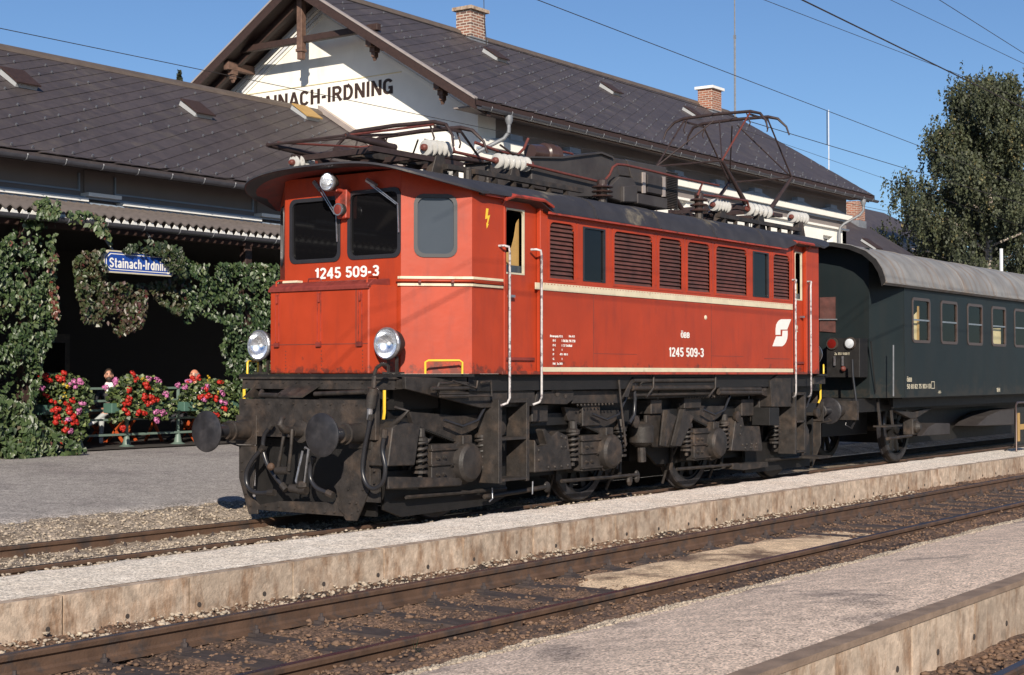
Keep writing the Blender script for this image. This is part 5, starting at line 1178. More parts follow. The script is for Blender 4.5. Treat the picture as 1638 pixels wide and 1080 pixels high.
# --- roof equipment
def insulator(a, b, r, n, m='porc', par=loco, name='roof_insulator', capm='pantor', ec=True):
    a = Vector(a); b = Vector(b); L = (b - a).length; prof = []
    for k in range(n):
        t = L * (k + .1) / n; d = L / n; prof += [(t, r * .52), (t + d * .12, r * .95), (t + d * .28, r), (t + d * .46, r * .9), (t + d * .6, r * .5)]
    prof += [(L, r * .5)]
    i = MB().lathe(a, b - a, prof, 22).build(name, M[m], par, smooth=.6)
    if ec: MB().lathe(a - (b - a).normalized() * .05, b - a, [(0, r * .25), (.02, r * .42), (.06, r * .45)], 12).lathe(b, b - a, [(0, r * .5), (.05, r * .5), (.07, r * .3)], 12).build('end_cap', M[capm], i)
    return i
def pantograph(xc, kz, hz, kdx, hdx, z0=4.42, name='pantograph', hk=.9, ho=0.):
    p = MB(); w = .60
    for s in (-1, 1): p.bar((xc - .85, s * w, z0 - .06), (xc + .85, s * w, z0 - .06), .07, .06); 
    for x in (xc - .7, xc, xc + .7): p.bar((x, -w, z0 - .06), (x, w, z0 - .06), .06, .06)
    p.tube([(xc - .42, -w, z0), (xc - .42, w, z0)], .045, 8); p.tube([(xc + .42, -w, z0), (xc + .42, w, z0)], .045, 8)
    base = p.build('pantograph_frame', M['panto'], loco)
    def prt(mb, n, m='panto'): return mb.build(n, M[m], base, smooth=.8)
    for d in (-1, 1):
        for s in (-1, 1):
            prt(MB().tube([(xc + d * .42, s * w, z0), (xc + d * kdx, s * w, kz)], [.042, .028], 8), 'lower_arm')
            prt(MB().tube([(xc + d * kdx, s * w, kz), (xc + ho + d * hdx, s * (w * .55 + .28), hz)], .016, 6), 'upper_arm', 'pantor' if d < 0 and s < 0 else 'panto')
            prt(MB().tube([(xc + d * kdx, s * w, kz), (xc + ho + d * hdx, s * .05, hz - .06)], .012, 5), 'brace')
        prt(MB().tube([(xc + d * kdx, -w, kz), (xc + d * kdx, w, kz)], .016, 6), 'knee_bar')
        xb = xc + ho + d * hdx * 1.0; pts = [(xb + d * .08, -.97, hz - .30), (xb + d * .05, -.93, hz - .16), (xb, -.80, hz - .02), (xb, -.62, hz + .03), (xb, 0, hz + .045), (xb, .62, hz + .03), (xb, .80, hz - .02), (xb + d * .05, .93, hz - .16), (xb + d * .08, .97, hz - .30)]
        prt(MB().tube(pts, [.014, .018, .024, .028, .028, .028, .024, .018, .014], 8), 'collector_bow')
        for s in (-1, 1): prt(MB().tube([(xb, s * .55, hz + .02), (xb, s * .62, hz - .16), (xc + ho + d * hdx, s * .6, hz - .22)], .012, 5), 'bow_spring')
    for s in (-1, 1): prt(MB().bar((xc + ho - hdx, s * .62, hz - .02), (xc + ho + hdx, s * .62, hz - .02), .03, .03), 'head_link')
    return base
# front pantograph, lowered; rear, raised
pa = pantograph(1.97, 4.35, 4.68, 1.28, .26, 4.32, ho=.55)
MB().tube([(.78, .52, 4.38), (2.2, .52, 4.50), (2.6, .3, 4.56)], .014, 6).build('tension_rod', M['pantor'], pa)
MB().bar((1.5, -.05, 4.30), (3.4, -.05, 4.34), .14, .10).build('raising_cylinder', M['under'], pa)
MB().tube([(1.55, .30, 4.34), (2.5, .30, 4.36)], .075, 10).build('raising_cylinder', M['panto'], pa, smooth=.8)
pb = pantograph(10.95, 5.09, 5.98, 1.29, .33, 4.45)
MB().tube([(10.4, .1, 4.36), (11.4, .1, 4.36)], .075, 10).build('raising_cylinder', M['panto'], pb, smooth=.8)
# white pantograph insulators (horizontal) on stands
def stand(x, y, z):
    MB().prism([(x - .18, y - .05, 4.06), (x + .18, y - .05, 4.06), (x + .07, y - .05, z - .05), (x - .07, y - .05, z - .05)], (0, .10, 0)).build('insulator_stand', M['under'], loco, bevel=.006)
def tx(px, py, Y): return at(px, py, Y=Y)
for (p0, p1, Y, r, n) in (((468, 260), (500, 261), .60, .085, 4), ((679, 236), (719, 240), -.60, .10, 5), ((793, 257), (846, 264), -.60, .10, 6), ((1196, 334), (1231, 341), -.66, .11, 5), ((1266, 347), (1289, 350), -.66, .10, 5)):
    a, b = tx(*p0, Y), tx(*p1, Y); i_ = insulator(a, b, r, n); stand((a.x + b.x) / 2, Y, a.z)
for (x, y, z) in ((3.9, .60, 4.42), (9.3, .60, 4.36), (9.6, -.60, 4.36), (12.0, .60, 4.36)):
    insulator((x - .25, y, z), (x + .25, y, z), .10, 5); stand(x, y, z)
# busbars
BY = -.62
def bus(pts, Y=-.75, r=.019, m='pantor'): return MB().tube([at(x, y, Y=Y) for x, y in pts], r, 7).build('busbar', M[m], loco, smooth=1)
bus([(718, 241), (755, 249), (790, 258)], -.62); bus([(843, 263), (900, 277), (960, 291)], -.70)
bus([(962, 292), (968, 288), (975, 280), (980, 268), (987, 263), (1000, 264), (1040, 273), (1080, 283), (1124, 292), (1120, 302), (1116, 313)], -.85)
bus([(1118, 311), (1160, 316), (1195, 321), (1198, 332)], -.70); bus([(897, 242), (915, 246), (922, 256), (924, 268)], -.3, .016); bus([(800, 232), (818, 245), (835, 250)], -.5, .014, 'panto')
bus([(845, 222), (838, 238), (828, 248), (800, 243), (760, 228)], -.4, .02, 'pantor')
bus([(1125, 292), (1150, 297)], -.7, .016)
# brown vertical insulators
for (px, py0, py1, Y, r) in ((963.5, 317, 295, -.95, .15), (1118, 340, 315, -.8, .14), (1147, 343, 318, -.5, .15), (848, 300, 275, -.4, .12), (790, 290, 268, .1, .11)):
    a, b = at(px, py0, Y=Y), at(px, py1, Y=Y); insulator((a.x, Y, a.z), (a.x, Y, b.z), r, 3, 'porcb', capm='panto'); MB().lathe((a.x, Y, a.z - .14), (0, 0, 1), [(0, .07), (.14, .06)], 10).build('insulator_foot', M['under'], loco)
# resistor / transformer housings
def case(pts, Y, th, name='roof_case', m='roofbox', bevel=.012): return MB().prism(py_(pts, Y), (0, th, 0)).build(name, M[m], loco, bevel=bevel)
c7 = cc(860, 220, 6.3)
k1 = case(c7((-60, 500), (-60, 195), (250, 200), (650, 150), (760, 195), (830, 385), (720, 500), (700, 600), (200, 600)), -.62, 1.1)
MB().prism(py_(c7((-60, 190), (250, 195), (650, 143), (770, 195), (765, 210), (645, 162), (250, 212), (-60, 205)), -.66), (0, 1.2, 0)).build('case_lid', M['roofbox'], k1)
case(c7((700, 600), (720, 500), (830, 392), (960, 410), (1000, 480), (1010, 560), (860, 650)), -.75, .25); case(c7((870, 650), (870, 490), (1000, 480), (1010, 655)), -.80, .1)
case(c7((830, 385), (765, 205), (900, 225), (960, 400)), -.60, 1.0)
k2 = case(c7((900, 225), (1300, 300), (1310, 600), (1010, 545), (950, 400)), -.62, 1.1); case(c7((1010, 560), (1310, 615), (1310, 725), (1010, 665)), -.66, 1.1)
for x in (1075, 1275): MB().prism(py_(c7((x - 14, 350 + (x - 1075) * .22), (x + 14, 352 + (x - 1075) * .22), (x + 14, 560 + (x - 1075) * .18), (x - 14, 560 + (x - 1075) * .18)), -.64), (0, .02, 0)).build('strap', M['roofbox'] if 0 else M['cream'] if 0 else M['verge'], k2)
MB().prism(py_(c7((1110, 370), (1262, 400), (1262, 580), (1110, 550)), -.635), (0, .015, 0)).build('access_panel', M['roofbox'], k2, bevel=.004)
k3 = case(c7((1300, 325), (1420, 370), (1415, 720), (1310, 690)), -.60, 1.0)
for k in range(22):
    y = 340 + k * 17; MB().prism(py_(c7((1303, y), (1415, y + 22), (1415, y + 30), (1303, y + 8)), -.63), (0, .03, 0)).build('case_louvre', M['under'], k3)
MB().lathe(at(868, 246, Y=-.35), (1, 0, .03), [(-.3, .10), (0, .12), (.02, .15), (.05, .12), (.1, .15), (.13, .12), (.18, .15), (.22, .12), (.3, .14), (.34, .10), (.42, .05)], 16).build('arrester', M['porcb'], loco, smooth=.5)
for (x0, x1, y) in ((2.6, 5.0, -.95), (3.2, 4.6, .5), (8.2, 9.6, -.3), (8.3, 12.2, .7)): MB().bar((x0, y, 4.13), (x1, y, 4.13), .06, .06).build('roof_rail', M['under'], loco)
for (px, py, Y) in ((748, 292, -.9), (780, 265, -.5), (750, 268, -.6)):
    p = at(px, py, Y=Y); MB().lathe((p.x, Y, 4.02), (0, 0, 1), [(0, .05), (.12, .05), (.13, .035), (max(.15, p.z - 4.02), .035)], 10).build('roof_support', M['under'], loco)
MB().box(2.3, 5.0, -.80, -.72, 4.14, 4.20).build('walkway', M['under'], loco); MB().box(9.2, 12.2, -.80, -.72, 4.14, 4.20).build('walkway', M['under'], loco)
rb = MB()
for x in fr(2.5, 4.9, .4): rb.box(x - .02, x + .02, -.79, -.73, 4.02, 4.14)
for x in fr(9.4, 12.0, .4): rb.box(x - .02, x + .02, -.79, -.73, 3.98, 4.14)
rb.build('walkway_post', M['under'], loco)
for i, x in enumerate(AX):
    for sx in (-.72, .74):
        MB().tube([(x + sx * .6, -1.08, 1.0), (x + sx * 1.0, -1.06, .75), (x + sx * 1.02, -.85, .40), (x + sx * .98, -.74, .10)], .022, 7).build('sand_pipe', M['under'], loco, smooth=1)
        MB().bar((x + sx * 1.05, -.95, .95), (x + sx * 1.08, -.92, .30), .05, .03).build('brake_hanger', M['under'], loco)
        MB().prism([(x + sx * 1.0 - .05, -.80, .34), (x + sx * 1.0 + .05, -.80, .34), (x + sx * 1.0 + .07, -.80, .80), (x + sx * 1.0 - .03, -.80, .84)], (0, .14, 0)).build('brake_block', M['under'], loco)
    MB().tube([(x - .95, -1.12, .33), (x + .95, -1.12, .31)], .024, 7).build('brake_rod', M['under'], loco)
    MB().tube([(x - .5, -1.30, 1.18), (x - .2, -1.33, 1.10), (x + .1, -1.33, 1.16), (x + .3, -1.32, 1.36), (x + .35, -1.3, 1.5)], .018, 7).build('cable', M['hose'], loco, smooth=1)
    MB().lathe((x + .62, -1.24, 1.05), (0, -1, 0), [(0, .07), (.03, .085), (.06, .085), (.075, .04)], 14).build('cover', M['under'], loco, smooth=.6)
for x, w, h, z in ((3.45, .35, .22, 1.10), (4.6, .42, .30, 1.02), (6.35, .30, .20, 1.14), (7.3, .5, .16, 1.2), (9.1, .4, .26, 1.05), (9.7, .3, .35, .95)):
    b_ = MB().box(x, x + w, -1.22, -.95, z, z + h).build('junction_box', M['under'], loco, bevel=.01)
    MB().tube([(x + w * .5, -1.23, z + h), (x + w * .5, -1.25, z + h + .1), (x + w * .9, -1.22, z + h + .2)], .014, 6).build('conduit', M['hose'], b_, smooth=1)
# dark plates inside the bogies, some added only to keep the gaps black
MB().prism([(.9, -1.0, .62), (3.2, -1.0, .62), (3.2, -1.0, .20), (2.9, -1.0, .12), (1.2, -1.0, .10), (.9, -1.0, .2)], (0, .05, 0)).build('wheel_blackout_plate', M['underd'], loco)  # made-up plate, blacks out the first wheel as if in shade
MB().box(9.6, 12.0, -1.02, -.97, .14, .62).build('wheel_blackout_plate', M['underd'], loco)  # same added dark plate in front of the last wheel
MB().box(1.5, 11.9, .0, .2, .12, .95).build('centre_blackout_panel', M['underd'], loco)  # added panel, stops daylight showing through between the wheels
for a, b in ((.95, 5.95), (6.7, 12.0)):
    MB().prism([(a, -.90, 1.3), (b, -.90, 1.3), (b, -.90, .62), (b - .3, -.90, .40), (a + .35, -.90, .40), (a, -.90, .62)], (0, .04, 0)).build('bogie_plate', M['underd'], loco)
    MB().prism([(a, .88, 1.3), (b, .88, 1.3), (b, .88, .30), (a, .88, .30)], (0, .04, 0)).build('bogie_plate', M['underd'], loco)  # far plates added to block the light between the wheels

# ------------------------------------------------------------------ the green coach behind it
coach = thing('railway_coach', 'dark green coach with rounded grey roof coupled behind the red locomotive', 'railway coach', (25, 0, 0))
m = clearmat('clear_window_glass', (.88, .88, .84), 1.14)
M['clear'] = m
CX0, CX1, CE = 15.10, 39.0, 14.42
wx = [15.52 + 1.525 * k for k in range(15)]
hl = [(x, x + .90, 2.30, 3.11) for x in wx]
mb = MB(frameM((0, -1.5, 0), (1, 0, 0), (0, 0, 1))); holed(mb, CX0, CX1, 1.26, 3.36, hl, .05); mb.build('side_wall', M['coach'], coach)
MB().box(CX0, CX1, 1.45, 1.5, 1.26, 3.36).build('side_wall', M['coach'], coach)
MB().box(CX0 + .1, CX1, .2, .24, 1.3, 3.9).build('compartment_wall', M['coachi'], coach); MB().box(CX0, CX1, -1.45, 1.45, 1.24, 1.30).build('floor', M['underd'], coach)
for k, (a, b, c, d) in enumerate(hl):
    mb = MB().ring([(x, -1.512, z) for x, z in arcpts(a - .02, b + .02, c - .02, d + .02, .09)], [(x, -1.512, z) for x, z in arcpts(a + .035, b - .035, c + .035, d - .035, .06)], (0, .03, 0))
    f = mb.build('window', M['coachf'], coach, smooth=.5)
    MB().box(a + .02, b - .02, -1.508, -1.49, 2.695, 2.725).build('cross_bar', M['steel'], f)
    MB().add([(a, -1.485, c), (b, -1.485, c), (b, -1.485, d), (a, -1.485, d)], [(0, 1, 2, 3)]).build('pane', M['clear'], f)
    if k in (0, 3): MB().prism([(a, -1.40, 2.3), (b - .28 if k == 0 else b, -1.40, 2.3), (b - .28 if k == 0 else b, -1.40, 2.92 if k == 0 else 2.68), (a, -1.40, 2.66)], (0, .01, 0)).build('curtain', M['curtain'], f)
    if k == 0: MB().box(b - .42, b - .36, -1.43, -1.41, 2.3, 2.98).build('curtain_rail', M['ochre'], f)
# tapered ends
for s in (-1, 1):
    MB().prism([(CX0, s * 1.5, 1.26), (CE, s * 1.10, 1.26), (CE, s * 1.10, 3.9), (CX0, s * 1.5, 3.36)], (0, -s * .04, 0)).build('tapered_side', M['coach'], coach)
MB().box(CX0 - .006, CX0 + .012, -1.506, -1.49, 1.27, 3.33).build('corner_strip', M['zinc'] if 0 else M['coach'], coach)
MB().box(CE - .002, CE + .04, -1.10, 1.10, 1.26, 4.0).build('end_wall', M['coach'], coach)
q = [at(x, y, X=CE - .03) for x, y in ((1311, 476), (1336, 475), (1336, 532), (1311, 530))]; 
gr = MB().prism(q, (.02, 0, 0)).build('end_grille', M['darkred'], coach); 
a, b = at(1308, 511, X=CE - .06), at(1339, 511, X=CE - .06); MB().bar(a, b, .02, .02).build('grab_bar', M['zinc'], coach)
cr = [(-1.60, 3.33), (-1.585, 3.42), (-1.53, 3.58), (-1.42, 3.75), (-1.22, 3.91), (-.95, 4.02), (-.6, 4.09), (0, 4.13)]; cr = cr + [(-y, z) for y, z in cr[-2::-1]]
full_ = cr + [(y * .975, z - .045) for y, z in cr[::-1]]
MB().loft([[(x, y, z) for y, z in full_] for x in (13.96, CX1)]).build('roof', M['coachr'], coach, smooth=.6)
sm_ = MB()
for x in fr(14.0, 38, 2.05):
    for (a, b), (c, d) in zip(cr[:8], cr[1:8]): sm_.bar((x, a, b + .004), (x, c, d + .004), .03, .008)
sm_.build('roof_seam', M['coachr'], coach)
MB().bar((13.96, -1.605, 3.335), (CX1, -1.605, 3.335), .03, .025).build('roof_drip_edge', M['coachr'], coach)
sec_ = [(y, z) for y, z in cr]; 
MB().loft([[(x, y * f, z * 1.0 + (f - 1) * .6) for y, z in cr for f in (1,)] + [(x, y * .955, z - .07) for y, z in cr[::-1]] for x in (13.95, 13.985)]).build('roof_end_bead', M['underd'], coach)
# control box with lamps on the end wall, cables
def cpx(*p): return [at(x, y, X=14.0) for x, y in p]
cbx = MB().prism(cpx((1322, 541), (1375, 541), (1375, 604), (1322, 604)), (.38, 0, 0)).build('jumper_box', M['underd'], coach, bevel=.01)
for (x, y, mm) in ((1331, 550, 'redlens'), (1359.5, 549.5, 'lens')):
    p = at(x, y, X=13.98); l = MB().lathe(p, (1, 0, 0), [(-.02, .105), (0, .115), (.05, .115)], 20).build('end_lamp', M['under'], cbx, smooth=.6); MB().lathe(p, (1, 0, 0), [(-.035, .02), (-.03, .06), (-.022, .085)], 16).build('lens', M[mm], l, smooth=.9)
a, b = at(1335, 568, X=13.995), at(1359, 568, X=13.995); text('2x 350 1000 V', a, (0, -1, 0), (0, 0, 1), (a - b).length, .045, M['letc'], cbx, 'lettering', .002)
for x in (1335, 1348): MB().bar(at(x, 570, X=13.96), at(x, 585, X=13.96), .03, .03).build('socket', M['steel'], cbx)
MB().ball(at(1349, 590, X=13.95), .05, .05, .05, 10, 6).build('cable_plug', M['skinr'] if 0 else M['pantor'], cbx)
MB().tube([at(x, y, X=13.7) for x, y in ((1363, 575), (1364, 600), (1368, 630), (1372, 665), (1362, 685), (1352, 680), (1356, 660))], .022, 8).build('cable', M['hose'], coach, smooth=1)
MB().tube([at(1429, 552, Y=-1.56), at(1429, 634, Y=-1.56)], .014, 6).build('handrail', M['zinc'], coach); MB().tube([at(1393, 546, Y=-1.2), at(1398, 600, Y=-1.2), at(1401, 628, Y=-1.2)], .012, 6).build('cable', M['underd'], coach)
for s in (-1, 1):
    b_ = MB().lathe((13.70, s * .875, 1.05), (-1, 0, 0), [(0, .12), (.2, .11), (.22, .13), (.36, .10), (.44, .09), (.46, .20), (.52, .22), (.54, .02)], 20).build('buffer', M['under'], coach, smooth=.6)
    MB().lathe((13.38, s * .875, 1.05), (-1, 0, 0), [(0, .115), (.02, .122), (.035, .115)], 20).build('red_ring', M['redlens'], b_)
MB().box(13.6, 13.68, -1.2, 1.2, .88, 1.22).build('headstock', M['under'], coach)
MB().box(13.7, 38, -1.0, 1.0, 1.0, 1.25).build('underframe', M['underd'], coach)
MB().box(15.3, CX1, -1.2, -1.16, 1.06, 1.24).build('sole_bar', M['underd'], coach)
MB().box(17.6, 33.6, -.6, .9, .30, 1.0).build('equipment_gap_filler', M['underd'], coach); MB().box(13.9, 16.0, -.4, .9, .55, 1.0).build('floor_gap_filler', M['underd'], coach); MB().box(35.4, 38.5, -.6, .9, .40, 1.0).build('equipment_gap_filler', M['underd'], coach)  # dark boxes added to hide the lit ground beyond the coach
for xx in (16.55, 34.6):
    wheel(xx, coach)
    a_ = MB().box(xx - .14, xx + .14, -1.16, -.95, .52, .84).build('axle_box', M['under'], coach, bevel=.02)
    MB().lathe((xx, -1.15, .675), (0, -1, 0), [(0, .12), (.05, .12), (.07, .10), (.12, .06)], 16).build('axle_box_cover', M['under'], a_)
MB().prism([(15.5, -1.12, 1.02), (16.0, -1.12, 1.00), (16.55, -1.12, .96), (17.1, -1.12, 1.00), (17.6, -1.12, 1.02), (17.0, -1.12, .90), (16.7, -1.12, .84), (16.4, -1.12, .84), (16.1, -1.12, .90)], (0, .09, 0)).build('leaf_spring', M['under'], coach, bevel=.006)
MB().box(14.7, 15.5, -1.3, -1.05, .72, .75).build('foot_board', M['woodw'] if 0 else M['under'], coach); MB().bar((14.8, -1.15, .74), (14.8, -1.1, 1.24), .04, .04).bar((15.4, -1.15, .74), (15.4, -1.1, 1.24), .04, .04).build('step_hanger', M['under'], coach)
MB().tube([(15.0, -1.2, .5), (16.2, -1.2, .52)], .03, 8).build('brake_rod', M['under'], coach)
def cbox(pts, Y, th, nm='equipment_box'): return MB().prism(py_(pts, Y), (0, th, 0)).build(nm, M['roofbox'], coach, bevel=.012)
cbox(c5((1035, 705), (1078, 683), (1163, 683), (1163, 752), (990, 762)), -1.2, .5, 'battery_box'); cbox(c5((1395, 640), (1470, 605), (1600, 590), (1640, 590), (1640, 690), (1370, 700), (1330, 700)), -1.2, .5)
def ctext(s, p0, p1, yt, nm='lettering'):
    (a, b), (c, d) = c5(p0, p1); A_ = at(a, b, Y=-1.503); B_ = at(c, b, Y=-1.503); t_ = at(a, c5((0, yt))[0][1], Y=-1.503); text(s, A_, SXA, SZ, B_.x - A_.x, t_.z - A_.z, M['letc'], coach, nm, .002, .02)
ctext('ÖBB', (898, 428), (928, 428), 402, 'railway_initials'); ctext('50 81 82 75 103-1 D', (898, 472), (1045, 472), 442, 'coach_number'); ctext('1H', (1450, 490), (1472, 490), 465); ctext('-H-', (1088, 500), (1110, 500), 482)
bx = MB(); a, b = at(*c5((1048, 470))[0], Y=-1.502), at(*c5((1068, 425))[0], Y=-1.502)
bx.ring([(a.x, -1.502, a.z), (b.x, -1.502, a.z), (b.x, -1.502, b.z), (a.x, -1.502, b.z)], [(a.x + .012, -1.502, a.z + .012), (b.x - .012, -1.502, a.z + .012), (b.x - .012, -1.502, b.z - .012), (a.x + .012, -1.502, b.z - .012)], (0, -.002, 0)); bx.build('data_panel', M['letc'], coach)

# ------------------------------------------------------------------ signs and small things
sg = thing('station_sign', 'blue enamel platform sign reading Stainach-Irdning half overgrown by creeper', 'sign', (6.4, 9.65, 3.4))
a, b, c, d = at(167, 401, Y=9.65), at(281, 415, Y=9.65), at(281, 446, Y=9.65), at(167, 435, Y=9.65)
x0, x1, z0, z1 = a.x, b.x - .02, d.z + .015, a.z
ch_ = .10
oct_ = [(x0 + ch_, z0), (x1 - ch_, z0), (x1, z0 + ch_), (x1, z1 - ch_), (x1 - ch_, z1), (x0 + ch_, z1), (x0, z1 - ch_), (x0, z0 + ch_)]
MB().prism([(x, 9.65, z) for x, z in oct_], (0, .05, 0)).build('board', M['signblue'], sg)
sc_ = lambda p, f: ((p[0] - (x0 + x1) / 2) * (1 - f / (x1 - x0) * 2) + (x0 + x1) / 2, (p[1] - (z0 + z1) / 2) * (1 - f / (z1 - z0) * 2) + (z0 + z1) / 2)
MB().ring([(*sc_(p, .035)[:1], 9.648, sc_(p, .035)[1]) for p in oct_], [(sc_(p, .05)[0], 9.648, sc_(p, .05)[1]) for p in oct_], (0, -.003, 0)).build('white_border', M['white'], sg)
MB().ring([(x, 9.64, z) for x, z in [sc_(p, -.02) for p in oct_]], [(x, 9.64, z) for x, z in [sc_(p, .006) for p in oct_]], (0, .07, 0)).build('frame', M['letc'], sg)
ta = at(175, 427.5, Y=9.645); tb2 = at(272, 430, Y=9.645)
text('Stainach-Irdning', ta, (1, 0, 0), (0, 0, 1), tb2.x - ta.x, .175, M['white'], sg, 'lettering', .004, .02)
for x in (x0 + .25, x1 - .25): MB().bar((x, 9.70, z1), (x, 10.2, z1 + .5), .03, .03).build('hanger', M['zinc'], sg)
hs_ = thing('stop_board', 'dark board with orange letter H in a bent tube frame on the gravel platform', 'sign', (16, -3.2, .3))
MB().tube([(15.87, -3.30, .29), (16.04, -3.25, .95), (16.12, -3.22, 1.12), (16.26, -3.2, 1.17), (16.92, -3.2, 1.17), (17.04, -3.22, 1.12), (17.10, -3.25, .95), (17.22, -3.30, .29)], .018, 8).build('tube_frame', M['coachf'], hs_, smooth=1)
MB().tube([(16.08, -3.02, .29), (16.08, -3.22, .42)], .015, 6).build('prop', M['under'], hs_)
MB().box(16.10, 17.02, -3.215, -3.195, .36, 1.08).build('board', M['coach'], hs_); MB().bar((15.94, -3.25, .38), (17.14, -3.25, .38), .03, .03).build('foot_bar', M['under'], hs_)
MB().box(16.22, 16.35, -3.222, -3.216, .46, .98).box(16.35, 16.77, -3.222, -3.216, .67, .77).box(16.77, 16.90, -3.222, -3.216, .46, .98).build('letter', M['ochre'], hs_)
tag(MB().loft([[(9.42, -6.35, .10), (9.50, -6.28, .12), (9.62, -6.32, .09), (9.70, -6.42, .10)], [(9.40, -6.42, .09), (9.52, -6.40, .13), (9.60, -6.44, .10), (9.66, -6.50, .08)]], closed=False, cap=False).build('litter', M['paper']), 'crumpled white scrap of paper lying beside the rail at the right', 'litter')
def wire(label, pts, r, name='overhead_wire', drop=None, grp='overhead line wires'):
    w = MB().tube(pts, r, 5).build(name, M['under'] if r > .0001 else M['rail']); tag(w, label, 'wire', grp); return w
def ext(a, b, t0, t1): a, b = Vector(a), Vector(b); return [a + (b - a) * t0, a, b, a + (b - a) * t1]
W_ = [('thin messenger wire running above the locomotive from the top edge down to the birch', (5.61, 0, 6.88), (18.0, 0, 6.66), -1.5, 4.5, .0065),
      ('contact wire touched by the raised rear pantograph', (10.4, 0, 6.07), (18.5, 0, 6.05), -3, 6, .007),
      ('faint lower wire crossing the sky right of the raised pantograph', (12.85, .4, 6.02), (18.48, .4, 5.86), -.1, 6, .004),
      ('thickest black wire slanting from the top edge into the birch crown', (2.33, -5.35, 5.52), (6.93, -5.35, 5.48), -3, 12, .0085),
      ('thin wire high in the upper right corner, right of the thick one', (4.73, -5.35, 6.0), (9.73, -5.35, 6.09), -3, 8, .0038),
      ('wire nearest the top right corner of the sky', (6.34, -5.35, 6.32), (9.73, -5.35, 6.24), -3, 8, .0045),
      ('thin wire left of the thick black one meeting it at the birch', (12.41, 0, 8.3), (22.34, 0, 8.58), -2, 3, .006),
      ('thin wire in front of the low roof and the name on the gable', (2.43, 8, 7.0), (14.49, 8, 7.10), -1.6, 3.2, .007)]
for l_b, a, b, t0, t1, r in W_: wire(l_b, ext(a, b, t0, t1), r)
tag(MB().tube([(15.1, 0, 6.70), (15.1, 0, 6.06)], .009, 5).build('dropper', M['under']), 'short vertical dropper joining two overhead wires left of the birch', 'wire')
wp_ = at(1602, 460, Y=14.0); am3 = MB().tube([(wp_.x, 14, .3), (wp_.x, 14, at(1602, 398, Y=14.0).z)], .09, 8).build('post', M['trim']); tag(am3, 'white post behind the coach roof under the birch', 'post')
am2 = MB().tube([(106.4, 40, 5), (106.4, 40, 23.6)], .045, 5).build('aerial_mast', M['trim']); tag(am2, 'very thin pale far mast behind the right end of the station roof', 'mast')

# ------------------------------------------------------------------ foliage
def leaves(name, P, N, size, tone, m, parent=None, fold=.35, aspect=.62, kind=None):
    P = np.asarray(P, float); n = len(P); N = N / np.linalg.norm(N, axis=1, keepdims=True)
    d = np.stack([rng.normal(0, .5, n), rng.normal(0, .5, n), -1 + rng.normal(0, .45, n)], 1)
    d -= N * (d * N).sum(1, keepdims=True); d /= np.linalg.norm(d, axis=1, keepdims=True) + 1e-9
    s = np.cross(N, d); sz = size * (.45 + 1.0 * rng.random(n))[:, None]
    v0 = P - d * sz * .5; v2 = P + d * sz * .5; off = N * sz * fold * .5 * rng.random((n, 1))
    v1 = P - s * sz * aspect * .5 - d * sz * .08 + off; v3 = P + s * sz * aspect * .5 - d * sz * .08 + off
    V = np.stack([v0, v1, v2, v3], 1).reshape(-1, 3); b = np.arange(n) * 4
    F = np.stack([np.stack([b, b + 1, b + 2], 1), np.stack([b, b + 2, b + 3], 1)], 1).reshape(-1, 3)
    me = bpy.data.meshes.new(name); me.vertices.add(len(V)); me.vertices.foreach_set('co', V.ravel()); me.loops.add(F.size); me.loops.foreach_set('vertex_index', F.ravel())
    me.polygons.add(len(F)); me.polygons.foreach_set('loop_start', np.arange(0, F.size, 3)); me.polygons.foreach_set('loop_total', np.full(len(F), 3)); me.update()
    at_ = me.attributes.new('tone', 'FLOAT', 'POINT'); at_.data.foreach_set('value', np.repeat(np.clip(tone, 0, 1), 4)); me.materials.append(m)
    o = place(name, me, parent); 
    if kind: tag(o, kind=kind)
    return o
def inpoly(poly, n):
    xs = [p[0] for p in poly]; ys = [p[1] for p in poly]; out = []
    while len(out) < n:
        x = random.uniform(min(xs), max(xs)); y = random.uniform(min(ys), max(ys)); c = False; j = len(poly) - 1
        for i in range(len(poly)):
            if (poly[i][1] > y) != (poly[j][1] > y) and x < (poly[j][0] - poly[i][0]) * (y - poly[i][1]) / (poly[j][1] - poly[i][1]) + poly[i][0]: c = not c
            j = i
        if c: out.append((x, y))
    return out
def vine(label, polys, m=None, size=.088, stems=(), dens=1.35, parts=None, name='climbing_vine', cat='climbing plant'):
    P = []; TN = []
    for poly, Y, dep, n, base in polys:
        for x, y in inpoly(poly, int(n * dens)):
            p = at(x, y, Y=Y); k = mn.noise(p * 2.2) + .5 * mn.noise(p * 5.1)
            if k < -.20 and random.random() < .9: continue
            bulge = .22 * mn.noise(p * 1.7 + Vector((9, 0, 0))) + .06 * mn.noise(p * 4)
            q = Vector((p.x, p.y + random.random() ** 1.6 * dep - bulge, p.z)); q.x += (q.y - p.y) * .7; P.append(q)
            TN.append(base + .16 * mn.noise(p * 1.1) + random.gauss(0, .16))
    n = len(P); P = np.array([tuple(p) for p in P]); N = np.stack([rng.normal(-.35, .45, n), rng.normal(-.9, .35, n), rng.normal(.45, .4, n)], 1)
    t = thing(name, label, cat, (float(P[:, 0].mean()), float(P[:, 1].mean()), .32))
    leaves('foliage', P, N, size, np.array(TN), m or VINE, t, kind='stuff')
    if stems:
        sb = MB()
        for st in stems: sb.tube(st, .018, 5)
        sb.build('stem', M['stem'], t)
    return t
def wob(x, y, z0, z1, a=.08): return [(x + a * mn.noise(Vector((x, z, 1))), y + a * mn.noise(Vector((y, z, 5))), z) for z in fr(z0, z1, .3)]
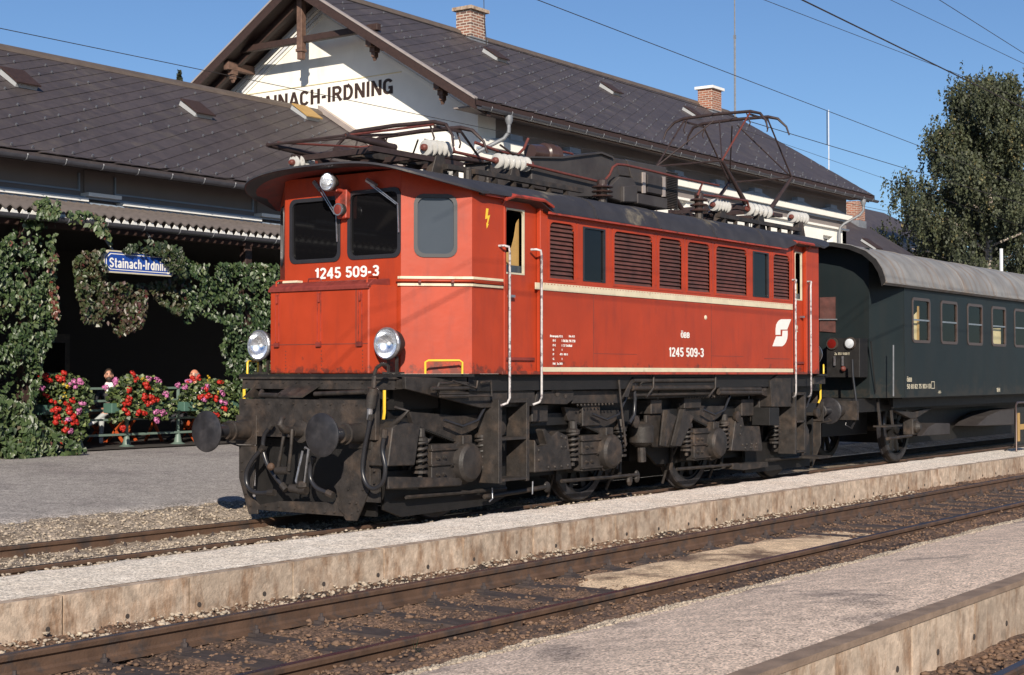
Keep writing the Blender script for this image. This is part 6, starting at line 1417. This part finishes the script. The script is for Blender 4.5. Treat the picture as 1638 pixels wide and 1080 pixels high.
vine('tall green creeper column climbing to the canopy gutter at the left edge', [([(-40, 400), (0, 388), (18, 372), (35, 350), (55, 322), (75, 316), (92, 335), (88, 400), (94, 470), (90, 540), (72, 565), (66, 610), (52, 655), (44, 705), (-40, 720)], 9.75, .5, 7600, .47),
     ([(60, 350), (96, 352), (98, 300 + 22), (80, 312), (62, 322)], 9.55, .25, 420, .5), ([(74, 400), (92, 410), (95, 520), (86, 520)], 9.6, .2, 330, .86)], stems=[wob(4.6, 10.1, .3, 4.3)])
vine('sprig of creeper trailing along the canopy gutter right of the leafy column', [([(92, 340), (120, 337), (150, 342), (168, 352), (178, 392), (160, 380), (140, 362), (100, 356)], 9.6, .15, 260, .62)], size=.10)
vine('reddish creeper curtain hanging around and below the blue station sign', [([(118, 418), (134, 402), (158, 402), (172, 440), (176, 500), (160, 524), (130, 515), (122, 460)], 9.95, .25, 1300, .50),
     ([(160, 452), (236, 455), (236, 495), (226, 525), (190, 540), (168, 510)], 9.9, .25, 1350, .62), ([(236, 455), (300, 440), (304, 490), (288, 505), (262, 490), (246, 470)], 9.9, .25, 900, .5),
     ([(150, 404), (168, 398), (172, 430), (166, 444), (152, 432)], 9.56, .1, 130, .3), ([(196, 404), (206, 392), (232, 386), (262, 388), (292, 396), (296, 428), (262, 410), (222, 408)], 9.57, .12, 430, .25), ([(245, 405), (292, 405), (300, 446), (276, 440), (262, 420)], 9.57, .1, 200, .3)], m=VINED, stems=())
vine('dense dark green creeper wall between the sign and the locomotive cab', [([(285, 408), (330, 424), (400, 420), (480, 426), (490, 690), (405, 690), (372, 610), (360, 560), (362, 520), (330, 505), (300, 520), (292, 470)], 9.9, .5, 7600, .42)], stems=())
vine('low leafy bush spreading over the asphalt at the foot of the left creeper', [([(-60, 640), (0, 640), (40, 650), (66, 680), (100, 700), (138, 722), (112, 730), (60, 732), (-60, 745)], 9.3, .7, 3400, .5)], size=.12, name='ground_creeper', cat='bush')

# geranium planters: green trough, foliage, countable flower heads
def fhead(r, n, m):
    mb = MB()
    for k in range(n):
        a = random.random() * 6.28; t = math.acos(random.uniform(-.3, 1)); c = Vector((math.sin(t) * math.cos(a), math.sin(t) * math.sin(a), math.cos(t) * .7)) * r
        q = c.normalized(); s1 = q.cross(Vector((.3, .2, 1))).normalized() * r * .45; s2 = q.cross(s1).normalized() * r * .45
        mb.add([c - s1 + q * .006, c - s2, c + s1 + q * .006, c + s2], [(0, 1, 2, 3)])
    return mb.mesh('flower_head', m)
HR = [fhead(.055, 26, FR) for _ in range(3)]; HP = [fhead(.05, 20, FP) for _ in range(2)]; HY = [fhead(.028, 10, FY)]
def planter(label, x0, x1, Y, polys, reds, pinks, yellows):
    c = at((x0 + x1) / 2, 650, Y=Y); t = thing('flower_planter', label, 'planter', (c.x, Y, .32), 'geranium planters on the railing')
    a, b = at(x0, 640, Y=Y).x, at(x1, 640, Y=Y).x
    MB().box(a, b, Y - .12, Y + .12, .98, 1.16).build('trough', M['greend'], t, bevel=.01)
    P = []
    for poly, n in polys:
        for x, y in inpoly(poly, n):
            p = at(x, y, Y=Y); p.y += random.uniform(-.24, .22); P.append(tuple(p))
    P = np.array(P); n = len(P); N = np.stack([rng.normal(-.4, .5, n), rng.normal(-.6, .5, n), rng.normal(.7, .4, n)], 1)
    leaves('foliage', P, N, .075, rng.normal(.5, .25, n), GERA, t, aspect=.95, kind='stuff')
    for lst, H in ((reds, HR), (pinks, HP), (yellows, HY)):
        for (x, y) in lst:
            for k in range(2 if H is HY else 4):
                p = at(x + random.uniform(-3.6, 3.6), y + random.uniform(-3.2, 3.2), Y=Y - .20 - .06 * random.random()); place('flower_head', random.choice(H), t, Matrix.Translation(p) @ Matrix.Rotation(R(50), 4, 'X') @ Matrix.Rotation(random.random() * 6, 4, 'Z') @ Matrix.Scale(random.uniform(.45, .92), 4))
    return t
cf = cc(50, 560, 5.12)
planter('leftmost planter with trailing geraniums reaching down to the asphalt', 62, 135, 10.3, [([(66, 600), (100, 596), (128, 608), (140, 640), (132, 660), (126, 700), (108, 716), (88, 700), (70, 650), (62, 615)], 2300)],
        cf((110, 210), (140, 250), (80, 200), (270, 185), (225, 235), (265, 235), (175, 420), (290, 435), (330, 410), (220, 480), (180, 490), (320, 510), (305, 490), (215, 590), (210, 550), (265, 590), (280, 650), (355, 590), (345, 550), (185, 690), (255, 745), (115, 370)), cf((95, 310), (355, 260), (395, 258), (325, 285), (380, 500), (415, 450), (300, 570), (320, 665), (360, 290)), cf((260, 290), (285, 300), (255, 380), (250, 400), (310, 300), (290, 365)))
planter('middle planter of red geraniums on the railing in front of the bearded man', 172, 268, 10.3, [([(178, 625), (205, 600), (235, 602), (262, 625), (272, 655), (260, 672), (225, 668), (195, 665), (185, 680), (178, 660)], 2000)],
        cf((845, 200), (865, 240), (805, 325), (950, 315), (935, 290), (808, 380), (940, 390), (990, 380), (1015, 415), (965, 440), (745, 435), (795, 425), (780, 505), (870, 515), (920, 520), (740, 640), (920, 385)), cf((700, 250), (680, 280), (605, 300), (965, 228), (1035, 245), (1090, 360), (1030, 500), (1085, 515), (1020, 575)), cf((905, 240), (925, 265), (950, 260), (900, 225), (990, 315)))
planter('right planter of mixed geraniums beside the left buffer of the locomotive', 288, 385, 10.3, [([(290, 640), (305, 615), (335, 606), (365, 612), (392, 625), (400, 670), (370, 680), (320, 668), (296, 655)], 2100)],
        cf((1330, 240), (1370, 225), (1435, 310), (1390, 385), (1455, 375), (1510, 395), (1515, 520), (1580, 490), (1555, 265), (1300, 250)), cf((1205, 290), (1250, 300), (1285, 260), (1425, 300), (1580, 360), (1575, 430), (1420, 400)), cf((1455, 220), (1445, 240), (1530, 350)))

# railing
rl = thing('railing', 'grey-green tube railing with flower planters in front of the dark loggia', 'railing', (8, 10.5, .32))
for k, z in enumerate((1.43, 1.20, 1.03, .85, .57)):
    MB().bar((5.6, 10.5, z), (14.0, 10.5, z), .025, .04).build('rail', M['green'], rl)
for px in (128, 204, 286, 330):
    x = at(px, 650, Y=10.5).x
    MB().tube([(x, 10.52, .33), (x, 10.52, 1.45)], .035, 8).build('post', M['green'], rl); MB().lathe((x, 10.52, .31), (0, 0, 1), [(0, .17), (.03, .16), (.07, .08), (.22, .05)], 12).build('post_base', M['green'], rl, smooth=.6)
# benches and table
def bench(label, x, y, L, rz=0, table=False, top='plank', name='bench'):
    t = thing(name, label, name, (x, y, .345)); B = Matrix.Translation((x, y, .345)) @ Matrix.Rotation(rz, 4, 'Z')
    h = .74 if table else .45
    for k in range(4 if table else 3): MB(B).box(-L / 2, L / 2, -.25 + k * .16, -.25 + k * .16 + .14, h, h + .03).build('plank', M[top], t)
    if not table:
        for k in range(3): MB(B).box(-L / 2, L / 2, .26, .285, .56 + k * .13, .56 + k * .13 + .11).build('back_plank', M[top], t)
    for sx in (-1, 1):
        X = sx * (L / 2 - .2)
        for a, b in ((-.25, .22), (.24, -.22)): MB(B).bar((X, a, 0), (X, b, h), .045, .045).build('leg', M['orange'], t)
        if not table: MB(B).bar((X, .22, h), (X, .27, .95), .03, .04).build('back_support', M['orange'], t)
    return t
bench('bench the bearded man sits on behind the left part of the railing', 7.45, 11.9, 1.5)
bench('brown bench with its back to the railing behind the right planter', 9.75, 11.15, 1.5, math.pi)
bench('pale-topped garden table between the two benches', 9.3, 11.75, 1.3, 0, True, 'plankw', 'table')
bench('bench whose orange-red legs show below the middle planter', 8.35, 12.4, 1.2)

# people
def person(label, at_, rz, verts, bones, mats, headc, hair, beard, bald, skinm):
    t = thing('person', label, 'person', at_); B = Matrix.Translation(at_) @ Matrix.Rotation(rz, 4, 'Z')
    names = list(verts); idx = {n: i for i, n in enumerate(names)}
    me = bpy.data.meshes.new('body'); me.from_pydata([verts[n][0] for n in names], [(idx[a], idx[b]) for a, b, _ in bones], [])
    ob = bpy.data.objects.new('tmp', me); COL.objects.link(ob); md = ob.modifiers.new('s', 'SKIN'); ss = ob.modifiers.new('u', 'SUBSURF'); ss.levels = 2
    for n in names:
        sv = me.skin_vertices[0].data[idx[n]]; r_ = verts[n][1]; sv.radius = r_ if isinstance(r_, tuple) else (r_, r_); sv.use_root = n == 'pelvis'
    bpy.context.view_layer.update(); dg = bpy.context.evaluated_depsgraph_get(); m2 = bpy.data.meshes.new_from_object(ob.evaluated_get(dg)); bpy.data.objects.remove(ob)
    m2.materials.clear(); [m2.materials.append(x) for x in mats]
    seg = [(Vector(verts[a][0]), Vector(verts[b][0]), k) for a, b, k in bones]
    for p in m2.polygons:
        c = p.center; best = 9; kk = 0
        for a, b, k in seg:
            ab = b - a; u = max(0, min(1, (c - a).dot(ab) / ab.length_squared)); d = (a + ab * u - c).length
            if d < best: best = d; kk = k
        p.material_index = kk; p.use_smooth = True
    m2.name = 'body'; place('body', m2, t, B)
    h = Vector(headc)
    hd = MB(B); hd.ball(h, .078, .095, .115, 16, 12); hd.ball(h + Vector((0, -.098, -.012)), .014, .022, .026, 6, 5)
    for s in (-1, 1): hd.ball(h + Vector((s * .079, .0, -.01)), .012, .025, .033, 6, 5)
    hd.build('head', skinm, t, smooth=1)
    fe = MB(B)
    for s in (-1, 1): fe.ball(h + Vector((s * .032, -.086, .016)), .014, .010, .008, 6, 4); fe.box(h.x + s * .032 - .02, h.x + s * .032 + .02, h.y - .094, h.y - .084, h.z + .034, h.z + .042)
    fe.box(h.x - .024, h.x + .024, h.y - .092, h.y - .08, h.z - .056, h.z - .048); fe.build('face', M['hair'], t)
    hm = MB(B)
    if bald:
        for k in range(14): w = R(-20 + 220 * k / 13); hm.ball(h + Vector((.078 * math.cos(w), .088 * math.sin(w), .005 - .02 * (k % 2))), .022, .02, .045, 6, 5)
    else:
        hm.ball(h + Vector((0, .018, .028)), .088, .092, .108, 14, 10)
    hm.build('hair', hair, t, smooth=1)
    if beard: MB(B).ball(h + Vector((0, -.055, -.072)), .058, .05, .055, 10, 8).build('beard', hair, t, smooth=1)
    return t
def skel(cross):
    v = {'pelvis': ((0, 0, .50), (.15, .13)), 'waist': ((0, .02, .68), (.14, .11)), 'chest': ((0, .03, .92), (.17, .12)), 'neckb': ((0, .02, 1.08), (.08, .07)), 'neck': ((0, .0, 1.15), .055), 'skull': ((0, -.01, 1.23), .06)}
    b = [('pelvis', 'waist', 1), ('waist', 'chest', 1), ('chest', 'neckb', 2), ('neckb', 'neck', 0), ('neck', 'skull', 0)]
    for s, S in ((-1, 'l'), (1, 'r')):
        v['sh' + S] = ((s * .19, .02, 1.02), .065); v['el' + S] = ((s * .25, -.08, .76), .05); v['wr' + S] = ((s * .12, -.32, .68), .032); v['hd' + S] = ((s * .08, -.39, .665), (.036, .018))
        b += [('chest', 'sh' + S, 2), ('sh' + S, 'el' + S, 2), ('el' + S, 'wr' + S, 2), ('wr' + S, 'hd' + S, 0)]
        for k in range(4):
            fx = s * (.08 - .03 + .02 * k); n1, n2 = f'f{S}{k}a', f'f{S}{k}b'; v[n1] = ((fx, -.44, .66), .0095); v[n2] = ((fx, -.47 + .008 * abs(k - 1.5), .64), .008); b += [('hd' + S, n1, 0), (n1, n2, 0)]
        v['t' + S] = ((s * .02, -.39, .68), .010); v['t2' + S] = ((s * .0 + s * .01, -.43, .67), .009); b += [('hd' + S, 't' + S, 0), ('t' + S, 't2' + S, 0)]
        kn = (s * .14, -.44, .52) if not (cross and s > 0) else (-.02, -.42, .64); an = (s * .15, -.42, .10) if not (cross and s > 0) else (-.30, -.46, .42)
        v['hip' + S] = ((s * .09, -.03, .50), .095); v['kn' + S] = (kn, .062); v['an' + S] = (an, .042); v['toe' + S] = ((an[0] - (.14 if (cross and s > 0) else 0), an[1] - (.04 if (cross and s > 0) else .16), an[2] - .06), (.042, .03))
        b += [('pelvis', 'hip' + S, 3), ('hip' + S, 'kn' + S, 3), ('kn' + S, 'an' + S, 3), ('an' + S, 'toe' + S, 4)]
    return v, b
v, b = skel(True)
p1 = at(163, 620, Y=11.75)
person('bearded man in dark jacket sitting cross-legged in pale trousers behind the railing', (p1.x + .25, 11.85, .34), R(-38), v, b, [M['skin'], M['vest'], M['jacket'], M['trous'], M['shirt']], (0, -.03, 1.33), M['hair'], True, False, M['skin'])
per = [o for o in bpy.data.objects if o.name == 'person'][0]
Bp = Matrix.Translation((p1.x + .25, 11.85, .34)) @ Matrix.Rotation(R(-38), 4, 'Z')
MB(Bp).prism([(-.09, -.115, 1.13), (.0, -.135, .92), (.09, -.115, 1.13), (.06, -.06, 1.19), (-.06, -.06, 1.19)], (0, .03, 0)).build('shirt_collar', M['shirt'], per)
v, b = skel(False)
p2 = at(310, 600, Y=11.1)
person('bald man with grey side hair sitting behind the right planter', (p2.x + .1, 11.15, .34), R(-100), v, b, [M['skinr'], M['jacket'], M['shirt'], M['jacket'], M['jacket']], (0, -.03, 1.33), M['hairg'], False, True, M['skinr'])

# birch tree, distant spruce, weed
bt = at(1582, 430, Y=18); CXB = bt.x; CYB = 18.0
bir = thing('birch_tree', 'tall drooping birch with pale trunk rising behind the green coach', 'tree', (CXB, CYB, 0))
tk = [(CXB, CYB, 0), (CXB + .2, CYB, 4), (CXB - .1, CYB, 8), (CXB + .3, CYB, 12), (CXB + .1, CYB + .1, 16), (CXB + .2, CYB, 19)]
MB().tube(tk, [.32, .27, .22, .16, .09, .03], 10).build('trunk', M['bark'], bir, smooth=1)
tops = []
for k in range(30):
    z = 4.5 + 14.6 * (k / 30); a = k * 2.4; L = (6.5 * min(1, ((20.6 - z) / 12) ** .8) + .2) * random.uniform(.7, 1.08)
    c = Vector((CXB + .1, CYB, z)); tip = c + Vector((math.cos(a) * L, math.sin(a) * L, L * random.uniform(.15, .5))); mid = c + (tip - c) * .5 + Vector((0, 0, .5))
    MB().tube([c, mid, tip], [.085, .05, .015], 6).build('limb', M['bark'], bir, smooth=1); tops += [c + (tip - c) * t + Vector((random.gauss(0, .35), random.gauss(0, .35), .4)) for t in (.35, .5, .65, .8, .95, 1.0) for _ in range(3)]
P = []; TN = []
for cpt in tops:
    base = random.gauss(.42, .16)
    for s in range(9):
        o = cpt + Vector((random.gauss(0, .42), random.gauss(0, .42), random.gauss(0, .4))); Ls = random.uniform(.6, 2.1); dx, dy = random.gauss(-.08, .12), random.gauss(0, .12)
        for q in range(int(Ls * 17)):
            t = q / 17; P.append((o.x + dx * t + random.gauss(0, .07), o.y + dy * t + random.gauss(0, .07), o.z - t + random.gauss(0, .04))); TN.append(base + random.gauss(0, .17))
P = np.array(P); n = len(P); N = rng.normal(0, 1, (n, 3)); N[:, 2] *= .6
leaves('crown', P, N, .175, np.array(TN), BIRCH, bir, aspect=.7, kind='stuff')
b2 = thing('birch_tree', 'second smaller birch at the right edge beside the big one', 'tree', (CXB + 9, 21, 0))
MB().tube([(CXB + 9, 21, 0), (CXB + 9, 21, 10), (CXB + 9, 21, 16)], [.25, .15, .04], 8).build('trunk', M['bark'], b2)
sel = rng.random(n) < .6; P2 = P[sel].copy(); P2[:, 0] = (P2[:, 0] - CXB) * .75 + CXB + 9; P2[:, 1] = (P2[:, 1] - CYB) * .75 + 21; P2[:, 2] = P2[:, 2] * .86 + .4
leaves('crown', P2, rng.normal(0, 1, (len(P2), 3)), .2, np.array(TN)[sel], BIRCH, b2, aspect=.7, kind='stuff')
sp = at(287, 135, Y=48); spt = thing('spruce_tree', 'tip of a dark spruce just above the low roof left of the gable', 'tree', (sp.x, 48, 0))
MB().tube([(sp.x, 48, 0), (sp.x, 48, sp.z + .5)], [.3, .03], 6).build('trunk', M['stem'], spt)
P = []
for k in range(5200):
    t = random.random() ** .7; zz = sp.z + .7 - t * 9; r = t * 3.0 * random.random() ** .5 * (.7 + .3 * math.sin(zz * 9)); a = random.random() * 6.28; P.append((sp.x + r * math.cos(a), 48 + r * math.sin(a), zz - r * .3))
P = np.array(P); leaves('crown', P, rng.normal(0, 1, (len(P), 3)), .28, rng.normal(.2, .1, len(P)), BIRCH, spt, kind='stuff')
wp = at(661, 1049, Z=.06); wt = []
gt = MB()
for k in range(26):
    a = random.random() * 6.28; L = random.uniform(.05, .13); c = Vector((wp.x, wp.y, .05)); tip = c + Vector((math.cos(a) * L, math.sin(a) * L, L * random.uniform(.3, 1.0))); sd = Vector((-math.sin(a), math.cos(a), 0)) * .004
    gt.add([c - sd, c + sd, tip], [(0, 1, 2)])
wd_ = gt.build('weed', GERA); tag(wd_, 'small dry grass tuft beside the near rail in the foreground', 'weed')
